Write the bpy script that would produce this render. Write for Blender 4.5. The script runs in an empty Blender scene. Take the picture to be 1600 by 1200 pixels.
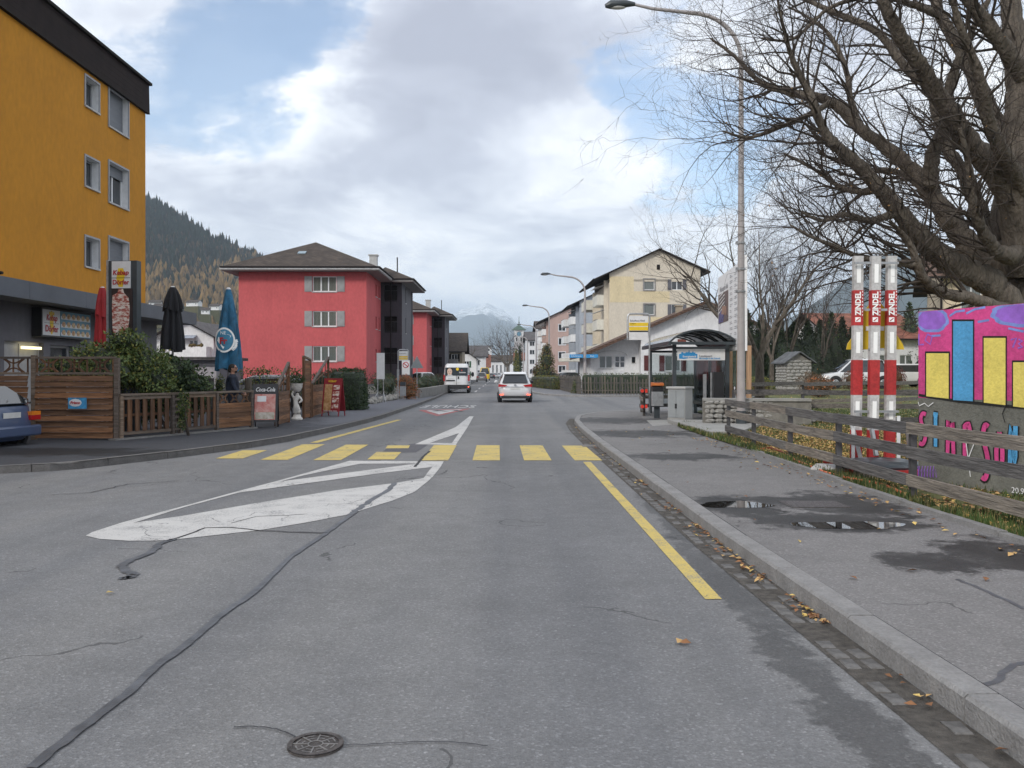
import bpy, math, random
from mathutils import Vector, Matrix, Quaternion
from mathutils.geometry import tessellate_polygon
from mathutils import noise as mnoise
R = math.radians
random.seed(7)
rnd = random.random
def ru(a, b): return a + (b - a) * rnd()
SC = bpy.context.scene
COL = SC.collection
# ---------------------------------------------------------------- camera
F, HZ, EYE = 1385.0, 582.0, 1.6          # focal length and horizon in photograph pixels, eye height
cam = bpy.data.cameras.new('camera'); camo = bpy.data.objects.new('camera', cam); COL.objects.link(camo)
camo.location = (0, 0, EYE); camo.rotation_euler = (R(90), 0, 0)
cam.sensor_width = 36; cam.lens = 36 * F / 1600; cam.shift_y = -18 / 1600
cam.clip_start = 0.1; cam.clip_end = 40000
SC.camera = camo
SC.view_settings.view_transform = 'Standard'; SC.view_settings.look = 'None'
SC.view_settings.exposure = 0.36; SC.view_settings.gamma = 1
SC.cycles.use_denoising = True
SC.cycles.max_bounces = 7; SC.cycles.diffuse_bounces = 3; SC.cycles.glossy_bounces = 3
SC.cycles.transparent_max_bounces = 8; SC.cycles.volume_bounces = 2
SC.cycles.sample_clamp_indirect = 6
# ---------------------------------------------------------------- sky
world = bpy.data.worlds.new('World'); SC.world = world; world.use_nodes = True
nt = world.node_tree; nt.nodes.clear()
def N(nt, typ, **kw):
    n = nt.nodes.new(typ)
    for k, v in kw.items(): setattr(n, k, v)
    return n
def L(nt, a, b): nt.links.new(a, b)
def mth(nt, op, a, b=None, c=None, clamp=False):
    n = nt.nodes.new('ShaderNodeMath'); n.operation = op; n.use_clamp = clamp
    for i, v in enumerate((a, b, c)):
        if v is None: continue
        if isinstance(v, (int, float)): n.inputs[i].default_value = v
        else: nt.links.new(v, n.inputs[i])
    return n.outputs[0]
def mixc(nt, f, a, b, blend='MIX'):
    n = nt.nodes.new('ShaderNodeMix'); n.data_type = 'RGBA'; n.blend_type = blend
    for i, v in ((0, f), (6, a), (7, b)):
        if isinstance(v, (int, float)): n.inputs[i].default_value = v
        elif isinstance(v, tuple): n.inputs[i].default_value = (*v[:3], 1)
        else: nt.links.new(v, n.inputs[i])
    return n.outputs[2]
def ramp(nt, f, stops, interp='LINEAR'):
    n = nt.nodes.new('ShaderNodeValToRGB'); cr = n.color_ramp; cr.interpolation = interp
    while len(cr.elements) > 1: cr.elements.remove(cr.elements[0])
    for i, (p, c) in enumerate(stops):
        e = cr.elements[0] if i == 0 else cr.elements.new(p)
        e.position = p; e.color = (*c, 1) if isinstance(c, tuple) else (c, c, c, 1)
    nt.links.new(f, n.inputs[0]); return n.outputs[0]
def noise(nt, vec, scale, detail=4, rough=.5, dist=0):
    n = nt.nodes.new('ShaderNodeTexNoise'); n.inputs['Scale'].default_value = scale
    n.inputs['Detail'].default_value = detail; n.inputs['Roughness'].default_value = rough
    n.inputs['Distortion'].default_value = dist
    if vec is not None: nt.links.new(vec, n.inputs['Vector'])
    return n.outputs['Fac']
SUN_EL, SUN_AZ = 30, 215            # azimuth clockwise from +Y: light comes from behind, left of the camera
sky = N(nt, 'ShaderNodeTexSky'); sky.sky_type = 'NISHITA'; sky.sun_disc = False
sky.sun_elevation = R(SUN_EL); sky.sun_rotation = R(SUN_AZ); sky.altitude = 500
gen = N(nt, 'ShaderNodeTexCoord').outputs['Generated']
sep = N(nt, 'ShaderNodeSeparateXYZ'); L(nt, gen, sep.inputs[0])
az = mth(nt, 'ARCTAN2', sep.outputs[0], sep.outputs[1])
el = mth(nt, 'ARCSINE', sep.outputs[2])
zz = mth(nt, 'ADD', mth(nt, 'MAXIMUM', sep.outputs[2], 0.0), 0.22)
cmb = N(nt, 'ShaderNodeCombineXYZ')
L(nt, mth(nt, 'DIVIDE', sep.outputs[0], zz), cmb.inputs[0]); L(nt, mth(nt, 'DIVIDE', sep.outputs[1], zz), cmb.inputs[1])
P = cmb.outputs[0]
wp2 = N(nt, 'ShaderNodeTexNoise'); wp2.inputs['Scale'].default_value = 5; wp2.inputs['Detail'].default_value = 6; wp2.inputs['Roughness'].default_value = .6; L(nt, gen, wp2.inputs['Vector'])
wsep = N(nt, 'ShaderNodeSeparateColor'); L(nt, wp2.outputs['Color'], wsep.inputs[0])
az = mth(nt, 'ADD', az, mth(nt, 'MULTIPLY', mth(nt, 'SUBTRACT', wsep.outputs[0], .5), .30))
elw = mth(nt, 'ADD', el, mth(nt, 'MULTIPLY', mth(nt, 'SUBTRACT', wsep.outputs[1], .5), .22))
def blob(px, py, rx, ry):           # a soft cloud mass at a compass direction and elevation
    a0 = math.atan((px - 800) / F); e0 = math.atan((HZ - py) / F * math.cos(a0))
    a = mth(nt, 'DIVIDE', mth(nt, 'SUBTRACT', az, a0), rx / F)
    e = mth(nt, 'DIVIDE', mth(nt, 'SUBTRACT', elw, e0), ry / F)
    r2 = mth(nt, 'ADD', mth(nt, 'MULTIPLY', a, a), mth(nt, 'MULTIPLY', e, e))
    return mth(nt, 'POWER', 2.718, mth(nt, 'MULTIPLY', r2, -1.0))
def total(vals):
    s = None
    for b, w in vals:
        t = mth(nt, 'MULTIPLY', b, w); s = t if s is None else mth(nt, 'ADD', s, t)
    return s
warp = N(nt, 'ShaderNodeTexNoise'); warp.inputs['Scale'].default_value = 1.6; warp.inputs['Detail'].default_value = 3; L(nt, P, warp.inputs['Vector'])
wv = N(nt, 'ShaderNodeVectorMath', operation='MULTIPLY_ADD'); L(nt, warp.outputs['Color'], wv.inputs[0]); wv.inputs[1].default_value = (.5, .5, .5); L(nt, P, wv.inputs[2])
n_big = mth(nt, 'ADD', mth(nt, 'MULTIPLY', mth(nt, 'SUBTRACT', noise(nt, wv.outputs[0], 2.3, 10, .62), .5), 1.35), .52)
n_shade = noise(nt, wv.outputs[0], 2.6, 9, .58)
# holes of blue
hole = total([(blob(330, 105, 170, 100), .32), (blob(930, 150, 110, 60), .22), (blob(1180, 230, 150, 110), .24), (blob(450, 60, 90, 60), .12), (blob(1060, 120, 70, 90), .12),
              (blob(420, 60, 90, 50), .1), (blob(700, 110, 200, 150), -.25), (blob(620, 400, 520, 130), -.2), (blob(80, 30, 130, 90), -.1), (blob(1050,400,300,120),-.15)])
cov = mth(nt, 'ADD', mth(nt, 'SUBTRACT', n_big, hole), ramp(nt, el, [(0.0, .35), (.16, 0.0)]))
cloud = ramp(nt, cov, [(.22, .12), (.33, .36), (.44, 1.0)])
# shading of the cloud, grey bellies
dark = total([(blob(720, 90, 190, 130), .36), (blob(640, 190, 130, 90), .14), (blob(560, 290, 260, 50), .12), (blob(330, 390, 260, 40), .10), (blob(150, 30, 160, 60), .12), (blob(950, 60, 130, 70), .16),
              (blob(1120, 180, 120, 50), .1), (blob(900, 380, 160, 30), .1), (blob(500, 130, 60, 90), -.15), (blob(460, 240, 200, 50), -.18), (blob(980, 270, 200, 70), -.10), (blob(900, 300, 150, 40), .08), (blob(760, 440, 300, 30), -.10)])
sh = mth(nt, 'ADD', n_shade, dark)
ccol = ramp(nt, sh, [(.30, (1.0, 1.0, 1.0)), (.43, (.87, .89, .93)), (.55, (.68, .71, .78)), (.68, (.50, .525, .61)), (.92, (.38, .40, .48))])
horiz = ramp(nt, el, [(0.0, (.80, .84, .91)), (.12, (1, 1, 1))])
bg1 = N(nt, 'ShaderNodeBackground'); L(nt, sky.outputs[0], bg1.inputs[0]); bg1.inputs[1].default_value = .15
bg2 = N(nt, 'ShaderNodeBackground'); L(nt, mixc(nt, 1.0, ccol, horiz, 'MULTIPLY'), bg2.inputs[0]); bg2.inputs[1].default_value = 1.08
mx = N(nt, 'ShaderNodeMixShader'); L(nt, cloud, mx.inputs[0]); L(nt, bg1.outputs[0], mx.inputs[1]); L(nt, bg2.outputs[0], mx.inputs[2])
out = N(nt, 'ShaderNodeOutputWorld'); L(nt, mx.outputs[0], out.inputs[0])
# ---------------------------------------------------------------- sun
sl = bpy.data.lights.new('sun', 'SUN'); sl.energy = 1.5; sl.angle = R(11); sl.color = (1, .95, .88)
so = bpy.data.objects.new('sun', sl); COL.objects.link(so)
sd = Vector((math.sin(R(SUN_AZ)) * math.cos(R(SUN_EL)), math.cos(R(SUN_AZ)) * math.cos(R(SUN_EL)), math.sin(R(SUN_EL))))
so.rotation_euler = sd.to_track_quat('Z', 'Y').to_euler(); so.location = (0, 0, 60)

# ================================================================ helpers
def X(px, d): return (px - 800) * d / F
def Z(py, d): return EYE - (py - HZ) * d / F
def D(px, py, d): return Vector((X(px, d), d, Z(py, d)))
def G(px, py, z=0.0):
    d = (EYE - z) * F / (py - HZ); return Vector((X(px, d), d, z))
def tag(o, label=None, cat=None, group=None, kind=None):
    if label: o['label'] = label
    if cat: o['category'] = cat
    if group: o['group'] = group
    if kind: o['kind'] = kind
    return o
def thing(name, label, cat, loc=(0, 0, 0), rz=0, group=None):
    o = bpy.data.objects.new(name, None); COL.objects.link(o); o.location = loc; o.rotation_euler = (0, 0, rz)
    o.empty_display_size = .2
    return tag(o, label, cat, group)
def relabel(o, label): o['label'] = label; return o
CH = {}
def link(name, me, parent=None, loc=None, rz=None):
    o = bpy.data.objects.new(name, me); COL.objects.link(o)
    if parent is not None: o.parent = parent; CH.setdefault(parent.name, []).append(o)
    if loc is not None: o.location = loc
    if rz is not None: o.rotation_euler = (0, 0, rz)
    return o
def copy_tree(o, loc=None, rz=None, label=None, parent=None, scale=None):
    c = o.copy(); COL.objects.link(c)
    if parent is not None: c.parent = parent; CH.setdefault(parent.name, []).append(c)
    for ch in CH.get(o.name, []): copy_tree(ch, parent=c)
    if loc is not None: c.location = loc
    if rz is not None: c.rotation_euler = (0, 0, rz)
    if scale is not None: c.scale = (scale,) * 3
    if label: c['label'] = label
    return c
class MB:
    def __init__(s): s.v = []; s.f = []; s.m = []
    def add(s, vs, fs, m=0):
        b = len(s.v); s.v += [tuple(v) for v in vs]; s.f += [tuple(i + b for i in f) for f in fs]; s.m += [m] * len(fs); return s
    def box(s, x0, y0, z0, x1, y1, z1, m=0):
        return s.add([(x0,y0,z0),(x1,y0,z0),(x1,y1,z0),(x0,y1,z0),(x0,y0,z1),(x1,y0,z1),(x1,y1,z1),(x0,y1,z1)],
                     [(0,3,2,1),(4,5,6,7),(0,1,5,4),(1,2,6,5),(2,3,7,6),(3,0,4,7)], m)
    def beam(s, a, b, w, h, m=0, up=Vector((0, 0, 1))):      # rectangular bar from a to b
        a = Vector(a); b = Vector(b); d = (b - a).normalized()
        u = d.cross(up)
        if u.length < .01: u = d.cross(Vector((0, 1, 0)))
        u.normalize(); v = u.cross(d).normalized(); u = u * w / 2; v = v * h / 2
        vs = [a-u-v, a+u-v, a+u+v, a-u+v, b-u-v, b+u-v, b+u+v, b-u+v]
        return s.add(vs, [(0,1,2,3),(7,6,5,4),(0,4,5,1),(1,5,6,2),(2,6,7,3),(3,7,4,0)], m)
    def tube(s, pts, rad, n=6, m=0, cap=True):
        pts = [Vector(p) for p in pts]; k = len(pts)
        if not hasattr(rad, '__len__'): rad = [rad] * k
        b = len(s.v); u = None
        for i, p in enumerate(pts):
            t = (pts[min(i+1, k-1)] - pts[max(i-1, 0)])
            t = t.normalized() if t.length > 1e-9 else Vector((0,0,1))
            if u is None:
                u = t.cross(Vector((0, 1, 0)) if abs(t.y) < .9 else Vector((1, 0, 0))).normalized()
            else:
                u = u - t * u.dot(t); u = u.normalized() if u.length > 1e-6 else t.orthogonal().normalized()
            w = t.cross(u)
            for j in range(n):
                a = 2 * math.pi * j / n; q = p + (u * math.cos(a) + w * math.sin(a)) * rad[i]; s.v.append((q.x, q.y, q.z))
        for i in range(k - 1):
            for j in range(n):
                s.f.append((b+i*n+j, b+i*n+(j+1)%n, b+(i+1)*n+(j+1)%n, b+(i+1)*n+j)); s.m.append(m)
        if cap:
            s.f.append(tuple(b+j for j in range(n))[::-1]); s.m.append(m)
            s.f.append(tuple(b+(k-1)*n+j for j in range(n))); s.m.append(m)
        return s
    def cyl(s, c, r, h, n=16, m=0, axis='z', r2=None):
        c = Vector(c); d = {'x': Vector((h,0,0)), 'y': Vector((0,h,0)), 'z': Vector((0,0,h))}[axis]
        return s.tube([c, c + d], [r, r if r2 is None else r2], n, m)
    def lathe(s, prof, n=16, c=(0,0,0), m=0):
        return s.tube([(c[0], c[1], c[2] + z) for r, z in prof], [max(r, .0005) for r, z in prof], n, m)
    def poly(s, pts, m=0): return s.add(pts, [tuple(range(len(pts)))], m)
    def prism(s, pts, off, m=0):                              # polygon extruded along a vector
        off = Vector(off); n = len(pts); a = [Vector(p) for p in pts]
        return s.add(a + [p + off for p in a], [tuple(range(n))[::-1], tuple(range(n, 2*n))] + [(i, (i+1) % n, (i+1) % n + n, i + n) for i in range(n)], m)
    def prismc(s, pts, off, m=0):                             # the same for concave outlines in an upright plane
        off = Vector(off); n = len(pts); a = [Vector(p) for p in pts]
        tr = tessellate_polygon([[Vector((p.x, p.z, 0)) for p in a]])
        fs = [t for t in tr] + [tuple(i + n for i in t)[::-1] for t in tr]
        return s.add(a + [p + off for p in a], fs + [(i, (i+1) % n, (i+1) % n + n, i + n) for i in range(n)], m)
    def ball(s, c, r, nu=10, nv=7, m=0, jit=0):
        r = r if hasattr(r, '__len__') else (r, r, r); b = len(s.v)
        for i in range(nv + 1):
            t = math.pi * i / nv
            for j in range(nu):
                a = 2 * math.pi * j / nu; k = 1 + (ru(-jit, jit) if jit else 0)
                s.v.append((c[0] + r[0]*k*math.sin(t)*math.cos(a), c[1] + r[1]*k*math.sin(t)*math.sin(a), c[2] + r[2]*k*math.cos(t)))
        for i in range(nv):
            for j in range(nu):
                s.f.append((b+i*nu+j, b+(i+1)*nu+j, b+(i+1)*nu+(j+1)%nu, b+i*nu+(j+1)%nu)); s.m.append(m)
        return s
    def mesh(s, name, mats, smooth=False, tf=None):
        me = bpy.data.meshes.new(name); v = s.v
        if tf is not None: v = [tuple(tf @ Vector(p)) for p in v]
        me.from_pydata(v, [], s.f)
        for m in (mats if isinstance(mats, (list, tuple)) else [mats]): me.materials.append(m)
        if any(s.m): me.polygons.foreach_set('material_index', s.m)
        if smooth:
            me.polygons.foreach_set('use_smooth', [True] * len(me.polygons))
            try: me.set_sharp_from_angle(angle=R(40))
            except Exception: pass
        me.update(); return me
    def build(s, name, mats, parent=None, smooth=False, world=False, bevel=0, loc=None, rz=None):
        tf = None
        if world and parent is not None:
            tf = (Matrix.Translation(parent.location) @ Matrix.Rotation(parent.rotation_euler.z, 4, 'Z')).inverted()
        o = link(name, s.mesh(name, mats, smooth, tf), parent, loc, rz)
        if bevel:
            b = o.modifiers.new('bevel', 'BEVEL'); b.width = bevel; b.segments = 2; b.limit_method = 'ANGLE'
        return o
def struct(o): o['kind'] = 'structure'; return o
def sheet(name, pts, z, mat, parent=None, holes=()):
    loops = [[Vector((p[0], p[1], 0)) for p in pts]] + [[Vector((p[0], p[1], 0)) for p in h] for h in holes]
    tris = tessellate_polygon(loops); vs = [p for l in loops for p in l]
    mb = MB(); fs = []
    for t in tris:
        a, b, c = (vs[i] for i in t)
        fs.append(t if (b - a).cross(c - a).z > 0 else t[::-1])
    mb.add([(p.x, p.y, z) for p in vs], fs); return mb.build(name, mat, parent)
def stripw(pts, w):                       # polygon outline of a polyline strip; w number or list
    pts = [Vector((p[0], p[1])) for p in pts]; n = len(pts); ws = w if hasattr(w, '__len__') else [w] * n; a = []; b = []
    for i, p in enumerate(pts):
        t = (pts[min(i+1, n-1)] - pts[max(i-1, 0)]).normalized(); q = Vector((-t.y, t.x)) * ws[i] / 2
        a.append(p + q); b.append(p - q)
    return a, b
def strip(name, pts, w, z, mat, parent=None):
    a, b = stripw(pts, w); mb = MB(); n = len(a)
    mb.add([(p.x, p.y, z) for p in a] + [(p.x, p.y, z) for p in b], [(i, i + n, i + n + 1, i + 1) for i in range(n - 1)])
    return mb.build(name, mat, parent)
def text_mesh(s, size, mat, extrude=.002, shear=0, bold=0, align='CENTER', width=None):
    cu = bpy.data.curves.new('t', 'FONT'); cu.body = s; cu.size = size; cu.extrude = extrude; cu.shear = shear; cu.offset = bold
    cu.align_x = align; cu.align_y = 'CENTER'; cu.resolution_u = 3
    o = bpy.data.objects.new('t', cu); COL.objects.link(o)
    me = bpy.data.meshes.new_from_object(o.evaluated_get(bpy.context.evaluated_depsgraph_get()))
    bpy.data.objects.remove(o); bpy.data.curves.remove(cu)
    if width:
        xs = [v.co.x for v in me.vertices]; k = width / (max(xs) - min(xs))
        for v in me.vertices: v.co.x *= k
    me.materials.clear(); me.materials.append(mat); me.name = 'lettering'; return me
def letter(s, size, mat, parent, loc, rot, name='lettering', **kw):
    o = link(name, text_mesh(s, size, mat, **kw), parent); o.location = loc; o.rotation_euler = rot; return o
# ---------------------------------------------------------------- materials
MC = {}
def mat(name, col, rough=.7, var=.12, scale=6, bump=0, bscale=None, metal=0, spec=.5, coat=0, col2=None, stretch=None, emit=0, fine=0, world=False, dist=0):
    if name in MC: return MC[name]
    m = bpy.data.materials.new(name); m.use_nodes = True; t = m.node_tree; b = t.nodes['Principled BSDF']
    b.inputs['Roughness'].default_value = rough; b.inputs['Metallic'].default_value = metal; b.inputs['Specular IOR Level'].default_value = spec
    b.inputs['Coat Weight'].default_value = coat
    if world: vec = N(t, 'ShaderNodeNewGeometry').outputs['Position']
    else: vec = N(t, 'ShaderNodeTexCoord').outputs['Object']
    if stretch:
        mp = N(t, 'ShaderNodeMapping'); mp.inputs['Scale'].default_value = stretch; L(t, vec, mp.inputs[0]); vec = mp.outputs[0]
    n = noise(t, vec, scale, 5, .6, dist)
    if fine:
        n = mth(t, 'ADD', mth(t, 'MULTIPLY', n, .6), mth(t, 'MULTIPLY', noise(t, vec, scale * fine, 3), .4))
    c2 = col2 or tuple(min(1, c * (1 + var * 1.5)) for c in col); c1 = col if col2 else tuple(c * (1 - var * 1.5) for c in col)
    c = ramp(t, n, [(.33, c1), (.67, c2)])
    L(t, c, b.inputs['Base Color'])
    if bump:
        bp = N(t, 'ShaderNodeBump'); bp.inputs['Strength'].default_value = min(1, bump); bp.inputs['Distance'].default_value = .02 * max(1, bump)
        L(t, noise(t, vec, bscale or scale * 8, 4), bp.inputs['Height']); L(t, bp.outputs[0], b.inputs['Normal'])
    if emit:
        L(t, c, b.inputs['Emission Color']); b.inputs['Emission Strength'].default_value = emit
    MC[name] = m; return m
def ellipses(t, pos, items, nz=.5, nscale=1.6):
    """mask of irregular patches lying at places on the ground: items (cx, cy, rx, ry, weight)"""
    sp = N(t, 'ShaderNodeSeparateXYZ'); L(t, pos, sp.inputs[0])
    n = mth(t, 'ADD', mth(t, 'MULTIPLY', mth(t, 'SUBTRACT', noise(t, pos, nscale, 8, .72), .5), nz * 3.2), mth(t, 'MULTIPLY', mth(t, 'SUBTRACT', noise(t, pos, nscale * 5, 4, .7), .5), nz * .9))
    s = None
    for cx, cy, rx, ry, w in items:
        a = mth(t, 'DIVIDE', mth(t, 'SUBTRACT', sp.outputs[0], cx), rx); e = mth(t, 'DIVIDE', mth(t, 'SUBTRACT', sp.outputs[1], cy), ry)
        r = mth(t, 'SQRT', mth(t, 'ADD', mth(t, 'MULTIPLY', a, a), mth(t, 'MULTIPLY', e, e)))
        v = mth(t, 'MULTIPLY', mth(t, 'SUBTRACT', 1.0, r), w); s = v if s is None else mth(t, 'MAXIMUM', s, v)
    return mth(t, 'MULTIPLY', mth(t, 'ADD', mth(t, 'ADD', s, n), .05), 3.4, clamp=True)
def asphalt(name, base, wet=(), light=(), rough=.82, speck=.5, blue=0, band=False, wk=.9, wnz=(.5, 1.6)):
    m = bpy.data.materials.new(name); m.use_nodes = True; t = m.node_tree; b = t.nodes['Principled BSDF']
    pos = N(t, 'ShaderNodeNewGeometry').outputs['Position']
    big = noise(t, pos, .35, 4, .6); mid = noise(t, pos, 3.2, 5, .65)
    c = ramp(t, big, [(.3, tuple(x * .78 for x in base)), (.7, tuple(x * 1.20 for x in base))])
    c = mixc(t, .5, c, ramp(t, mid, [(.3, tuple(x * .82 for x in base)), (.7, tuple(x * 1.16 for x in base))]))
    if band:                                    # wheel tracks: bands along the road, worn smooth and a little darker
        mp = N(t, 'ShaderNodeMapping'); mp.inputs['Scale'].default_value = (1.0, .03, 1); mp.inputs['Rotation'].default_value = (0, 0, R(-.9)); L(t, pos, mp.inputs[0])
        bn = noise(t, mp.outputs[0], .9, 3, .5)
        c = mixc(t, 1.0, c, ramp(t, bn, [(.36, (.84, .85, .87)), (.5, (1.0, 1.0, 1.0)), (.64, (1.10, 1.09, 1.07))]), 'MULTIPLY')
    v = N(t, 'ShaderNodeTexVoronoi'); v.inputs['Scale'].default_value = 85; L(t, pos, v.inputs['Vector'])
    sp = N(t, 'ShaderNodeSeparateColor'); L(t, v.outputs['Color'], sp.inputs[0])
    st = ramp(t, sp.outputs[0], [(0.0, .62), (.35, .85), (.8, 1.08), (.93, 1.28), (1.0, 1.8)])
    c = mixc(t, speck, c, mixc(t, 1.0, c, st, 'MULTIPLY'))
    v2 = N(t, 'ShaderNodeTexVoronoi'); v2.inputs['Scale'].default_value = 33; L(t, pos, v2.inputs['Vector'])
    sp2 = N(t, 'ShaderNodeSeparateColor'); L(t, v2.outputs['Color'], sp2.inputs[0])
    st2 = ramp(t, mth(t, 'MULTIPLY', mth(t, 'GREATER_THAN', sp2.outputs[0], .90), mth(t, 'LESS_THAN', v2.outputs['Distance'], .30)), [(0, 1.0), (1, 1.75)])
    c = mixc(t, speck, c, mixc(t, 1.0, c, st2, 'MULTIPLY'))
    # fine random cracks
    wn = N(t, 'ShaderNodeTexNoise'); wn.inputs['Scale'].default_value = .8; wn.inputs['Detail'].default_value = 5; L(t, pos, wn.inputs['Vector'])
    wm = N(t, 'ShaderNodeVectorMath', operation='MULTIPLY_ADD'); L(t, wn.outputs['Color'], wm.inputs[0]); wm.inputs[1].default_value = (1.6, 1.6, 1.6); L(t, pos, wm.inputs[2])
    vc = N(t, 'ShaderNodeTexVoronoi'); vc.feature = 'DISTANCE_TO_EDGE'; vc.inputs['Scale'].default_value = .42; L(t, wm.outputs[0], vc.inputs['Vector'])
    crack = mth(t, 'MULTIPLY', mth(t, 'LESS_THAN', vc.outputs['Distance'], .0045), mth(t, 'GREATER_THAN', noise(t, pos, .5, 2), .56))
    c = mixc(t, mth(t, 'MULTIPLY', crack, .7), c, tuple(x * .35 for x in base))
    r = rough
    if wet:
        w = mth(t, 'MULTIPLY', ellipses(t, pos, wet, *wnz), ramp(t, noise(t, pos, 2.2, 6, .7), [(.3, 1.0), (.55, .86), (.68, .45)])); c = mixc(t, mth(t, 'MULTIPLY', w, wk), c, tuple(x * .12 for x in base))
        r = mth(t, 'SUBTRACT', rough, mth(t, 'MULTIPLY', w, .25))
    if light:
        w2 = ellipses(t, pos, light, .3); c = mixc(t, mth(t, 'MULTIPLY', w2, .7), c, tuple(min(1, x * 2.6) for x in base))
    L(t, c, b.inputs['Base Color'])
    if isinstance(r, float): b.inputs['Roughness'].default_value = r
    else: L(t, r, b.inputs['Roughness'])
    b.inputs['Specular IOR Level'].default_value = .22
    bp = N(t, 'ShaderNodeBump'); bp.inputs['Strength'].default_value = .55; bp.inputs['Distance'].default_value = .006
    L(t, mth(t, 'ADD', v.outputs['Distance'], noise(t, pos, 40, 3)), bp.inputs['Height']); L(t, bp.outputs[0], b.inputs['Normal'])
    return m
ROADWET = [(1.58, 3.9, .17, 3.0, .9), (1.60, 6.8, .17, 2.2, .9), (1.68, 9.4, .11, 2.2, .8), (1.76, 12.5, .07, 3.0, .6)]
M_road = asphalt('asphalt_road', (.192, .193, .196), ROADWET, band=True, wk=.62, wnz=(1.1, 2.6))
WALKWET = [(2.50, 9.8, .52, .85, 1.2), (3.20, 8.75, .95, .62, 1.3), (3.7, 9.9, .72, 1.15, 1.0), (3.1, 10.2, .8, .5, .8), (3.4, 6.95, .55, .42, 1), (4.05, 7.25, .55, .75, 1.2), (2.95, 15.6, 1.2, .7, .75), (3.1, 21.5, 1.6, 1.4, .9), (3.2,27.5,1.6,2.0,.7)]
M_walk = asphalt('asphalt_pavement', (.212, .206, .203), WALKWET, speck=.5, wk=.97, wnz=(.75, 2.4))
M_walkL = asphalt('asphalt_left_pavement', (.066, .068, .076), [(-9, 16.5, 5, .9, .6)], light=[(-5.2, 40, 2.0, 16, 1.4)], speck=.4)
M_walkF = asphalt('asphalt_far_pavement', (.19, .19, .20), speck=.3)
M_patch = asphalt('asphalt_patch', (.115, .115, .125), speck=.4)
M_tar = mat('tar', (.085, .09, .10), .5, .25, 5, .3)
M_crk = mat('crack_dirt', (.04, .04, .043), .9, .3, 8)
def paint(name, col, wear=.5):
    m = bpy.data.materials.new(name); m.use_nodes = True; t = m.node_tree; b = t.nodes['Principled BSDF']
    pos = N(t, 'ShaderNodeNewGeometry').outputs['Position']
    n = mth(t, 'ADD', mth(t, 'MULTIPLY', noise(t, pos, 60, 4, .7), .6), mth(t, 'MULTIPLY', noise(t, pos, 2.5, 5, .65), .4))
    k = ramp(t, n, [(.56 - wear * .12, 0.0), (.66 - wear * .10, .75)])
    c = mixc(t, k, col, (.21, .21, .215))
    vc = N(t, 'ShaderNodeTexVoronoi'); vc.feature = 'DISTANCE_TO_EDGE'; vc.inputs['Scale'].default_value = 2.2
    wm = N(t, 'ShaderNodeVectorMath', operation='MULTIPLY_ADD'); wn = N(t, 'ShaderNodeTexNoise'); wn.inputs['Scale'].default_value = 2; wn.inputs['Detail'].default_value = 5; L(t, pos, wn.inputs['Vector'])
    L(t, wn.outputs['Color'], wm.inputs[0]); wm.inputs[1].default_value = (.5, .5, .5); L(t, pos, wm.inputs[2]); L(t, wm.outputs[0], vc.inputs['Vector'])
    ck = mth(t, 'MULTIPLY', mth(t, 'LESS_THAN', vc.outputs['Distance'], .012), mth(t, 'GREATER_THAN', noise(t, pos, .9, 2), .52))
    c = mixc(t, mth(t, 'MULTIPLY', ck, .75), c, (.10, .10, .105)); L(t, c, b.inputs['Base Color'])
    b.inputs['Roughness'].default_value = .7; b.inputs['Specular IOR Level'].default_value = .3
    bp = N(t, 'ShaderNodeBump'); bp.inputs['Strength'].default_value = .4; bp.inputs['Distance'].default_value = .004; L(t, noise(t, pos, 70, 3), bp.inputs['Height']); L(t, bp.outputs[0], b.inputs['Normal'])
    return m
M_white = paint('road_paint_white', (.56, .55, .53)); M_yellow = paint('road_paint_yellow', (.60, .46, .13)); M_redp = paint('road_paint_red', (.42, .07, .06), .9)
M_kerb = mat('granite_kerb', (.25, .245, .24), .8, .16, 5, .6, 60, fine=9)
M_kerbd = mat('granite_kerb_dark', (.13, .125, .12), .85, .2, 5, .6, 50, fine=9)
M_sett = mat('granite_sett', (.125, .12, .115), .75, .3, 9, .5, 60)
M_dirt = mat('gutter_dirt', (.085, .076, .066), .9, .3, 14, .8)
M_iron = mat('cast_iron', (.085, .075, .07), .55, .3, 30, .4, metal=.4)
M_ground = mat('valley_ground', (.075, .085, .045), .95, .3, .05, world=True)
M_lawn = mat('lawn', (.075, .105, .03), .95, .25, .9, .8, 30, col2=(.17, .165, .06), world=True, fine=20)
M_water = bpy.data.materials.new('puddle_water'); M_water.use_nodes = True
_b = M_water.node_tree.nodes['Principled BSDF']; _b.inputs['Base Color'].default_value = (.02, .018, .016, 1); _b.inputs['Roughness'].default_value = .02; _b.inputs['IOR'].default_value = 1.4; _b.inputs['Specular IOR Level'].default_value = 1.0
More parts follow.
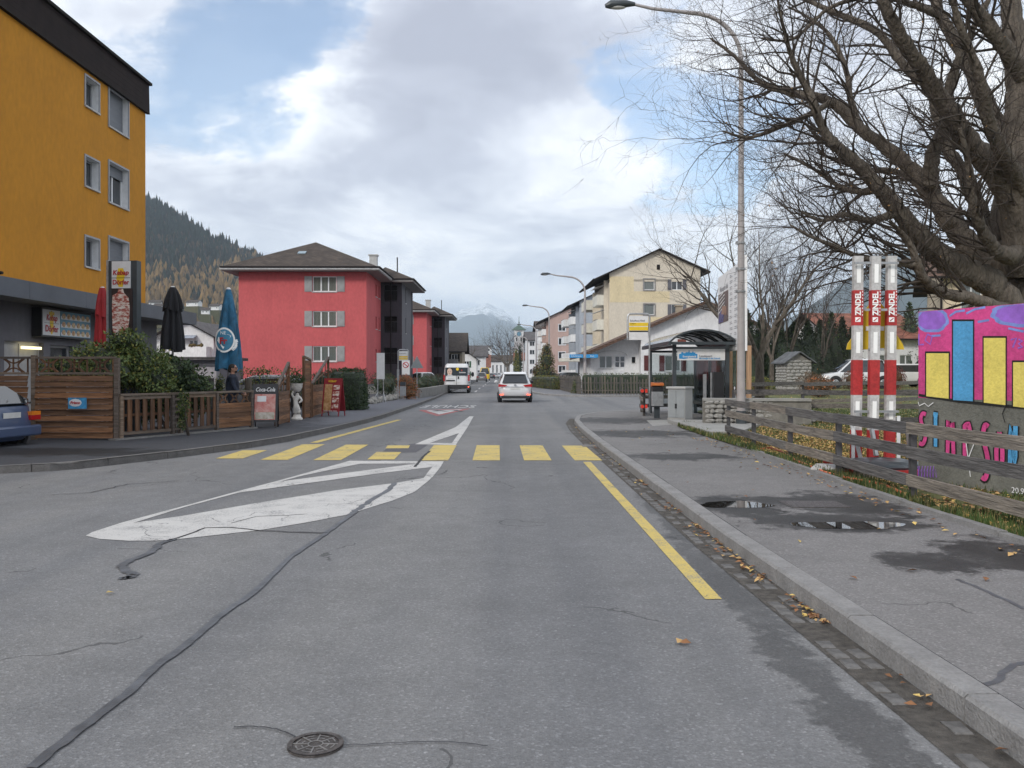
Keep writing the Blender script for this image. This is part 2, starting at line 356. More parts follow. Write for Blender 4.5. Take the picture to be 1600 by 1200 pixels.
# ================================================================ GROUND
g = MB(); g.add([(-9400, -600, -.10), (12900, -600, -.10), (12900, 12400, -.10), (-9400, 12400, -.10)], [(0, 1, 2, 3)])
struct(g.build('ground', M_ground))
road = struct(sheet('road', [(-70, -12), (2.6, -12), (2.6, 20), (3, 30), (60, 30), (60, 90), (14, 120), (14, 620), (-70, 620)], 0, M_road))
LK = [(-60, 9), (-20, 11.6), (-10.5, 13.0), (-8.6, 13.7), (-7.27, 14.5), (-6.28, 16.7), (-5.6, 18.6), (-5.2, 20.4), (-4.85, 24), (-4.58, 28), (-4.5, 31), (-4.48, 42), (-4.6, 53), (-4.85, 63), (-5.2, 95), (-5.45, 117), (-6.3, 158), (-7.4, 220), (-8.9, 330), (-12, 520)]
RK = [(2.25, -6), (2.12, 1.5), (2.08, 3.8), (2.02, 5.9), (1.96, 8), (1.93, 11), (1.90, 14.5), (1.85, 18.5), (1.85, 24.0), (1.95, 27.8), (2.25, 30.6), (3.0, 33.0), (4.3, 34.8), (7, 36.2), (11, 41), (14.5, 50), (18, 60), (30, 78)]
RK2 = [(30, 66), (12, 59.2), (6, 58.2), (3.6, 59.0), (2.3, 62), (1.68, 67), (1.5, 72), (1.2, 95), (.7, 130), (0, 180), (-1.8, 290), (-5, 520)]
KW = .16
def inset(path, w):                # shift a polyline sideways to its left
    return stripw(path, 2 * w)[0]
def inset_r(path, w): return stripw(path, 2 * w)[1]
LKi = inset(LK, KW); RKi = inset_r(RK, KW); RK2i = inset(RK2[::-1], -KW)[::-1]
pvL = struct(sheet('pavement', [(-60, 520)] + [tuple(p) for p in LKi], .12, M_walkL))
back = [(30.5, 77), (19.5, 60), (16, 49.5), (12, 39.8), (8, 34.3), (6.75, 32.9), (6.75, 27.0), (4.9, 26.0), (4.62, 24.2), (4.56, 20), (4.42, 14), (4.36, 11), (4.37, 8.6), (4.44, 6), (4.6, -6)]
pvR = struct(sheet('pavement', [tuple(p) for p in RKi] + back, .12, M_walk)); pvR.name = 'pavement.001'
RK2in = stripw(RK2, 2 * KW)[1] if False else stripw(RK2, 2 * KW)[0]
# the far right pavement lies to the right of its kerb
def right_of(path, w):
    a, b = stripw(path, 2 * w)
    return b if sum(p.x for p in b) > sum(p.x for p in a) else a
RK2in = right_of(RK2, KW)
pvF = struct(sheet('pavement', [tuple(p) for p in RK2in] + [(40, 520), (45, 66)], .12, M_walkF))
def kerbs(path, pav, side, L0, m, near=45, wide=KW, top=.125):
    # walk along the path cutting it into stones; the far stretch is one long stone
    pts = [Vector(p) for p in path]; segs = []; acc = 0; cur = [pts[0]]
    dense = []
    for a, b in zip(pts, pts[1:]):
        k = max(1, int((b - a).length / .25)); dense += [a + (b - a) * i / k for i in range(k)]
    dense.append(pts[-1]); stones = []; run = [dense[0]]; ln = 0
    for p, q in zip(dense, dense[1:]):
        ln += (q - p).length; run.append(q)
        lim = L0 if q.y < near else 30
        if ln >= lim: stones.append(run); run = [q]; ln = 0
    if len(run) > 1: stones.append(run)
    for r_ in stones:
        if r_[0].y < -4 or abs(r_[0].x) > 40: continue
        a = r_[0]; b = r_[-1]; t = (b - a).normalized(); a2 = a + t * .006; b2 = b - t * .006
        rr = [a2] + r_[1:-1][::2] + [b2]
        n1, n2 = stripw(rr, 2 * wide); inn = n1 if side > 0 else n2
        dz = ru(-.004, .004); mb = MB(); k = len(rr); cham = .018
        ch = [p + (q - p) * (cham / wide) for p, q in zip(rr, inn)]
        vs = [(p.x, p.y, -.05) for p in rr] + [(p.x, p.y, top - cham + dz) for p in rr] + [(p.x, p.y, top + dz) for p in ch] + [(p.x, p.y, top + dz) for p in inn] + [(p.x, p.y, -.05) for p in inn]
        fs = []
        for lay in range(4):
            for i in range(k - 1): fs.append((lay*k+i, lay*k+i+1, (lay+1)*k+i+1, (lay+1)*k+i))
        fs.append((0, k, 2*k, 3*k, 4*k)); fs.append(tuple(i + k - 1 for i in (0, k, 2*k, 3*k, 4*k))[::-1])
        mb.add(vs, fs); mb.build('kerb_stone', m, pav)
kerbs(LK, pvL, 1, 1.15, M_kerbd)
strip('kerb_edge', [tuple(p) for p in stripw(LK, .02)[0]][2:], .035, .1325, M_kerb, pvL); kerbs(RK, pvR, -1, 1.25, M_kerb)
kerbs(RK2, pvF, 1 if right_of(RK2, KW)[3].x == stripw(RK2, 2*KW)[0][3].x else -1, 1.2, M_kerb, near=90)
# small setts in the right gutter, with dirt between them
gut = [Vector(p) + Vector((-.14, 0)) for p in RK[:11]]
strip('gutter_bed', gut, .26, .004, M_dirt, road)
stt = []
for v_ in range(4):
    s = MB(); hx, hy = .05, ru(.065, .085); j = lambda: ru(-.008, .008)
    s.add([(-hx+j(),-hy+j(),-.02),(hx+j(),-hy+j(),-.02),(hx+j(),hy+j(),-.02),(-hx+j(),hy+j(),-.02),(-hx*.8+j(),-hy*.85+j(),.0),(hx*.8+j(),-hy*.85+j(),.0),(hx*.8+j(),hy*.85+j(),.0),(-hx*.8+j(),hy*.85+j(),.0)],
          [(4,5,6,7),(0,1,5,4),(1,2,6,5),(2,3,7,6),(3,0,4,7)]); stt.append(s.mesh('gutter_stone', M_sett))
def along(path, step, y0=-99, y1=1e9):
    out = []; rem = 0
    for a, b in zip(path, path[1:]):
        a = Vector(a); b = Vector(b); ln = (b - a).length; t = (b - a) / ln; s = rem
        while s < ln:
            p = a + t * s
            if y0 <= p.y <= y1: out.append((p, t))
            s += step
        rem = s - ln
    return out
far_setts = MB(); cnt = 0
for p, t in along(gut, .175, 3.2, 27):
    for c in (-.062, .06):
        if rnd() < .5: continue
        q = p + Vector((t.y, -t.x)) * c; rz = math.atan2(-t.x, t.y) + ru(-.07, .07)
        if p.y < 17:
            o = link('gutter_stone', random.choice(stt), road, (q.x, q.y, .0095 + ru(-.003, .003)), rz)
        else: far_setts.box(q.x-.045, q.y-.07, .005, q.x+.045, q.y+.07, .011)
tag(far_setts.build('gutter_stones', M_sett, road), kind='stuff')
# ---- markings
def G2(l): return [tuple(G(*p)[:2]) for p in l]
def z3(l): return [(100 + x * .425, 620 + y * .425) for x, y in l]
mk = 0
outer = z3([(80,512),(104,499),(215,463),(450,400),(640,348),(800,306),(1050,236),(1396,238),(1385,258),(1352,300),(1290,350),(1210,382),(1100,416),(1060,431),(900,462),(720,492),(400,527),(330,531),(240,531),(130,524)])
holeA = z3([(1088,247),(1300,246),(1180,262),(950,292),(792,313),(880,290)])
holeB = z3([(255,465),(440,408),(640,354),(900,318),(1170,281),(1352,259),(1322,300),(1218,318),(1000,345),(720,390),(430,440)])
sheet('traffic_island_marking', G2(outer), .005, M_white, road, (G2(holeA), G2(holeB)))
nose = z3([(1491,72),(1506,72),(1482,115),(1440,178),(1290,175),(1440,112)])
noseh = z3([(1345,170),(1452,134),(1426,171)])
sheet('traffic_island_marking', G2(nose), .005, M_white, road, (G2(noseh),))
def quadpx(name, l, m, z=.005): return sheet(name, G2(l), z, m, road)
bars = [(-5.50, 16.45, 18.2), (-4.60, 16.2, 19.7), (-3.62, 16.15, 19.6), (-1.66, 16.1, 19.5), (-.72, 16.1, 19.45), (.22, 16.1, 19.4), (1.14, 16.1, 19.35)]
for bx, y0, y1 in bars:
    sheet('crossing_bar', [(bx, y0), (bx + .5, y0), (bx + .5 - .016 * (y1 - y0), y1), (bx - .016 * (y1 - y0), y1)], .005, M_yellow, road)
quadpx('crossing_bar', z3([(1115,231),(1214,231),(1240,204),(1150,203)]), M_yellow); quadpx('crossing_bar', z3([(1182,190),(1266,190),(1272,179),(1190,179)]), M_yellow)
quadpx('yellow_line', [(911,722),(923,722),(1128,937),(1102,937)], M_yellow)
quadpx('yellow_line', [(484,692),(497,692),(628,656),(620,656)], M_yellow)
for l in ([(727,660),(731,660),(740,650),(737,650)],):
    pass
for y0, y1, xc in ((72, 79, -3.0), (86, 92, -3.2), (101, 107, -3.3), (116, 123, -3.5), (134, 142, -3.7), (155, 163, -4)):
    sheet('centre_line', [(xc-.08, y0), (xc+.08, y0), (xc-.06, y1), (xc-.2, y1)], .005, M_white, road)
# school sign painted on the road, read by oncoming traffic
tri = [G(662, 640), G(741, 637), G(684, 650)]
tri = [G2([q])[0] for q in ((654,641),(736,638.6),(683,650.5))]
sheet('painted_warning_triangle', tri, .005, M_redp, road)
cx_ = sum(p[0] for p in tri) / 3; cy_ = sum(p[1] for p in tri) / 3
sheet('painted_warning_triangle_field', [(cx_ + (p[0]-cx_)*.68, cy_ + (p[1]-cy_)*.68) for p in tri], .009, M_white, road)
pk = MB()
for (a, b, w) in (((-.5,.3),(-.1,-.5),.14), ((-.1,-.5),(.2,-1.1),.10), ((-.1,-.5),(-.4,-1.0),.10), ((.4,.4),(.55,-.3),.12), ((.55,-.3),(.8,-.8),.08), ((-.2,0),(.45,.1),.08)):
    p = Vector((cx_ + a[0], cy_ + a[1] + .8)); q = Vector((cx_ + b[0], cy_ + b[1] + .8)); d = (q - p).normalized(); n_ = Vector((-d.y, d.x)) * w
    pk.add([(p.x+n_.x, p.y+n_.y, .013), (p.x-n_.x, p.y-n_.y, .013), (q.x-n_.x, q.y-n_.y, .013), (q.x+n_.x, q.y+n_.y, .013)], [(0,1,2,3)])
pk.build('painted_children_symbol', M_patch, road)
tm = text_mesh('SCHULE', 4.4, M_white, extrude=0, width=2.5, bold=.03)
o = link('painted_lettering', tm, road, (X(702, 41.8), 41.8, .006), R(180))
# tar seams and cracks, patches
def px_strip(name, l, w, z, m): return strip(name, [tuple(G(*p)[:2]) for p in l], w, z, m, road)
def wob(l, k=4, a=.012):                    # subdivide a world polyline with a wobble
    out = []
    for p, q in zip(l, l[1:]):
        p = Vector(p); q = Vector(q); n_ = (q-p).normalized(); n_ = Vector((-n_.y, n_.x))
        for i in range(k): out.append(tuple(p + (q-p)*i/k + n_ * ru(-a, a)))
    out.append(tuple(l[-1])); return out
def tarseam(l, w, z=.0085, m=M_tar, k=7, a=.005, wv=.10):
    l = wob([tuple(G(*p)[:2]) for p in l], k, a); strip('tar_seam', l, [w * ru(1-wv, 1+wv) for _ in l], z, m, road)
tarseam([(48,1202),(112,1151),(197,1087),(240,1045),(292,1008),(345,962),(394,929),(455,870),(506,836),(548,806)], .055)
tarseam([(548,806),(553,800),(572,788),(610,764),(616,755)], .075, a=.02)
tarseam([(648,730),(655,722),(662,713),(672,705)], .05, m=M_crk)
tarseam([(270,843),(250,851),(238,862),(205,876),(192,884),(196,893),(210,898),(205,903),(185,905)], .07, a=.02)
tarseam([(262,846),(300,834),(320,826),(360,825),(400,829),(450,832),(512,834)], .028, a=.012, k=3, m=M_crk)
tarseam([(365,1139),(395,1137),(430,1141),(455,1150),(466,1158)], .010, m=M_crk, a=.004)
tarseam([(530,1167),(590,1165),(640,1162),(700,1161),(762,1168)], .007, m=M_crk, a=.004)
tarseam([(80,774),(140,770),(200,757),(280,752)], .02, m=M_crk, a=.03)
tarseam([(362,818),(400,808),(450,806),(480,804)], .012, m=M_crk)
tarseam([(616,750),(640,748),(690,741),(700,735)], .012, m=M_crk, a=.03)
for l in ([(560,706),(668,706),(672,700),(655,692),(585,692)],):
    pass
sheet('asphalt_repair', G2([(596,707),(650,707),(672,693),(656,692),(640,694),(634,697),(610,697)]), .003, M_patch, road)
# manhole cover
c = G(493, 1166); mh = thing('manhole_cover', 'small round cast iron cover set in the asphalt in the foreground', 'cover', (c.x, c.y, 0))
a = MB(); a.tube([(0,0,-.02),(0,0,.009)], [.118,.118], 32); a.build('cover_plate', M_iron, mh)
a = MB()
for k in range(32):
    t0, t1 = k*math.pi/16, (k+1)*math.pi/16
    a.add([(math.cos(t)*r_, math.sin(t)*r_, .0145) for r_ in (.098, .119) for t in (t0, t1)], [(0,2,3,1)])
M_iron2 = mat('worn_iron', (.21, .20, .19), .5, .2, 30, metal=.5)
a.build('rim', M_iron, mh); a = MB()
for r0, r1 in ((.028,.034), (.055,.061), (.08,.086)):
    for k in range(24):
        if k % 3 == 0 and r0 > .03: continue
        t0, t1 = k*math.pi/12, (k+1)*math.pi/12
        a.add([(math.cos(t)*r_, math.sin(t)*r_, .0115) for r_ in (r0, r1) for t in (t0, t1)], [(0,2,3,1)])
for k in range(8):
    t = k*math.pi/4; u = Vector((math.cos(t), math.sin(t), 0)); a.beam(u*.034+Vector((0,0,.010)), u*.098+Vector((0,0,.010)), .006, .004)
a.build('raised_pattern', M_iron2, mh)
# drain in right gutter, metal covers on pavement, puddles
def grate(px, py, z, w, l, name='drain_grate', label='', bars=7, rz=0):
    c = G(px, py, z); t = thing(name, label, 'drain cover', (c.x, c.y, z), rz)
    a = MB(); a.box(-w/2, -l/2, -.02, w/2, l/2, .004); a.build('frame', M_iron, t)
    for i in range(bars):
        a = MB(); y = -l/2 + l*(i+.5)/bars; a.box(-w/2+.03, y-l/bars*.25, .005, w/2-.03, y+l/bars*.25, .012); a.build('bar', M_iron2, t)
    return t
grate(922, 697, 0, .42, .5, label='iron drain grate in the gutter at the yellow crossing')
c = G(1272, 788, .12)
t = thing('inspection_cover', 'rectangular ribbed inspection cover between the puddles', 'cover', (c.x, c.y, .12), 0)
a = MB(); a.box(-.33, -.26, -.02, .33, .26, .004); a.build('frame', M_iron, t); a = MB(); a.box(-.30, -.23, .0045, .30, .23, .007); a.build('plate', mat('cover_plate_iron', (.13,.12,.12), .6, .3, 40, .8, metal=.2), t)
M_conc = mat('concrete', (.30, .295, .28), .85, .14, 3, .4, 40, fine=6)
M_concd = mat('concrete_dark', (.20, .195, .185), .85, .2, 2.5, .4, 40, fine=6)
sheet('metal_plate', [(G(*p, .12).x, G(*p, .12).y) for p in ((1020,666),(1050,664),(1050,656),(1010,657))], .126, M_conc, pvR)
def puddle(cx, cy, rx, ry, seed, n=26):
    random.seed(seed); pts = []
    ph = [ru(0, 6) for _ in range(5)]
    for k in range(n):
        t = 2*math.pi*k/n; r_ = 1 + .16*math.sin(2*t+ph[0]) + .10*math.sin(3*t+ph[1]) + .06*math.sin(5*t+ph[2]) + .04*math.sin(9*t+ph[3])
        pts.append((cx + rx*r_*math.cos(t), cy + ry*r_*math.sin(t)))
    o = sheet('puddle', pts, .1235, M_water); struct(o)
puddle(2.50, 9.92, .34, .30, 3); puddle(3.27, 8.58, .48, .24, 8)
random.seed(21)
# seam lines on the right pavement
def wseam(l, w, m=M_crk): strip('tar_seam', wob([tuple(G(*p, .12)[:2]) for p in l], 4, .01), w, .1225, m, pvR)
wseam([(1085,776),(1160,781),(1180,790),(1230,800)], .02); wseam([(1495,905),(1545,925),(1600,952)], .035, M_tar)
wseam([(1510,1075),(1555,1066),(1580,1040),(1602,1036)], .035, M_tar)
strip('pavement_joint', [tuple(p) for p in stripw(RK[1:11], 2*(KW+.006))[1]], .012, .1225, M_crk, pvR)
# back edging of the right pavement
kb = [(4.6, -3), (4.44, 6), (4.37, 8.6), (4.36, 11), (4.42, 14), (4.56, 20), (4.62, 23.6)]
for (p, t) in along(kb, 1.0, 1, 23):
    q = p + t * .985; n_ = Vector((t.y, -t.x)); a = MB(); dz = ru(-.006, .006)
    a.prism([(p.x, p.y, .0), (q.x, q.y, .0), (q.x + n_.x*.09, q.y + n_.y*.09, .0), (p.x + n_.x*.09, p.y + n_.y*.09, .0)][::-1], (0, 0, .165 + dz)); a.build('edging_stone', M_kerb, pvR)
# ---- lawn to the right
def lawn_z(x, y):
    s = min(1, max(0, (x - 6.5) / 4)); return .145 + s * .0115 * max(0, min(60, y) - 14) + .015 * math.sin(x*1.3) * math.cos(y*.9)
bx = [(4.5, -6), (4.47, 24), (4.9, 25), (6.78, 26.8), (6.78, 33), (9.2, 35.5), (12.6, 44), (14.8, 50), (20, 62), (30, 78), (60, 110)]
def bound(y):
    for (xa, ya), (xb, yb) in zip(bx, bx[1:]):
        if ya <= y <= yb: return xa + (xb - xa) * (y - ya) / (yb - ya)
    return bx[-1][0]
a = MB(); ys = [-6 + .8*i for i in range(0, 145)]; xs = [0, .15, .5, 1, 1.6, 2.2, 3, 4, 5, 6.5, 8, 10, 13, 17, 22, 30, 45, 70, 110]
for y in ys:
    for x in xs:
        xx = bound(y) + x; a.v.append((xx, y, lawn_z(xx, y)))
nx = len(xs)
for i in range(len(ys) - 1):
    for j in range(nx - 1): a.f.append((i*nx+j, i*nx+j+1, (i+1)*nx+j+1, (i+1)*nx+j)); a.m.append(0)
struct(a.build('lawn', M_lawn, smooth=True))
# ================================================================ building kit
M_glass = mat('window_glass', (.025, .03, .035), .06, .3, 2, spec=.8)
M_glassc = bpy.data.materials.new('window_glass_curtained'); M_glassc.use_nodes = True
_t = M_glassc.node_tree; _b = _t.nodes['Principled BSDF']; _b.inputs['Roughness'].default_value = .12; _b.inputs['Coat Weight'].default_value = .6
_w = N(_t, 'ShaderNodeTexWave'); _w.inputs['Scale'].default_value = 3.2; _w.inputs['Distortion'].default_value = 2.5; L(_t, N(_t, 'ShaderNodeTexCoord').outputs['Object'], _w.inputs[0])
L(_t, ramp(_t, _w.outputs['Fac'], [(0, (.05, .06, .06)), (.6, (.13, .15, .14)), (1, (.20, .22, .20))]), _b.inputs['Base Color'])
M_wframe = mat('white_window_frame', (.72, .73, .74), .5, .05)
M_gframe = mat('grey_window_frame', (.30, .31, .33), .5, .05)
M_shut = mat('grey_shutter', (.30, .30, .30), .6, .08, 3)
M_dshut = mat('dark_grey_shutter', (.13, .13, .145), .6, .08, 3)
M_sill = mat('stone_sill', (.45, .45, .44), .7, .1)
M_blind = mat('roller_blind', (.14, .15, .17), .5, .1, 2, stretch=(1, 1, 14))
def stucco(name, col, var=.085, bump=.5): return mat(name, col, .92, var, .8, bump, 45, fine=8, stretch=(1, 1, .55))
M_orange = stucco('orange_render', (.52, .225, .014)); M_redw = stucco('red_render', (.52, .105, .11)); M_char = stucco('charcoal_render', (.055, .05, .06))
M_greyw = stucco('grey_render', (.13, .13, .145)); M_whitew = stucco('white_render', (.72, .72, .72)); M_cream = stucco('cream_render', (.62, .56, .46)); M_yell = stucco('yellow_render', (.66, .56, .36))
M_pinkw = stucco('pink_render', (.46, .33, .29)); M_bluew = stucco('blue_grey_render', (.36, .39, .43)); M_tan = stucco('tan_render', (.34, .29, .22)); M_lgrey = stucco('shopfront_grey_render', (.17, .165, .18))
M_balc = stucco('pale_balcony', (.66, .64, .56)); M_balw = stucco('white_balcony', (.75, .75, .74)); M_pyell = stucco('pale_yellow_render', (.60, .50, .36))
def tiles(name, c1, c2, sc=3.3):
    m = bpy.data.materials.new(name); m.use_nodes = True; t = m.node_tree; b = t.nodes['Principled BSDF']; b.inputs['Roughness'].default_value = .8
    co = N(t, 'ShaderNodeTexCoord').outputs['Object']
    n = noise(t, co, 1.2, 5, .65); c = ramp(t, n, [(.3, c1), (.7, c2)])
    sp = N(t, 'ShaderNodeSeparateXYZ'); L(t, co, sp.inputs[0])
    # rows step down the slope, hence with height; columns run across
    row = mth(t, 'FRACT', mth(t, 'MULTIPLY', sp.outputs[2], sc * 2.2))
    colm = mth(t, 'FRACT', mth(t, 'MULTIPLY', mth(t, 'ADD', sp.outputs[0], sp.outputs[1]), sc))
    k = mth(t, 'MULTIPLY', ramp(t, row, [(0, .45), (.25, 1.0), (1, 1.12)]), ramp(t, colm, [(0, .72), (.2, 1.0), (.8, 1.1), (1, .8)]))
    v = N(t, 'ShaderNodeTexWhiteNoise'); 
    cb = N(t, 'ShaderNodeCombineXYZ'); L(t, mth(t, 'FLOOR', mth(t, 'MULTIPLY', mth(t, 'ADD', sp.outputs[0], sp.outputs[1]), sc)), cb.inputs[0]); L(t, mth(t, 'FLOOR', mth(t, 'MULTIPLY', sp.outputs[2], sc * 2.2)), cb.inputs[1]); L(t, cb.outputs[0], v.inputs[0])
    k = mth(t, 'MULTIPLY', k, ramp(t, v.outputs[0], [(0, .75), (1, 1.3)]))
    L(t, mixc(t, 1.0, c, k, 'MULTIPLY'), b.inputs['Base Color'])
    bp = N(t, 'ShaderNodeBump'); bp.inputs['Distance'].default_value = .04; L(t, k, bp.inputs['Height']); L(t, bp.outputs[0], b.inputs['Normal'])
    return m
M_tile = tiles('brown_roof_tiles', (.040, .029, .023), (.072, .054, .042)); M_tiler = tiles('red_roof_tiles', (.16, .055, .035), (.26, .10, .06)); M_tileg = tiles('grey_roof_tiles', (.07, .065, .065), (.11, .10, .10))
M_eave = mat('dark_eave', (.02, .017, .016), .8, spec=.2); M_soff = mat('grey_soffit', (.26, .25, .24), .8); M_fasc = mat('pale_fascia', (.50, .50, .50), .6)
WM = {}
def window(parent, u_ang, org, s, z, w, h, rd=.12, frame=None, glass=None, n=2, sill=True, shutters=None, surround=None, blind=0, hbar=False):
    """a window set in an opening; org is the wall's start corner, s the distance along it"""
    frame = frame or M_wframe; glass = glass or M_glass
    key = (round(w, 2), round(h, 2), rd, frame.name, glass.name, n, sill, shutters.name if shutters else 0, surround.name if surround else 0, blind, hbar)
    if key not in WM:
        fw = .065; y0, y1 = rd - .05, rd + .02; f = MB(); f.box(0, y0, 0, fw, y1, h); f.box(w - fw, y0, 0, w, y1, h); f.box(fw, y0, 0, w - fw, y1, fw); f.box(fw, y0, h - fw, w - fw, y1, h)
        pw = (w - 2 * fw) / n; kids = []
        for i in range(1, n): f.box(fw + pw * i - .045, y0 + .003, fw, fw + pw * i + .045, y1, h - fw)
        if hbar: f.box(fw, y0 + .01, h * .5 - .03, w - fw, y1 - .01, h * .5 + .03)
        for i in range(n):
            a = MB(); x0 = fw + pw * i; a.box(x0, rd - .01, fw, x0 + pw, rd + .01, h - fw); kids.append(('pane', a.mesh('pane', glass)))
        if blind: a = MB(); a.box(.03, y0 - .04, h * (1 - blind), w - .03, y0 - .005, h - .01); kids.append(('roller_blind', a.mesh('roller_blind', M_blind)))
        if sill: a = MB(); a.box(-.05, -.06, -.06, w + .05, rd, -.003); kids.append(('sill', a.mesh('sill', M_sill)))
        if shutters:
            for x0 in (-w * .32 - .03, w + .03):
                a = MB(); x1 = x0 + w * .32; a.box(x0, -.05, 0, x1, -.005, h); a.box(x0 + .05, -.062, .06, x1 - .05, -.05, h - .06)
                for k in range(int(h / .08)): a.box(x0 + .07, -.07, .08 + k * .078, x1 - .07, -.062, .12 + k * .078)
                kids.append(('shutter', a.mesh('shutter', shutters)))
        if surround:
            a = MB(); q = .11; a.box(-q, -.09, -q, 0, .02, h + q); a.box(w, -.09, -q, w + q, .02, h + q); a.box(0, -.09, -q, w, .02, 0); a.box(0, -.09, h, w, .02, h + q); kids.append(('surround', a.mesh('surround', surround)))
        WM[key] = (f.mesh('window', frame), kids)
    me, kids = WM[key]; u = Vector((math.cos(u_ang), math.sin(u_ang), 0))
    o = link('window', me, parent, Vector(org) + u * s + Vector((0, 0, z)), u_ang)
    for nm, k in kids: link(nm, k, o)
    return o
def wall(parent, org, ang, W, H, m, ops=(), rd=.15, top=None, rev=None, name='wall', z0=0):
    """wall with real openings and reveals; ops (s, z, w, h)"""
    u = Vector((math.cos(ang), math.sin(ang), 0)); inn = Vector((-u.y, u.x, 0)); org = Vector(org); a = MB()
    xs = sorted({0, W} | {o[0] for o in ops} | {o[0] + o[2] for o in ops}); zs = sorted({z0, H} | {o[1] for o in ops} | {o[1] + o[3] for o in ops})
    pt = lambda s, z, d=0: org + u * s + inn * d + Vector((0, 0, z))
    for i in range(len(xs) - 1):
        for j in range(len(zs) - 1):
            mx_, mz = (xs[i] + xs[i+1]) / 2, (zs[j] + zs[j+1]) / 2
            if any(o[0] < mx_ < o[0] + o[2] and o[1] < mz < o[1] + o[3] for o in ops): continue
            a.add([pt(xs[i], zs[j]), pt(xs[i+1], zs[j]), pt(xs[i+1], zs[j+1]), pt(xs[i], zs[j+1])], [(0, 1, 2, 3)])
    for s, z, w, h in [o[:4] for o in ops]:
        q = [pt(s, z), pt(s + w, z), pt(s + w, z + h), pt(s, z + h)]; r = [p + inn * (rd + .05) for p in q]
        a.add(q + r, [(i, (i+1) % 4, (i+1) % 4 + 4, i + 4) for i in range(4)], 1)
    if top:                                        # gable on top: points (s, z)
        a.poly([pt(0, H)] + [pt(s, z) for s, z in top] [::1] + [pt(W, H)])
    o = a.build(name, [m, rev or m], parent); return o
def slab(parent, name, pts, th, m, m2=None):     # roof plane with thickness
    a = MB(); pts = [Vector(p) for p in pts]; n = len(pts)
    a.add(pts + [p - Vector((0, 0, th)) for p in pts], [tuple(range(n))], 0)
    a.f += [tuple(range(n, 2*n))[::-1]]; a.m += [1]
    for i in range(n): a.f.append((i, i + n, (i+1) % n + n, (i+1) % n)); a.m.append(1)
    return a.build(name, [m, m2 or M_eave], parent)
def chimney(parent, x, y, z, w=.6, h=1.1, m=None):
    a = MB(); a.box(x-w/2, y-w/2, z-.6, x+w/2, y+w/2, z+h); a.box(x-w/2-.08, y-w/2-.08, z+h+.001, x+w/2+.08, y+w/2+.08, z+h+.1); return a.build('chimney', m or M_tan, parent)
def railing(parent, pts, h, m, post=.04, gap=.11, name='railing'):
    a = MB()
    for p, q in zip(pts, pts[1:]):
        p = Vector(p); q = Vector(q); n = max(1, int((q-p).length / gap))
        a.beam(p + Vector((0,0,h)), q + Vector((0,0,h)), .05, .05); a.beam(p + Vector((0,0,.08)), q + Vector((0,0,.08)), .03, .03)
        for i in range(n + 1): r_ = p + (q-p)*i/n; a.beam(r_ + Vector((0,0,.08)), r_ + Vector((0,0,h)), .018, .018)
    return a.build(name, m, parent)

# ---------------------------------------------------------------- orange block of flats, left
oy0, oy1 = 8.0, 35.4; ox = -14.4; ozg = 4.0
ob = thing('apartment_building', 'ochre orange block of flats with grey shop canopy on the left', 'building', (ox - .02 * 0, oy0, 0), R(.5))
Lw = oy1 - oy0; wa = R(90)
opsO = []
def sy(px): # distance along the wall (u = +y) for a picture column, wall plane x=ox
    return ox * F / (px - 800) - oy0
rowsS = [(10.75, 1.0), (8.0, 1.0), (5.25, 1.0)]
smalls = [(sy(142), z, sy(163) - sy(142), h) for z, h in rowsS]
bigs = [(sy(179), z - .2, sy(209) - sy(179), 1.45) for z, h in rowsS]
extra = [(s0, z - .2, 1.5, 1.45) for s0 in (2.0, 7.0) for z, h in rowsS]
wall(ob, (0, 0, 0), wa, Lw, 12.0, M_orange, smalls + bigs + extra, rd=.30, rev=M_wframe, z0=4.0)
for s, z, w, h in smalls: window(ob, wa, (0,0,0), s, z, w, h, rd=.28, frame=M_gframe, n=1, sill=True, surround=None)
for i, (s, z, w, h) in enumerate(bigs): window(ob, wa, (0,0,0), s, z, w, h, rd=.28, frame=M_wframe, n=2, blind=(1.0, .28, .55)[i])
for s, z, w, h in extra: window(ob, wa, (0,0,0), s, z, w, h, rd=.28, n=2)
for s, z, w, h in smalls + bigs + extra:
    a = MB(); q = .07; a.box(0,0,0,.001,.001,.001); a = MB()
    a.box(.0, s-q, z-.03, .035, s-.002, z+h+q); a.box(.0, s+w+.002, z-.03, .035, s+w+q, z+h+q); a.box(.0, s-.002, z+h+.002, .035, s+w+.002, z+h+q)
    a.build('window_surround', M_gframe, ob)
# far end wall, and the dark metal fascia in cladding strips
wall(ob, (0, Lw, 0), R(180), 14, 12.0, M_orange, (), z0=0); wall(ob, (-14, 0, 0), 0, 14, 12.0, M_orange)
M_clad = mat('dark_brown_cladding', (.020, .013, .012), .8, .15, 2, spec=.2)
for k in range(6):
    a = MB(); z = 12.0 + k * .185; a.box(-.05, -.1, z, .12 - .004 * k, Lw + .12, z + .178); a.build('cladding_strip', M_clad, ob)
    a = MB(); a.box(-14, Lw + .0, z, -.052, Lw + .12 - .004*k, z + .178); a.build('cladding_strip', M_clad, ob)
a = MB(); a.box(-14.1, -.2, 13.1, .2, Lw + .2, 13.2); a.build('roof', M_eave, ob)
a = MB(); a.box(0.0, -.1, 11.94, .13, Lw + .13, 11.995); a.build('trim', M_eave, ob)
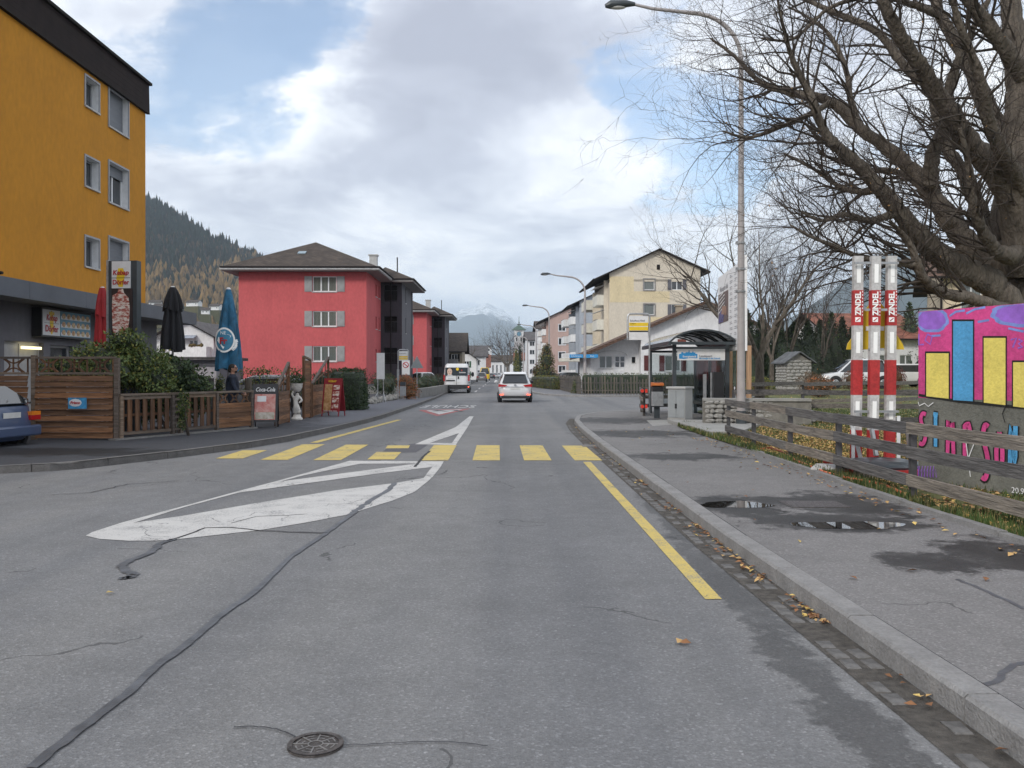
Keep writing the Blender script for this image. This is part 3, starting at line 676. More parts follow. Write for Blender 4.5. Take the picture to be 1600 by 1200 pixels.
# ground floor
M_canopy = mat('canopy_grey_metal', (.085, .095, .115), .45, .12, .8, metal=.2)
shop = [(sy(14) - 0, .14, 3.0, 2.45), (sy(70), .14, 2.2, 2.45)]
doorx = [(16.6, .14, 2.1, 2.35), (19.1, .14, 1.4, 2.3)]
M_white_pan = mat('white_shop_panel', (.42, .42, .43), .5, .06)
wall(ob, (.45, 0, 0), wa, Lw, 3.75, M_lgrey, doorx, rd=.2)
wall(ob, (.45, Lw, 0), R(180), 14.4, 3.75, M_lgrey, ())
window(ob, wa, (.45,0,0), *doorx[0], rd=.18, frame=M_white_pan, glass=M_white_pan, n=2, sill=False); window(ob, wa, (.45,0,0), *doorx[1], rd=.18, frame=M_white_pan, glass=M_glass, n=1, sill=False)
lampm = mat('lit_shop_lamp', (1, .85, .45), .4, .02, emit=1.6)
a = MB(); a.box(.42, 17.5, 2.28, .50, 18.5, 2.36); a.build('lamp', lampm, ob)
a = MB(); a.box(-.02, -.3, 3.60, 1.62, Lw + .9, 3.96); a.build('canopy', M_soff, ob)
for k in range(9):
    a = MB(); y0 = -.3 + k * (Lw + 1.2) / 9; a.box(1.62, y0, 3.55, 1.70, y0 + (Lw + 1.2) / 9 - .012, 4.03); a.build('canopy_fascia_panel', M_canopy, ob)
a = MB(); a.box(-.6, Lw + .9, 3.55, 1.70, Lw + .97, 4.03); a.build('canopy_fascia_panel', M_canopy, ob)
a = MB(); a.cyl((.9, 15.0, 3.96), .28, .22, 16); a.cyl((.9, 15.0, 4.18), .38, .05, 16); a.build('roof_vent', M_eave, ob)
# shop sign box
def mkfood(name, dough, bg):
    m = bpy.data.materials.new(name); m.use_nodes = True; t = m.node_tree; b = t.nodes['Principled BSDF']; co = N(t, 'ShaderNodeTexCoord').outputs['Object']
    n = noise(t, co, 14, 5, .7); L(t, ramp(t, n, [(.35, dough), (.5, (.6, .42, .2)), (.62, (.45, .12, .06)), (.7, (.2, .35, .08))]), b.inputs['Base Color']); b.inputs['Roughness'].default_value = .4; return m
M_food = mkfood('printed_food', (.75, .62, .38), (0, 0, 0)); M_signw = mat('sign_white', (.72, .72, .72), .4, .04); M_signb = mat('sign_blue', (.12, .30, .42), .4, .15, 2)
M_sred = mat('sign_red', (.45, .03, .04), .4, .05); M_syel = mat('sign_yellow', (.80, .55, .03), .4, .05); M_black = mat('black_metal', (.018, .018, .02), .4, .1)
ss0, ss1 = .45 * 0 + sy(42) + .6, sy(118) - .4
sg = thing('shop_sign', 'black framed kebab shop sign with food pictures, under the canopy', 'shop sign', (-13.80, 26.0, 2.66), R(90.5))
w_ = 3.1
a = MB(); a.box(0, 0, 0, w_, .28, .86); a.build('housing', M_black, sg)
a = MB(); a.box(.05, -.014, .05, 1.06, -.002, .81); a.build('name_panel', M_signw, sg)
a = MB(); a.box(1.08, -.014, .05, w_ - .05, -.002, .81); a.build('menu_panel', M_signb, sg)
a = MB(); a.ball((.55, -.018, .43), (.11, .006, .36), 14, 8); a.box(.40, -.022, .66, .70, -.016, .75); a.build('skewer_emblem', M_syel, sg)
letter('Kebap', .25, M_sred, sg, (.55, -.027, .57), (R(90), 0, 0), shear=.15, bold=.006); letter('Dörfer', .27, M_sred, sg, (.55, -.027, .24), (R(90), 0, 0), bold=.006)
a = MB(); a.box(.12, -.024, .41, .98, -.020, .418); a.build('divider', M_black, sg)
for r_ in range(3):
    a = MB(); a.box(1.12, -.017, .07 + r_*.25, w_ - .09, -.015, .17 + r_*.25); a.build('caption_strip', M_signw, sg)
    for k in range(6): a = MB(); a.ball((1.28 + k*.31, -.02, .17 + r_*.25), (.115, .008, .085), 10, 6); a.build('food_picture', M_food, sg)

# ---------------------------------------------------------------- red block of flats
def red_block(label):
    t = thing('apartment_building', label, 'building', (-20.35, 66, 0), R(.4)); W = 9.5
    rows = [(2.42, 1.15), (5.03, 1.15), (7.62, 1.15)]
    ops = [(5.50, z, 1.78, h) for z, h in rows]
    wall(t, (0,0,0), 0, W, 9.3, M_redw, ops, rd=.14)
    for o in ops: window(t, 0, (0,0,0), *o, rd=.12, glass=M_glassc, n=3, shutters=M_shut)
    rops = [(4.6, z + .05, .75, 1.0) for z, h in rows] + [(6.3, z + .05, .6, 1.0) for z, h in rows]
    wall(t, (W,0,0), wa, 7.6, 9.3, M_redw, rops, rd=.2)
    for o in rops: window(t, wa, (W,0,0), *o, rd=.18, n=1)
    wall(t, (0,22,0), R(-90), 22, 9.3, M_redw); wall(t, (W,22,0), R(180), W, 9.3, M_redw)
    a = MB(); a.box(-.04, -.04, -.05, W+.04, 7.6, .72); a.build('plinth', M_greyw, t)
    # stairwell and grey projecting wing
    sops = [(.25, z - .1, 1.0, 1.35) for z, h in rows]
    wall(t, (W-1.0, 7.62, 0), 0, 2.75, 9.3, M_char, [(1.25, z-.1, 1.1, 1.35) for z, h in rows], rd=.5)
    for z, h in rows:
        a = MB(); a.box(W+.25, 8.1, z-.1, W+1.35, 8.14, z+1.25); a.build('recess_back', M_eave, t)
        railing(t, [(W+.25, 7.66, z-.1), (W+1.35, 7.66, z-.1)], .9, M_black)
    gops = [(2.6, z-.05, .5, 1.35) for z, h in rows]
    wall(t, (W+1.75, 7.62, 0), wa, 7.0, 9.3, M_greyw, gops, rd=.25)
    for o in gops: window(t, wa, (W+1.75, 7.62, 0), *o, rd=.22, n=1)
    wall(t, (W+1.75, 14.62, 0), wa, 1.6, 9.3, M_char); wall(t, (W+1.75, 16.22, 0), R(180), 1.7, 9.3, M_char)
    wall(t, (W+.05, 16.2, 0), wa, 5.8, 9.3, M_char)
    # roofs: hipped over the red part, ridge running back; lower hip over the wing
    o_ = 1.05; zr = 9.36; x0, x1, y0, y1 = -o_, W + o_, -o_, 23; xm = (x0+x1)/2; rh = 2.62; yr = y0 + (xm-x0)*.98
    r_ = slab(t, 'roof', [(x0,y0,zr),(x1,y0,zr),(xm,yr,zr+rh)], .02, M_tile)
    slab(t, 'roof', [(x1,y0,zr),(x1,y1,zr),(xm,y1,zr+rh),(xm,yr,zr+rh)], .02, M_tile); slab(t, 'roof', [(x0,y1,zr),(x0,y0,zr),(xm,yr,zr+rh),(xm,y1,zr+rh)], .02, M_tile)
    a = MB(); a.box(x0+.02,y0+.02,zr-.26,x1-.02,y1,zr-.03); 
    e = a.build('eaves', M_soff, t)
    a = MB(); a.box(x0-.03,y0-.04,zr-.20,x1+.03,y0+.018,zr-.06); a.box(x1-.018,y0+.02,zr-.20,x1+.03,7.0,zr-.06); a.build('fascia_board', M_fasc, t)
    a = MB(); a.tube([(x0,y0-.08,zr-.02),(x1+.05,y0-.08,zr-.02)], .065, 8); a.tube([(x1+.08,y0-.05,zr-.02),(x1+.08,7.0,zr-.02)], .065, 8); a.build('gutter', M_eave, t)
    wx0, wx1, wy0, wy1 = W-1, W+2.8, 6.5, 17.2; zm = zr + 1.15; wxm = W + .2
    slab(t, 'roof', [(wx0,wy0,zr-.05),(wx1,wy0,zr-.05),(wxm,wy0+2.4,zm)], .02, M_tile); slab(t, 'roof', [(wx1,wy0,zr-.05),(wx1,wy1,zr-.05),(wxm,wy1-2.4,zm),(wxm,wy0+2.4,zm)], .02, M_tile)
    slab(t, 'roof', [(wx1,wy1,zr-.05),(wx0,wy1,zr-.05),(wxm,wy1-2.4,zm)], .02, M_tile)
    a = MB(); a.box(W+1.06,wy0+.02,zr-.31,wx1-.02,wy1-.02,zr-.08); a.build('eaves', M_soff, t)
    a = MB(); a.tube([(W+1.1,wy0-.06,zr-.1),(wx1+.05,wy0-.06,zr-.1),(wx1+.06,wy1,zr-.1)], .06, 8); a.tube([(W+.85,7.45,zr-.3),(W+.85,7.45,0)], .05, 8); a.build('gutter', M_eave, t)
    c_ = chimney(t, W-.3, 5.6, zr+.9, .6, .75, M_sill)
    a = MB(); a.tube([(W+1.2,9,zr+.6),(W+1.2,9,zr+2.0)], .05, 6); a.build('vent_pipe', M_eave, t)
    a = MB(); a.add([(4.1,1.6,zr+1.34),(4.75,1.6,zr+1.34),(4.75,2.1,zr+1.60),(4.1,2.1,zr+1.60)], [(0,1,2,3)]); 
    a = MB(); a.beam((4.25,1.75,zr+1.33),(4.25,2.25,zr+1.56), .6, .06); a.build('skylight', mat('skylight_glass', (.25,.32,.36), .1, .1), t)
    return t
red1 = red_block('nearer red block of flats with grey shutters and grey stair wing')
red2 = copy_tree(red1, loc=(-20.15, 110.5, 0), label='second red rendered block, standing behind the stair wing of the nearer one')

# ---------------------------------------------------------------- the row of balconied blocks on the right
def gable_flats(label, x, y, rz, m, patch, balm, W=9.9, Dp=14, zE=11.75, apex=5.4, zA=14.9, wins=(), cols=None):
    t = thing('apartment_building', label, 'building', (x, y, 0), rz)
    zR = zE + .95
    slope_l = (zA - zE) / (apex + 1.6)
    top = [(0, zA - slope_l*apex), (apex, zA), (W, zA - slope_l * (W-apex))]
    H0 = zE - .3
    ops = [w[:4] for w in wins]
    wall(t, (0,0,0), 0, W, H0, m, ops, top=top)
    for w in wins: window(t, 0, (0,0,0), *w[:4], **w[4])
    wall(t, (W,0,0), wa, Dp, H0+1, m); wall(t, (W,Dp,0), R(180), W, H0, m, top=[(W-s, z) for s, z in top][::-1])
    rows = [1.0, 3.7, 6.4, 9.1]
    lops = [(Dp - 6.0 + .8, z + .15, 1.6, 2.0) for z in rows] + [(Dp-11.5, z + .15, 2.2, 2.0) for z in rows]
    wall(t, (0,Dp,0), R(-90), Dp, H0-.1, m, lops)
    lops2 = lops
    for o in lops: window(t, R(-90), (0,Dp,0), *o, glass=M_glass, n=2, sill=False)
    for (px0, px1, py0, py1, mm) in patch:
        a = MB(); a.box(px0, -.012, py0, px1, -.002, py1); a.build('colour_field', mm, t)
    # balconies on the street side: two stacks
    for bi, (ya, yb, dx) in enumerate(((1.0, 5.2, 1.25), (8.2, 13.2, 1.7))):
        for z in rows:
            a = MB(); a.box(-dx, ya, z-.12, 0, yb, z); a.box(-dx, ya, z, -dx+.08, yb, z+1.0); a.box(-dx+.08, ya, z, -.002, ya+.08, z+1.0); a.box(-dx+.08, yb-.08, z, -.002, yb, z+1.0)
            b_ = a.build('balcony', balm, t); a = MB(); a.box(-dx-.03, ya-.03, z+1.0, -dx+.11, yb+.03, z+1.04); a.build('handrail', M_soff, b_)
            if bi == 0 and z > 5:
                a = MB(); a.prism([(-.05, ya+.3, z+2.25), (-.05, yb-.3, z+2.25), (-1.5, yb-.3, z+1.75), (-1.5, ya+.3, z+1.75)], (0,0,.03)); a.build('awning', M_balw, t)
        a = MB(); a.box(-.9, ya-.1, 0, -.004, ya-.02, zE-.8) if bi else a.box(-.5, ya-.1, 0, -.004, ya-.02, zE-.1); a.build('side_screen', m, t)
    xe = -1.75; ze = zA - slope_l*(apex - xe)
    slab(t, 'roof', [(xe,-.5,ze),(apex,-.5,zA+.12),(apex,Dp+.9,zA+.12),(xe,Dp+.9,ze)][::-1][::-1], .16, M_tile)
    xr = W + 1.0; slab(t, 'roof', [(apex,-.5,zA+.12),(xr,-.5,zA+.12-slope_l*(xr-apex)),(xr,Dp+.9,zA+.12-slope_l*(xr-apex)),(apex,Dp+.9,zA+.12)], .16, M_tile)
    a = MB(); a.tube([(xe-.05,-.9,ze-.05),(xe-.05,Dp+.9,ze-.05)], .07, 6); a.build('gutter', M_eave, t)
    return t
sw = dict(n=1, surround=M_soff, glass=M_glassc, sill=False); shw = dict(n=2, shutters=M_dshut, sill=False)
rows4 = [1.95, 4.65, 7.85, 10.55]
yw = []
for z in rows4: yw += [(3.75, z, 1.15, 1.15, sw), (6.75, z, 1.2, 1.15, shw)]
gable_flats('cream and yellow block of flats with gable front, above the white bungalow', 10.55, 96, R(1.3), M_cream,
            [(0.02, 2.65, 9.2, 12.0, M_yell), (4.9-0, 7.0-.45, 9.2, 10.4, M_yell), (2.65, 4.9, 9.25, 10.4, M_yell), (3.0, 6.3, 6.5, 7.6, M_yell), (.02, 3, 1.2, 3.9, M_yell)], M_balc, wins=yw)
gable_flats('blue grey block of flats with white balconies, behind the yellow gabled one', 10.2, 134, R(1.4), M_bluew, [], M_balw, wins=[(2.2, z, 1.3, 1.2, dict(n=2)) for z in rows4])
gable_flats('salmon pink block of flats with white framed windows, behind the blue one', 7.2, 173, R(1.4), M_pinkw, [], M_balw, W=11, wins=[(1.9, z, 1.35, 1.3, dict(n=2, surround=M_wframe, sill=False)) for z in (1.6, 4.3, 7.0, 9.7)])
for o_ in [o for o in bpy.data.objects if o.type == 'EMPTY' and 'gable front, above' in o.get('label', '')]:
    a = MB(); a.box(5.15, -.03, 12.75, 5.5, -.004, 13.3); a.build('attic_vent', M_eave, o_)
# small flat-roofed entrance beside the yellow block
t = thing('entrance_porch', 'low porch with flat cream roof under the yellow block', 'porch', (X(893, 93), 93, 0))
a = MB(); a.box(-1.2, -.4, 2.75, 3.2, 3, 3.1); a.build('roof', M_balc, t); a = MB(); a.box(.9, 0, 0, 3.2, 2.8, 2.75); a.build('wall', M_greyw, t)
for k in range(3): a = MB(); a.box(1.1 + k*.7, -.03, .1, 1.1 + k*.7 + .5, .0, 2.3); a.build('door', M_soff, t)
# far houses
def simple_house(label, x, y, W, Dp, zE, zA, m, roof, wins, axis='x', rz=0, name='house', balc=(), over=.7, ch=False, z0=0, glass=None, shut=None, cat='house'):
    t = thing(name, label, cat, (x, y, z0), rz)
    ops = [(s, z, w, h) for s, z, w, h in wins]
    if axis == 'y': wall(t, (0,0,0), 0, W, zE, m, ops, top=[(W/2, zA)])
    else: wall(t, (0,0,0), 0, W, zE, m, ops)
    for o in ops: window(t, 0, (0,0,0), *o, n=2 if o[2] > .7 else 1, glass=glass, shutters=shut)
    gx = [(Dp/2, zA)] if axis == 'x' else None
    wall(t, (W,0,0), wa, Dp, zE, m, top=gx); wall(t, (0,Dp,0), R(-90), Dp, zE, m, top=gx); wall(t, (W,Dp,0), R(180), W, zE, m, top=None if axis == 'x' else [(W/2, zA)])
    k = over
    if axis == 'y':
        s_ = (zA - zE) / (W/2); slab(t, 'roof', [(-k,-k,zE-s_*k+.1),(W/2,-k,zA+.1),(W/2,Dp+k,zA+.1),(-k,Dp+k,zE-s_*k+.1)], .14, roof); r_ = slab(t, 'roof', [(W/2,-k,zA+.1),(W+k,-k,zE-s_*k+.1),(W+k,Dp+k,zE-s_*k+.1),(W/2,Dp+k,zA+.1)], .14, roof)
    else:
        s_ = (zA - zE) / (Dp/2); r_ = slab(t, 'roof', [(-k,-k,zE-s_*k+.1),(W+k,-k,zE-s_*k+.1),(W+k,Dp/2,zA+.1),(-k,Dp/2,zA+.1)], .14, roof); slab(t, 'roof', [(-k,Dp/2,zA+.1),(W+k,Dp/2,zA+.1),(W+k,Dp+k,zE-s_*k+.1),(-k,Dp+k,zE-s_*k+.1)], .14, roof)
    if ch: chimney(r_, W*.7, Dp*.35, zE + (zA-zE)*.7 + .1, .6, .9)
    for (s, z, w) in balc:
        a = MB(); a.box(s, -1.2, z-.15, s+w, -.002, z); a.box(s, -1.2, z, s+w, -1.12, z+.95); a.box(s, -1.12, z, s+.08, -.002, z+.95); a.box(s+w-.08, -1.12, z, s+w, -.002, z+.95); a.build('balcony', M_balw if m is not M_tan else M_soff, t)
    return t
simple_house('brown roofed tan house with grey balcony beyond the red flats', -17.5, 130, 10.2, 12, 4.9, 7.6, M_tan, M_tile, [(1.5,3.0,1.4,1.3),(6,3.0,1.6,1.6),(6,.6,1.6,1.4),(8.6,3.2,.9,1.1)], 'x', R(1.2), balc=[(5.2,2.6,4.4)], shut=M_eave, ch=True)
simple_house('white house with green shutters and dark roof left of the road', -13.6, 180, 6.4, 10, 4.4, 6.6, M_whitew, M_tileg, [(1,2.6,1.1,1.3),(3.8,2.6,1.1,1.3),(3.8,.5,1.1,1.3)], 'y', R(1.2), shut=mat('green_shutter',(.02,.09,.04),.6))
simple_house('long house with high dark roof beyond the green shuttered one', -14.5, 245, 7.2, 14, 6.2, 9.2, M_whitew, M_tileg, [(1,3.6,1.2,1.4),(4.4,3.6,1.2,1.4),(4.4,.8,1.2,1.4)], 'x', R(1.2))
simple_house('orange tiled house at the far end of the left side', -16.5, 350, 7.5, 10, 4.2, 8.6, M_tan, M_tiler, [(1,2.2,1.2,1.3),(4.6,2.2,1.2,1.3),(4.6,.3,1.2,1.3)], 'x', R(1.2))
simple_house('white flats showing above the far orange tiled roof', -19, 430, 9, 12, 14.4, 14.8, M_whitew, M_tileg, [(s, z, 2.2, 1.2) for s in (.8, 3.4, 6) for z in (4, 6.8, 9.6, 12)], 'x', 0, name='apartment_building', cat='building')
simple_house('low white hall with tall windows beneath the far bare tree', -10, 400, 10.5, 14, 6.8, 9.5, M_whitew, M_tile, [(s, 1.4, .8, 3.6) for s in (1, 2.8, 4.6, 6.4, 8.2)], 'x', 0, name='hall', cat='hall')
t = simple_house('white apartment block with stacked white balconies at the far right of the road', 4.4, 255, 9.2, 16, 11.0, 13.6, M_whitew, M_tileg, [(s, z, 1.4, 1.3) for s in (.7, 3.4, 6.6) for z in (1.2, 4.0, 6.8, 9.2)], 'x', R(1.5), name='apartment_building', cat='building', balc=[(s, z, 3.4) for s in (2.9, ) for z in (.9, 3.7, 6.5, 9.0)])
simple_house('white gabled flats with dark balconies just beyond the pink block', 6.3, 212, 6.0, 14, 12.2, 14.2, M_whitew, M_tile, [(s, z, 1.2, 1.3) for s in (.8, 3.6) for z in (1.2, 4.0, 6.8, 9.4)], 'x', R(1.5), name='apartment_building', cat='building', balc=[(.4, z, 2.2) for z in (.9, 3.7, 6.5, 9.1)])
simple_house('red brown roofed house half hidden behind the far lamps', 1.2, 330, 6.5, 10, 6.4, 9.0, M_whitew, M_tiler, [(s, z, 1.2, 1.2) for s in (1, 4.2) for z in (1, 3.8)], 'x', 0)
# church tower and castle wing
t = thing('church_tower', 'white clock tower with green bell roof and spire rising beyond the far trees', 'tower', (X(803.5, 520), 520, 0))
a = MB(); a.box(0, 0, 0, 5.6, 5.6, 26.5); a.build('wall', M_whitew, t)
M_copper = mat('green_copper', (.07, .12, .09), .6, .15, .8)
a = MB(); a.tube([(2.8,2.8,26.5),(2.8,2.8,26.9),(2.8,2.8,28.2),(2.8,2.8,29.6)], [4.4, 4.2, 2.5, .4], 8); a.build('roof', M_copper, t); a = MB(); a.tube([(2.8,2.8,29.4),(2.8,2.8,34.8)], [.28,.08], 6); a.ball((2.8,2.8,31), .4, 8, 6); a.build('spire', M_copper, t)
a = MB(); a.cyl((2.8,-.1,24.2), 1.3, .09, 20, axis='y'); a.build('clock_face', M_signb, t)
for x in (1.0, 3.7): a = MB(); a.box(x, -.05, 20.0, x+.8, -.01, 22.0); a.build('window', M_glass, t)
t = thing('castle_wing', 'grey stone castle wing with rows of small windows beside the white clock tower', 'building', (X(820.5, 540), 540, 0))
a = MB(); a.box(0, 0, 0, 11.5, 8, 23.0); a.build('wall', M_greyw, t); a = MB(); a.prism([(-.5,-.5,23),(12,-.5,23),(11,4,25.6),(1,4,25.6)], (0, 0, .2)); a.build('roof', M_tileg, t)
for k in range(6):
    for z in (17, 20.3): a = MB(); a.box(.9+k*1.8, -.05, z, 1.7+k*1.8, -.01, z+1.4); a.build('window', M_wframe, t)
# ---------------------------------------------------------------- white bungalow behind the picket fence
wb = thing('bungalow', 'white rendered bungalow with low brown roof and arched window, behind the picket fence', 'house', (6.55, 74, 0), R(0)); W = 18.6; zE = 3.35; zA = 7.35
wops = [(X(935,74)-6.55, Z(575,74), 1.1, .95)]
wall(wb, (0,0,0), 0, X(998,74)-6.55, zE, M_whitew, [(.72, 1.95, 1.12, 1.05), (2.0, .3, .9, 2.85), (3.45, 2.4, .3, .5)], top=[(X(998,74)-6.55, zE + (X(998,74)-6.55)*.43)])
window(wb, 0, (0,0,0), .72, 1.95, 1.12, 1.05, n=2, glass=M_glassc); window(wb, 0, (0,0,0), 2.0, .3, .9, 2.85, n=2, sill=False, glass=M_wframe, hbar=True); window(wb, 0, (0,0,0), 3.45, 2.4, .3, .5, n=1, frame=M_eave)
a = MB()
for x0 in (2.1, 2.52):
    for z0 in (2.08, 2.54): a.box(x0, .05, z0, x0+.30, .065, z0+.38)
a.build('door_pane', M_glass, wb)
a = MB()
for k in range(12):
    t0, t1 = k*math.pi/12, (k+1)*math.pi/12
    p = [Vector((1.75+1.25*math.cos(t_)*r_, -.04, 2.98+.42*math.sin(t_)*r_)) for r_ in (1, 1.08) for t_ in (t0, t1)]; a.add([p[0], p[1], p[3], p[2]], [(0,1,2,3)])
a.build('arch_moulding', M_sill, wb)
xs_ = X(998,74)-6.55
wall(wb, (xs_,-1.3,0), 0, W-xs_, zE, M_whitew, [(1.95, 1.7, 1.3, 1.3), (5.2, 1.7, 1.3, 1.3)], top=[(0, zE+xs_*.43), (9.3-xs_, zA), (W-xs_, zE)])
for s in (1.95, 5.2): window(wb, 0, (xs_,-1.3,0), s, 1.7, 1.3, 1.3, n=2, shutters=mat('dark_red_shutter', (.10,.02,.02), .6), glass=M_glassc)
a = MB(); a.box(xs_+.25, -1.36, 1.75, xs_+.6, -1.305, 3.0)
for k in range(14): a.box(xs_+.28, -1.372, 1.79+k*.085, xs_+.57, -1.36, 1.84+k*.085)
a.build('shutter', MC['dark_red_shutter'], wb)
for (x0, z0, w0, h0) in ((xs_+2.9, 4.55, .8, .28), (xs_+3.0, 4.05, .7, .28), (xs_+5.5, 4.6, 1.2, .25)): a = MB(); a.box(x0, -1.33, z0, x0+w0, -1.304, z0+h0); a.build('brick_patch', mat('exposed_brick', (.16,.05,.035), .9, .3, 9), wb)
wall(wb, (xs_,-1.3,0), wa, 1.3, zE + 1.3, M_whitew); wall(wb, (0,12,0), R(-90), 12, zE, M_whitew); wall(wb, (W,-1.3,0), wa, 13.3, zE, M_whitew)
M_rbrown = tiles('warm_brown_tiles', (.08,.045,.03), (.14,.08,.055)); s_ = .43
r1 = slab(wb, 'roof', [(-.9,-2.0,zE-.9*s_+.12),(9.3,-2.0,zA+.12),(9.3,12.7,zA+.12),(-.9,12.7,zE-.9*s_+.12)], .26, M_rbrown, M_rbrown); slab(wb, 'roof', [(9.3,-2.0,zA+.12),(W+.9,-2.0,zE-.9*s_+.12),(W+.9,12.7,zE-.9*s_+.12),(9.3,12.7,zA+.12)], .26, M_rbrown, M_rbrown)
chimney(r1, 7.6, 1.2, 6.3, .5, .9, M_tan)
# ---------------------------------------------------------------- chalet with red roof, right
simple_house('white chalet with red brown tiled roof behind the parked white cars', 25.6, 70, 7.4, 9, 4.1, 6.1, M_whitew, M_tiler, [(.6,1.4,1.2,1.2),(3.0,1.4,1.2,1.2),(5.4,1.4,1.1,1.2)], 'x', R(8), z0=.4, glass=M_glassc)
yb = simple_house('pale yellow house with dark downpipe half hidden by the big bare tree', X(1474, 52), 52, 24, 12, 6.9, 9.0, M_pyell, M_rbrown, [(s, z, 1.1, 1.9) for s in (.9, 3.4, 6.2, 9, 12, 15) for z in (1.6, 4.6)], 'x', R(-21), z0=.5, over=.9, glass=M_glassc)
a = MB(); a.tube([(-.12,-.12,0),(-.12,-.12,7.0)], .06, 8); a.box(-.35,-.35,6.7,.1,.1,7.25); a.build('downpipe', M_eave, yb)
# ---------------------------------------------------------------- white chalet and garages behind the parasols, left
wc = simple_house('white chalet with balcony and striped awning seen between the parasols', X(243, 90), 90, 5.9, 11, 5.3, 6.9, M_whitew, M_tileg, [(1.2,3.6,1.5,1.3),(3.4,3.6,.9,1.3)], 'y', R(0), over=.7)
a = MB(); a.box(.3, -1.3, 2.9, 5.6, -.002, 3.05); a.box(.3, -1.3, 3.05, 5.6, -1.2, 4.2); a.box(5.5, -1.2, 3.05, 5.6, -.002, 4.2); bb = a.build('balcony', M_balw, wc)
a = MB()
for k in range(14): a.ball((3.9 + ru(0, 1.3), -1.22, 4.3 + ru(-.04, .1)), .16, 6, 4, jit=.3)
a.build('planter_flowers', mat('rusty_flowers', (.10,.07,.02), .9, .5, 8), bb)
a = MB(); a.prism([(1.0,-.02,5.35),(4.2,-.02,5.35),(4.2,-.9,5.05),(1.0,-.9,5.05)], (0,0,.04)); a.build('awning', mat('blue_striped_awning', (.10,.16,.25), .8, .02, 3, col2=(.6,.62,.66), stretch=(4,0,0)), wc)
gr = thing('garage_row', 'grey garages with white doors below the white chalet', 'garage', (X(236, 57), 57, 0))
wall(gr, (0,0,0), 0, 4.4, 2.4, M_greyw, [(.3,.05,1.8,2.0),(2.4,.05,1.8,2.0)], rd=.15)
for s in (.3, 2.4): a = MB(); a.box(s, .15, .05, s+1.8, .2, 2.05); a.build('garage_door', mat('garage_door_paint', (.34,.32,.34), .6, .1), gr)
wall(gr, (4.4,0,0), wa, 5, 2.4, M_greyw); a = MB(); a.box(-.3,-.4,2.4,4.7,5.2,2.6); a.build('roof', M_tileg, gr)
# ================================================================ hill, mountains, haze
def ridge_y(px):
    pts = [(-700, 60), (-200, 180), (100, 270), (237, 318), (300, 352), (345, 378), (400, 402), (470, 440), (560, 490), (650, 540), (760, 578)]
    for (a, b), (c, d) in zip(pts, pts[1:]):
        if a <= px <= c: return b + (d - b) * (px - a) / (c - a)
    return pts[0][1] if px < pts[0][0] else pts[-1][1]
def hill_pt(px, t):          # t 0 valley floor .. 1 ridge; slope gentle below (village) then steep forest
    d = 520 + 900 * t; zr = EYE + (HZ - ridge_y(px)) * 1420 / F
    z = zr * (.10 * min(1, t / .25) + .90 * max(0, (t - .12) / .88) ** 1.25) if t > 0 else -1
    return Vector((X(px, 1420) * (.45 + .55 * t), d, z + 2.5 * mnoise.noise(Vector((px * .03, t * 14, 0))) * t * 2))
M_hill = mat('autumn_hillside', (.045, .055, .022), .95, .3, .02, .3, 1, col2=(.12, .10, .045), world=True)
a = MB(); nt_, npx = 36, 60
for i in range(nt_ + 1):
    for j in range(npx + 1):
        px = -700 + 1460 * j / npx
        a.v.append(tuple(hill_pt(px, i / nt_)) )
for j in range(npx + 1):
    p = hill_pt(-700 + 1460 * j / npx, 1); a.v.append((p.x * 1.5, p.y + 1200, -5))
for i in range(nt_ + 1):
    for j in range(npx): q = i * (npx + 1) + j; a.f.append((q, q+1, q+npx+2, q+npx+1)); a.m.append(0)
struct(a.build('hill', M_hill, smooth=True))
random.seed(5)
M_spruce = mat('spruce', (.010, .018, .014), .95, .5, .06, world=True); M_brownt = mat('bare_beech', (.055, .038, .025), .95, .5, .06, world=True); M_larch = mat('golden_larch', (.17, .11, .045), .95, .35, .06, world=True)
a = MB(); n_t = 0
for k in range(9500):
    px = ru(150, 470); t = ru(.20, 1.0); p = hill_pt(px, t)
    scr = 800 + p.x * F / p.y
    if not 215 < scr < 480: continue
    yy = HZ - (p.z - EYE) * F / p.y
    nz = mnoise.noise(Vector((p.x * .008, p.z * .02, 3)))
    low = (yy - 405) / 60 + nz * 1.1 - (p.x + 400) * 0
    if t < .34 and rnd() > .35 + nz: continue
    if low + ru(-.5, .5) > .45: mi = 2 if rnd() < .42 else (1 if rnd() < .7 else 0)
    elif low + ru(-.5, .5) > -.5: mi = 1 if rnd() < .45 else 0
    else: mi = 0 if rnd() < .9 else 1
    h = ru(7, 20) * (1 if mi != 1 else .75); r_ = h * ru(.17, .24) * (1.35 if mi else 1); n = 5; b = len(a.v); ang = ru(0, 6)
    prof = [(.05, .7), (.30, 1.0), (.55, .62), (.8, .3), (1, .02)] if mi else [(.03, 1.0), (.4, .68), (.7, .36), (1, .02)]
    for z_, q in prof:
        for j in range(n):
            w_ = ang + 6.283 * j / n; jj = ru(.75, 1.25); a.v.append((p.x + math.cos(w_) * r_ * q * jj, p.y + math.sin(w_) * r_ * q * jj, p.z + h * z_ - .8))
    for i in range(len(prof) - 1):
        for j in range(n): a.f.append((b+i*n+j, b+i*n+(j+1)%n, b+(i+1)*n+(j+1)%n, b+(i+1)*n+j)); a.m.append(mi)
tag(a.build('hillside_forest', [M_spruce, M_brownt, M_larch]), 'dark spruce forest with golden larches covering the hillside', 'forest', kind='stuff')
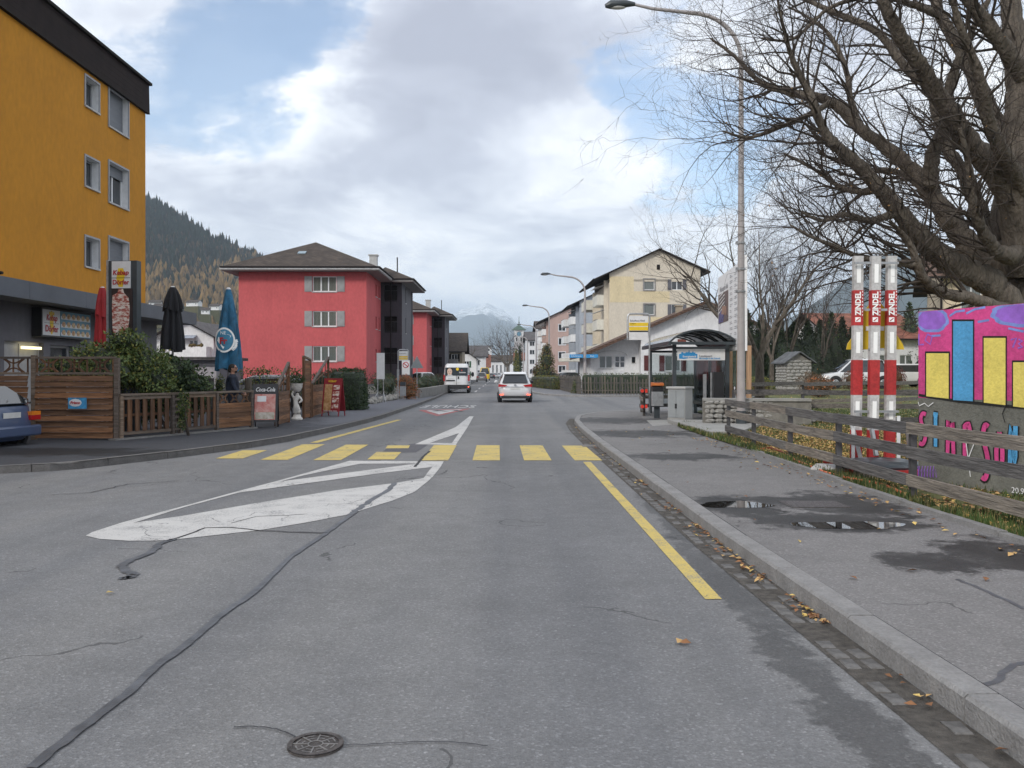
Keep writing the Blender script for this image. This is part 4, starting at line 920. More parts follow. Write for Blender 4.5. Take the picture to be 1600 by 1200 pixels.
for i, (px, py, w, d_, lab) in enumerate(((241, 474, 9, 720, 'small white farmhouse on the hillside right beside the orange building'), (252, 480, 12, 690, 'low white barn on the hillside left of the black parasol'), (301, 474, 11, 760, 'long white farmhouse with brown roof on the hillside between the parasols'), (335, 480, 9, 740, 'small white cottage on the hillside left of the blue parasol'), (320, 486, 6, 700, 'tiny white shed on the hillside below the farmhouses'))):
    z = Z(py + 3, d_); t = simple_house(lab, X(px, d_) - w/2, d_, w, 7, 3.6, 5.6, M_whitew, M_tile, [(1, 1.5, 1, 1.1), (w-2.4, 1.5, 1, 1.1)], 'x', R(ru(-15, 15)), name='house'); t.location.z = z - 1
    a = MB(); a.box(-1, -1, -14, w+1, 8, -.01); a.build('terrace', M_hill, t)
# mountains
def mountain(name, prof, d0, d1, m, rough, seed, nx=200, ny=40, snow=None):
    a = MB(); pxs = [prof[0][0] + (prof[-1][0] - prof[0][0]) * i / nx for i in range(nx + 1)]
    def yat(px):
        for (q, b), (c, e) in zip(prof, prof[1:]):
            if q <= px <= c: return b + (e - b) * (px - q) / (c - q)
    for j in range(ny + 1):
        t = j / ny; d = d0 + (d1 - d0) * t
        for px in pxs:
            x = X(px, d1) * (d / d1) ** .35; zt = EYE + (HZ - yat(px)) * d1 / F
            n1 = mnoise.fractal(Vector((x * 3.2 / (d1 - d0 + 2000), d * 3.2 / (d1 - d0 + 2000), seed)), 1.0, 2.1, 6)
            n2 = 1 - abs(mnoise.noise(Vector((x / 900, d / 2500, seed + 4)))) * 2
            z = zt * (t ** .9) * (1 + .0 * n1) + (n1 * rough + n2 * rough * .6) * t * (1.15 - t) * 2.2 + rough * .18 * mnoise.noise(Vector((x / 130, d / 300, seed)))
            z += rough * .55 * t * mnoise.fractal(Vector((x / 420, seed, d / 3000)), 1.0, 2.1, 5); a.v.append((x, d, z if t > 0 else -20))
    for i in range(nx + 1): p = a.v[ny * (nx + 1) + i]; a.v.append((p[0], p[1] + (d1 - d0) * .5, -20))
    for j in range(ny + 1):
        for i in range(nx): q = j * (nx + 1) + i; a.f.append((q, q+1, q+nx+2, q+nx+1)); a.m.append(0)
    return struct(a.build(name, m, smooth=True))
def mtmat(name, low, high, z0, z1):
    m = bpy.data.materials.new(name); m.use_nodes = True; t = m.node_tree; b = t.nodes['Principled BSDF']; b.inputs['Roughness'].default_value = .95
    pos = N(t, 'ShaderNodeNewGeometry').outputs['Position']; sp = N(t, 'ShaderNodeSeparateXYZ'); L(t, pos, sp.inputs[0])
    n = noise(t, pos, .004, 7, .65); n2 = noise(t, pos, .012, 6, .7)
    h = mth(t, 'ADD', mth(t, 'DIVIDE', mth(t, 'SUBTRACT', sp.outputs[2], z0), z1 - z0), mth(t, 'MULTIPLY', mth(t, 'SUBTRACT', n, .5), 2.6))
    k = ramp(t, h, [(.45, 0.0), (.62, 1.0)]); k2 = mth(t, 'MULTIPLY', k, ramp(t, n2, [(.42, .1), (.52, 1.0)]))
    L(t, mixc(t, k2, ramp(t, n2, [(.3, low), (.7, tuple(x * 2.2 for x in low))]), high), b.inputs['Base Color']); return m
M_mt1 = mtmat('forested_mountain_snow_tops', (.020, .028, .026), (.72, .74, .78), 260, 700)
M_mt2 = mtmat('far_snow_mountain', (.03, .04, .045), (.88, .90, .92), 440, 830)
mountain('mountain', [(300, 560), (520, 540), (640, 520), (690, 506), (712, 496), (735, 484), (762, 480), (790, 494), (815, 512), (850, 520), (900, 516), (960, 530), (1010, 540)], 6000, 11600, M_mt2, 150, 2.3)
mountain('mountain', [(930, 560), (1080, 545), (1180, 520), (1240, 500), (1290, 468), (1330, 436), (1362, 420), (1390, 402), (1430, 396), (1480, 384), (1560, 392), (1700, 372), (1900, 360), (2300, 380), (2900, 420)], 1500, 3600, M_mt1, 60, 7.1)
# the air of the valley
hz = bpy.data.materials.new('valley_haze'); hz.use_nodes = True; t = hz.node_tree; t.nodes.clear()
o_ = N(t, 'ShaderNodeOutputMaterial'); v_ = N(t, 'ShaderNodeVolumePrincipled'); v_.inputs['Color'].default_value = (.74, .87, 1.0, 1); v_.inputs['Density'].default_value = .00012; v_.inputs['Anisotropy'].default_value = .0
L(t, v_.outputs[0], o_.inputs['Volume'])
a = MB(); a.box(-9500, -700, -60, 13000, 12500, 960); hzo = a.build('haze', hz); tag(hzo, 'pale blue valley air fading the far mountains', 'haze', kind='stuff')
# ================================================================ street furniture
M_galv = mat('galvanised_steel', (.38, .39, .40), .45, .12, 9, metal=.6); M_pole = mat('painted_lamp_pole', (.36, .335, .33), .5, .08, 3); M_dgrey = mat('dark_grey_paint', (.045, .055, .062), .4, .1, 3)
M_lens = mat('lamp_lens', (.5, .5, .48), .2, .05)
def street_lamp(x, y, z0, h, arm, label, r=.085, group='street lamps along the right side of the road', sleeve=False):
    t = thing('street_lamp', label, 'street lamp', (x, y, z0), 0, group)
    a = MB(); a.tube([(0,0,0),(0,0,1.1 if sleeve else .5),(0,0,h*.55),(0,0,h-1.6)], [r*1.15, r*1.05, r*.78, r*.58], 12, 0)
    pts = [(0,0,h-1.6)]; rad = [r*.58]
    for k in range(1, 9):
        th = k / 8 * math.pi * .44; pts.append((-1.5*(1-math.cos(th))*.9, 0, h-1.6 + 1.25*math.sin(th))); rad.append(r*.55)
    px_, _, pz = pts[-1]; pts += [(px_ - (arm+px_)*.5, 0, pz+.14), (-arm+.75, 0, pz+.26)]; rad += [r*.42, r*.36]
    a.tube(pts, rad, 10); a.build('pole', M_pole, t, smooth=True)
    zt = pz + .26
    a = MB(); a.tube([(-arm+.8,0,zt),(-arm+.55,0,zt+.015),(-arm+.15,0,zt-.01),(-arm,0,zt-.05)], [.05,.10,.12,.05], 10); a.build('lamp_head', M_dgrey, t, smooth=True)
    a = MB(); a.ball((-arm+.32,0,zt-.09), (.24,.085,.05), 12, 6); a.build('lens', M_lens, t, smooth=True)
    if sleeve:
        a = MB(); a.tube([(0,0,0),(0,0,.42)], [r*1.35, r*1.3], 12); a.build('base_sleeve', M_dgrey, t)
        for z in (4.9, 4.2, 3.6): a = MB(); a.tube([(0,0,z),(0,0,z+.05)], r*1.15, 10); a.box(-.14,-.05,z-.01,-.05,.05,z+.07); a.build('clamp', M_galv, t)
    return t
street_lamp(X(1158, 23.8), 23.8, .15, 11.45, 3.65, 'tall street lamp rising behind the wooden fence beside the bus shelter, nearest', r=.105, sleeve=True)
lampd = [(914, 72, 'street lamp behind the picket fence in front of the white bungalow'), (858, 119, 'street lamp in front of the salmon pink block'), (838, 166, 'street lamp right of the castle, third beyond the bungalow'),
         (824.5, 227, 'distant street lamp left of the white balconied apartments'), (818, 270, 'distant street lamp just left of the previous, before the far white flats'), (811, 321, 'far street lamp under the castle wing'), (806, 366, 'far street lamp under the clock tower'), (801, 410, 'farthest street lamp beside the bare trees')]
for i, (px, d, lab) in enumerate(lampd): street_lamp(X(px, d), d, .12, (9.6, 10.6, 10.6, 10.9, 10.9, 10.8, 10.8, 10.8)[i], 3.6, lab, r=.10 + .00045 * d)
# ---- weathered wood
M_wood = mat('weathered_grey_wood', (.075, .068, .064), .85, .35, 1.6, .8, 14, stretch=(1, 1, 1), fine=7, col2=(.22, .20, .185)); 
def woodmat(name, c1, c2, axis='x'):
    if name in MC: return MC[name]
    st = {'x': (.6, 9, 9), 'y': (9, .6, 9), 'z': (9, 9, .6)}[axis]; m = mat(name, c1, .8, .2, 3.0, .9, 9, stretch=st, col2=c2, dist=.6)
    t = m.node_tree; b = t.nodes['Principled BSDF']; src = b.inputs['Base Color'].links[0].from_socket      # each board aged a little differently
    k = ramp(t, N(t, 'ShaderNodeObjectInfo').outputs['Random'], [(0, (.62, .64, .70)), (.5, (1.0, 1.0, 1.0)), (1, (1.38, 1.28, 1.15))]); L(t, mixc(t, 1.0, src, k, 'MULTIPLY'), b.inputs['Base Color']); return m
M_rail = woodmat('silvered_rail_wood', (.075, .07, .066), (.25, .235, .215), 'y'); M_railx = woodmat('silvered_cross_rail_wood', (.07, .065, .06), (.20, .185, .17), 'x')
M_fbx = woodmat('brown_fence_board', (.115, .056, .028), (.29, .15, .075), 'x'); M_fbz = woodmat('brown_fence_slat', (.085, .042, .022), (.20, .105, .055), 'z'); M_fgrey = woodmat('greyed_fence_frame', (.10, .075, .055), (.24, .19, .15), 'x')
M_pick = woodmat('grey_picket', (.05, .045, .04), (.15, .135, .115), 'z'); M_newwood = woodmat('fresh_timber', (.30, .19, .12), (.46, .31, .20), 'z')
M_steelp = mat('dark_steel_post', (.10, .10, .105), .5, .2, 6, metal=.5)
# rail fence along the pavement
fp = [(4.86, 19.9), (4.80, 17.6), (4.74, 15.1), (4.70, 12.75), (4.68, 10.35), (4.74, 7.9), (4.85, 5.4), (5.0, 3.0)]
rf = thing('rail_fence', 'weathered three rail timber fence on steel posts along the right pavement', 'fence', (4.86, 19.9, .15))
for i, (x, y) in enumerate(fp):
    a = MB(); a.box(x-.035, y-.035, .08, x+.035, y+.035, .98); a.build('post', M_steelp, rf, world=True)
for (p, q) in zip(fp[::2], fp[2::2] + []):
    pass
for lo, zc in enumerate((.95, .68, .35)):
    for i, (p, q) in enumerate(zip(fp, fp[1:])):
        j0, j1 = ru(-.012, .012), ru(-.012, .012); a = MB(); dx = -.06
        sk = .004 * (i % 2)
        p_ = Vector((p[0]+dx, p[1]-.004, zc+j0)); q_ = Vector((q[0]+dx, q[1]+.004, zc+j1)); m_ = (p_+q_)/2 + Vector((ru(-.006,.006), 0, ru(-.012,.004)))
        a.beam(p_, m_, .045, .135); a.beam(m_, q_, .045, .135)
        o = a.build('rail', M_rail, rf, world=True)
    
# second fence behind, across the garden
rf2 = thing('rail_fence', 'dark timber fence crossing the garden behind the snow pole rocket', 'fence', (6.2, 24.6, .2))
fq = [(6.3, 25.2), (8.0, 24.4), (9.7, 23.6), (11.3, 23.2), (12.9, 25.0)]
for x, y in fq: a = MB(); a.box(x-.035, y-.035, .1, x+.035, y+.035, 1.1); a.build('post', M_steelp, rf2, world=True)
for zc in (1.05, .70, .36):
    for p, q in zip(fq, fq[1:]): a = MB(); a.beam((p[0]+.003, p[1]-.06, zc + ru(-.02,.02)), (q[0]-.003, q[1]-.06, zc + ru(-.02,.02)), .04, .13); a.build('rail', M_railx, rf2, world=True)
rf3 = thing('rail_fence', 'dark timber fence running away beside the stone hut towards the parked cars', 'fence', (9.5, 33, .3))
fr = [(8.2, 32.2), (11.0, 33.5), (14.0, 34.5), (17, 36.5), (20, 39)]
for x, y in fr: a = MB(); a.box(x-.04, y-.04, .1, x+.04, y+.04, 1.25); a.build('post', M_pick, rf3, world=True)
for zc in (1.15, .8, .5):
    for p, q in zip(fr, fr[1:]): a = MB(); a.beam((p[0]+.003, p[1]-.06, zc), (q[0]-.003, q[1]-.06, zc + .05), .04, .14); a.build('rail', M_railx, rf3, world=True)
# short fence by the bin with red reflectors
rf4 = thing('rail_fence', 'short rail fence with red reflectors beside the bus stop bin', 'fence', (4.55, 30, .12))
for x, y in ((4.50, 30.2), (4.85, 33.2), (6.6, 33.6)): a = MB(); a.box(x-.04, y-.04, .1, x+.04, y+.04, 1.08); a.build('post', M_pick, rf4, world=True)
for zc in (.98, .68, .36):
    a = MB(); a.beam((4.42, 30.0, zc), (4.80, 33.3, zc), .04, .13); a.build('rail', M_rail, rf4, world=True); a = MB(); a.beam((4.80, 33.35, zc), (6.7, 33.75, zc), .04, .13); a.build('rail', M_railx, rf4, world=True)
M_refl = mat('red_reflector', (.75, .06, .04), .25, .05)
for zc in (.98, .45): a = MB(); a.cyl((4.40, 29.94, zc), .06, .03, 14, axis='y'); a.build('reflector', M_refl, rf4, world=True); a = MB(); a.box(4.50,29.96,zc-.06,4.58,29.99,zc+.06); a.build('reflector', M_refl, rf4, world=True)
# ---- mural wall
mw = thing('painted_wall', 'mural wall in pink, yellow and grey with big bubble letters behind the fence', 'mural wall', (5.48, 11.95, .1), R(-68))
# local x runs along the wall away from its left (far) end towards the camera; outward is local -y (towards the road)
M_mpink = mat('mural_pink', (.58, .06, .23), .8, .22, 1.2, .4, 40, fine=14); M_mgrey = mat('mural_grey', (.155, .155, .135), .85, .22, 1.5, .5, 40, fine=14); M_myel = mat('mural_yellow', (.72, .60, .14), .8, .14, 2, .4, 40, fine=12)
M_mblue = mat('mural_blue', (.08, .32, .58), .8, .16, 2, .4, 40, fine=12); M_mviol = mat('mural_violet', (.30, .13, .56), .7, .16, 5); M_mblk = mat('mural_black', (.012, .012, .012), .7, .1)
M_mwht = mat('mural_white', (.72, .72, .72), .7, .1, 8); M_mbl2 = mat('mural_light_blue', (.20, .27, .62), .7, .16, 8)
WL = 6.5; a = MB(); a.box(0, .0, 0, WL, .12, 2.32); a.build('panel', M_mgrey, mw)
MA = R(-68)
def wx(px):            # distance along the wall for a picture column
    k = (px - 800) / F; return (11.95 * k - 5.48) / (math.cos(MA) - k * math.sin(MA))
def wz(px, py): y = 11.95 + math.sin(MA) * wx(px); return Z(py, y) - .1
lay = [0]
def mp(name, pts, m, k=1):
    lay[0] += .0004; y = -.002 - lay[0]
    a = MB(); pts = [(max(.002, wx(px)), min(2.315, wz(px, py))) for px, py in pts]
    tr = tessellate_polygon([[Vector((p[0], p[1], 0)) for p in pts]])
    fs = []
    for t_ in tr:
        A, B, C_ = (Vector(pts[i]) for i in t_); cr = (B - A).cross(C_ - A) if hasattr(Vector((0,0)), 'cross') else 0
        fs.append(t_ if cr > 0 else t_[::-1])
    a.add([(p[0], y, p[1]) for p in pts], fs); return a.build(name, m, mw)
def px_ring(px, py, rx, ry, n=22, wobb=.05): return [(px + rx*math.cos(6.283*k/n)*(1+wobb*math.sin(k*2.3)), py + ry*math.sin(6.283*k/n)*(1+wobb*math.cos(k*1.7))) for k in range(n)]
def mline(pts, w, m, name='outline'):
    P_ = [Vector((max(.012, wx(p[0])), wz(*p))) for p in pts]; n = len(P_); lay[0] += .0004; y = -.002 - lay[0]; A, B = [], []
    for i, p in enumerate(P_):
        t_ = (P_[min(i+1,n-1)] - P_[max(i-1,0)]).normalized(); q = Vector((-t_.y, t_.x)) * w / 2; A.append(p+q); B.append(p-q)
    a = MB(); a.add([(p.x, y, p.y) for p in A] + [(p.x, y, p.y) for p in B], [(i, i+n, i+n+1, i+1) for i in range(n-1)]); return a.build(name, m, mw)
a = MB(); a.box(.001, -.0022, 1.16, WL, 0, 2.319); a.build('pink_field', M_mpink, mw)
mp('cloud_outline', px_ring(1456, 500, 27, 20), M_mbl2); mp('cloud', px_ring(1456, 500, 22, 15.5), M_mviol)
mp('cloud_outline', px_ring(1594, 491, 46, 20, 30), M_mbl2); mp('cloud', px_ring(1596, 491, 40, 15, 30), M_mviol)
for l in ([(1484,494),(1494,487),(1508,485)], [(1510,490),(1524,483),(1540,480)], [(1528,503),(1546,500)], [(1456,525),(1470,524)], [(1576,513),(1600,518)]): mline(l, .028, M_mbl2, 'brush_stroke')
for l in ([(1434,522),(1434,539),(1444,538)], [(1450,522),(1446,532),(1454,538),(1457,526),(1450,522)], [(1580,531),(1589,528),(1583,543)], [(1592,530),(1598,533),(1592,537),(1598,542),(1591,544)]): mline(l, .022, M_mviol, 'scribble')
mline([(1430,617),(1460,621),(1500,627),(1550,632),(1600,637),(1660,644)], .035, M_mblk, 'band_line')
# plain colour blocks standing on the band
def block(x0, x1, y0, y1a, y1b, m, top=0):
    mp('block_outline', [(x0-2,y1a),(x0-2,y0-3),(x1+2,y0-3),(x1+2,y1b)], M_mblk); mp('colour_block', [(x0,y1a-1),(x0,y0),(x1,y0),(x1,y1b-1)], m)
block(1448, 1483, 552, 620, 624, M_myel); block(1490, 1521, 502, 626, 628, M_mblue); block(1538, 1572, 528, 630, 634, M_myel); block(1584, 1618, 566, 636, 640, M_myel)
# bubble letters SIMPSONS as strokes with black outline
let = {
 'S': [[(9,2),(3,0),(-1,6),(1,13),(8,22),(8,32),(3,38),(-3,36)]],
 'I': [[(-3,2),(5,3)], [(1,3),(1,38)]],
 'M': [[(-5,38),(-4,2),(0,24),(4,4),(6,38)]],
 'P': [[(-4,40),(-4,3),(3,1),(6,9),(3,17),(-3,18)]],
 'O': [[(0,2),(-6,16),(-5,32),(1,38),(6,28),(5,12),(0,2)]],
 'N': [[(-5,38),(-4,2),(4,36),(5,2)]]}
word = [('S', 1440, 645, 1.25, M_mpink), ('I', 1462, 644, 1.35, M_mblue), ('M', 1486, 654, 1.45, M_mpink), ('P', 1512, 660, 1.5, M_mpink), ('S', 1538, 662, 2.2, M_mpink), ('O', 1563, 672, 1.6, M_mpink), ('N', 1584, 662, 1.75, M_mblue), ('S', 1612, 668, 1.9, M_mpink)]
for ch, cx, cy, s_, m_ in word:
    for w_, mm in ((.098, M_mblk), (.058, m_)):
        for st in let[ch]:
            l = [(cx + x * .85, cy + y * s_ * 1.05) for x, y in st]; d_ = []
            for p, q in zip(l, l[1:]): d_ += [tuple(Vector(p).lerp(Vector(q), k/4)) for k in range(4)]
            d_.append(l[-1])
            if ch in 'SO':      # round the bends
                for _ in range(3): d_ = [d_[0]] + [((d_[i-1][0]+2*d_[i][0]+d_[i+1][0])/4, (d_[i-1][1]+2*d_[i][1]+d_[i+1][1])/4) for i in range(1, len(d_)-1)] + [d_[-1]]
            mline(d_, w_ * (.85 + s_*.10), mm, 'painted_letter')
mline([(1431,628),(1438,634),(1446,630),(1452,635),(1460,629)], .012, M_mwht, 'crack_stroke'); mline([(1574,632),(1568,646),(1572,660)], .012, M_mblk, 'crack_stroke')
for l in ([(1511,690),(1518,745)], [(1524,692),(1515,715)]): mline(l, .014, M_mwht, 'crack_stroke')
for k in range(7): mline([(1434+k*4.5,728),(1432+k*4.5,745),(1437+k*4.5,733),(1438+k*4.5,746)], .012, M_mviol, 'scribble')
o = letter('20.9', .10, M_mwht, mw, (wx(1593), -.03, wz(1593, 767)), (R(90), 0, 0), name='painted_date')

# ---- ZINDEL snow pole rocket
rk = thing('snow_pole_sculpture', 'rocket sculpture of three red and white snow poles with yellow fins', 'sculpture', (X(1366, 13.4), 13.4, .14))
M_pred = mat('pole_red', (.42, .03, .03), .55, .28, 3, fine=9); M_pwht = mat('pole_white', (.50, .49, .48), .6, .2, 3, fine=9); M_refw = mat('white_reflector', (.95, .95, .92), .3, .02); M_fin = mat('fin_yellow', (.62, .42, .02), .5, .06)
for i, (pxb, pxt, dd) in enumerate(((1338, 1341.5, 0), (1364, 1369, -.12), (1390.5, 1394, 0))):
    d = 13.4 + dd; A = D(pxb, 735, d); A.z = .12; B = D(pxt, 400, d); hw = .070
    bands = [(735, 722, 0), (722, 672, 1), (672, 617, 0), (617, 562.5, 1), (562.5, 508, 0)] if False else [(400, 453.5, 1), (453.5, 508.5, 0), (508.5, 562.5, 1), (562.5, 617, 0), (617, 672, 1), (672, 735, 0)]
    sp_ = MB(); sp_.prism([(A.x-hw, d-.02, A.z), (A.x+hw, d-.02, A.z), (B.x+hw, d-.02, B.z), (B.x-hw, d-.02, B.z)], (0, .09, 0)); post = sp_.build('pole', M_pwht, rk, world=True)
    ax = lambda py: A.lerp(B, min(1, max(0, (Z(py, d) - A.z) / (B.z - A.z))))
    for (y0, y1, w) in bands:
        if w: continue
        p, q = ax(y1), ax(y0); s2 = MB(); s2.prism([(p.x-hw-.002, d-.024, p.z), (p.x+hw+.002, d-.024, p.z), (q.x+hw+.002, d-.024, q.z), (q.x-hw-.002, d-.024, q.z)], (0, .098, 0)); s2.build('red_band', M_pred, post).matrix_parent_inverse = Matrix.Identity(4)
        CH[post.name][-1].location = -rk.location
    for (y0, y1) in ((413, 442), (519, 552), (627, 655)):
        p, q = ax(y1), ax(y0); s2 = MB(); s2.prism([(p.x-.030, d-.027, p.z), (p.x+.030, d-.027, p.z), (q.x+.030, d-.027, q.z), (q.x-.030, d-.027, q.z)], (0, .006, 0)); o = s2.build('reflector', M_refw, post); o.location = -rk.location
    c = ax(474.5); o = link('lettering', text_mesh('ZINDEL', .118, M_refw, bold=.004, width=.36), post); o.location = c - rk.location + Vector((-.008, -.032, .0)); o.rotation_euler = (R(90), R(-90), 0)
    sq = MB(); c2 = ax(499.5); sq.box(c2.x-.05, d-.030, c2.z-.035, c2.x+.03, d-.026, c2.z+.035); o = sq.build('square_emblem', M_refw, post); o.location = -rk.location
    sq = MB(); sq.beam((c2.x-.035, d-.032, c2.z-.02), (c2.x+.015, d-.032, c2.z+.02), .008, .012); o = sq.build('emblem_stroke', M_pred, post); o.location = -rk.location
    dt = MB()
    for k in range(8): z_ = Z(456 + k * 5.2, d); cc = ax(456 + k*5.2); dt.box(cc.x+.052, d-.029, z_-.012, cc.x+.062, d-.026, z_+.012)
    o = dt.build('small_print', M_refw, post); o.location = -rk.location
def finpoly(l, name, d=13.52, th=.03):
    a = MB(); a.prismc([D(px, py, d) for px, py in l], (0, th, 0)); a.build(name, M_fin, rk, world=True)
finpoly([(1323,546),(1413,546),(1411,538),(1394,512),(1386,500),(1386,486),(1380,478),(1369,466),(1357,478),(1350,486),(1350,500),(1343,512),(1325,537)][::-1], 'yellow_fin')
a = MB(); p = D(1355, 513, 13.5); a.box(p.x-.015, 13.505, p.z-.035, p.x+.26, 13.518, p.z+.03); a.build('sticker', M_signw, rk, world=True)
for py in (411, 484, 546, 643):
    x0, x1 = (1335, 1404) if py in (411, 643) else (1352, 1386) if py == 484 else (1357, 1381)
    p, q = D(x0, py, 13.3), D(x1, py, 13.3); a = MB(); a.beam(p, q, .03, .035); a.build('clamp_bar', M_galv, rk, world=True)
for l in ([(1333,655),(1333,735)], [(1404,650),(1404,735)], [(1330,660),(1350,735)], [(1418,668),(1426,735)], [(1362,670),(1369,712)]):
    a = MB(); a.beam(D(*l[0], 13.15), D(*l[1], 13.05), .05, .05); a.build('brace', M_galv, rk, world=True)
a = MB(); bz = .14
a.box(X(1316,13.0), 12.35, bz, X(1420,13.2), 13.8, bz+.09); a.build('base_frame', M_pred, rk, world=True)
a = MB(); a.ball((X(1372,13), 12.9, bz+.12), (.62, .5, .10), 14, 8, jit=.06); a.build('rubber_sheet', M_dgrey, rk, world=True)
a = MB(); a.box(X(1325,12.5), 12.05, .12, X(1352,12.5), 12.3, .28); a.build('timber_block', M_rail, rk, world=True)
hs = MB(); pts = [(px, py) for px, py in ((1185,702),(1205,700),(1222,706),(1245,720),(1270,730),(1290,738),(1330,748),(1380,757),(1410,770))]
hs.tube([tuple(G(px, py, .17)) for px, py in pts], .018, 6); tag(hs.build('cable', mat('orange_cable', (.62, .16, .07), .6, .1), smooth=True), 'orange cable lying in the grass under the rail fence', 'cable')
a = MB(); p = G(1300, 735, .15); a.prism([(p.x-.35, p.y-.1, .17), (p.x+.15, p.y-.25, .17), (p.x+.35, p.y+.1, .2), (p.x-.15, p.y+.25, .2)], (0,0,.03)); tag(a.build('board', M_pwht, bevel=.005), 'white board lying in the grass at the foot of the snow pole rocket', 'board')
# ---- electrical cabinet
cb = thing('junction_cabinet', 'light grey electrical cabinet standing before the bus shelter', 'cabinet', (X(1070.5, 26.0), 26.0, .12), R(-38))
M_cabl = mat('cabinet_plastic', (.42, .42, .41), .6, .06, 3, fine=5); M_cabd = mat('cabinet_door', (.28, .30, .31), .5, .06, 3)
a = MB(); a.box(-.58, 0, 0, 0, .50, .12); a.build('plinth', M_conc, cb); a = MB(); a.box(-.57, .01, .121, -.01, .49, 1.0); a.build('body', M_cabl, cb)
for x0 in (-.555, -.285): a = MB(); a.box(x0, -.012, .15, x0+.26, .008, .97); a.build('door', M_cabd, cb)
a = MB(); a.box(-.32, -.03, .42, -.26, -.013, .56); a.build('handle', M_black, cb)
a = MB(); a.prism([(-.61,-.04,1.001),(.03,-.04,1.001),(.03,.54,1.001),(-.61,.54,1.001)], (0,0,.06)); a.build('lid', M_cabl, cb, bevel=.01)
# ---- bus shelter
M_smoke = mat('smoked_roof_glazing', (.10,.095,.09), .12, .15, 2, spec=.6)
sx0, sx1, sy0, sy1 = 5.0, 6.75, 27.6, 32.4; sz = .12
bs = thing('bus_shelter', 'dark grey glazed bus shelter with barrel roof on the right pavement', 'bus shelter', (sx0, sy0, sz))
M_clear = bpy.data.materials.new('shelter_glass'); M_clear.use_nodes = True; _t = M_clear.node_tree; _t.nodes.clear()
_o = N(_t, 'ShaderNodeOutputMaterial'); _m = N(_t, 'ShaderNodeMixShader'); _tr = N(_t, 'ShaderNodeBsdfTransparent'); _tr.inputs[0].default_value = (.80, .83, .83, 1); _gl = N(_t, 'ShaderNodeBsdfGlossy'); _gl.inputs['Roughness'].default_value = .03; _fr = N(_t, 'ShaderNodeFresnel')
L(_t, _fr.outputs[0], _m.inputs[0]); L(_t, _tr.outputs[0], _m.inputs[1]); L(_t, _gl.outputs[0], _m.inputs[2]); L(_t, _m.outputs[0], _o.inputs[0])
for x, y in ((sx0, sy0), (sx1-.1, sy0), (sx0, sy1), (sx1-.1, sy1), (sx1-.1, (sy0+sy1)/2)): a = MB(); a.box(x, y-.055, sz, x+.11, y+.055, 2.48); a.build('post', M_dgrey, bs, world=True)
xc = (sx0 + sx1) / 2; hw = (sx1 - sx0) / 2 + .16
def arc(t_): th = math.pi * (.17 + .66 * t_); R_ = hw / math.cos(math.pi*.17); return xc + R_*math.cos(th), 2.53 + (R_*math.sin(th) - R_*math.sin(math.pi*.17)) * .64
for y in (sy0-.35, sy0+.85, sy0+2.05, sy0+3.25, sy1+.3):
    a = MB(); pts = [arc(k/10) for k in range(11)]; edge = y in (sy0-.35, sy1+.3)
    for (p, q) in zip(pts, pts[1:]): a.beam((p[0], y, p[1]), (q[0], y, q[1]), .05, .13 if edge else .07, up=Vector((0,1,0)))
    a.build('roof_rib', M_dgrey, bs, world=True)
a = MB(); pts = [arc(k/12) for k in range(13)]
a.add([(p[0], sy0-.3, p[1]+.035) for p in pts] + [(p[0], sy1+.25, p[1]+.035) for p in pts], [(i, i+1, i+14, i+13) for i in range(12)]); a.build('roof_glazing', M_smoke, bs, world=True)
for k in (0, 12): p = pts[k]; a = MB(); a.beam((p[0], sy0-.4, p[1]-.03), (p[0], sy1+.35, p[1]-.03), .09, .12); a.build('roof_gutter', M_dgrey, bs, world=True)
a = MB(); a.beam((sx0-.2, sy0-.35, 2.5), (sx1+.2, sy0-.35, 2.5), .06, .09); a.build('tie_beam', M_dgrey, bs, world=True)
for y in (sy0, sy1): a = MB(); a.beam((sx0, y, 2.36), (sx1, y, 2.36), .06, .08); a.beam((sx0, y, 2.5), (sx1, y, 2.5), .06, .05); a.build('frame_beam', M_dgrey, bs, world=True)
a = MB(); a.beam((sx1-.05, sy0, 2.4), (sx1-.05, sy1, 2.4), .06, .08); a.beam((sx0+.05, sy0, 2.42), (sx0+.05, sy1, 2.42), .06, .08); a.build('frame_beam', M_dgrey, bs, world=True)
a = MB(); a.box(sx0+.11, sy0-.01, .35, sx1-.11, sy0+.01, 1.98); a.build('glass_panel', M_clear, bs, world=True)
for y0, y1 in ((sy0+.1, (sy0+sy1)/2-.06), ((sy0+sy1)/2+.06, sy1-.1)): a = MB(); a.box(sx1-.06, y0, .35, sx1-.04, y1, 2.3); a.build('glass_panel', M_clear, bs, world=True)
a = MB(); a.box(sx0+.11, sy1-.01, .35, sx1-.11, sy1+.01, 2.3); a.build('glass_panel', M_clear, bs, world=True)
a = MB(); a.box(sx0+.14, sy0-.06, 1.98, sx1-.13, sy0-.02, 2.33); sgn = a.build('sign_board', M_signw, bs, world=True)
M_eblue = mat('town_sign_blue', (.03, .27, .58), .5, .05)
def inshape(l, m, name, dy=-.065):
    a = MB(); a.prismc([(sx0+.14+x, sy0+dy, 1.98+z) for x, z in l], (0, .004, 0)); o = a.build(name, m, sgn); o.location = -bs.location; return o
inshape([(.05,.05),(.2,.04),(.4,.07),(.62,.06),(.62,.20),(.56,.20),(.56,.24),(.5,.24),(.5,.27),(.46,.27),(.46,.24),(.38,.24),(.37,.31),(.355,.31),(.34,.25),(.25,.25),(.25,.22),(.18,.22),(.18,.25),(.12,.25),(.12,.21),(.05,.19)], M_eblue, 'town_skyline_emblem')
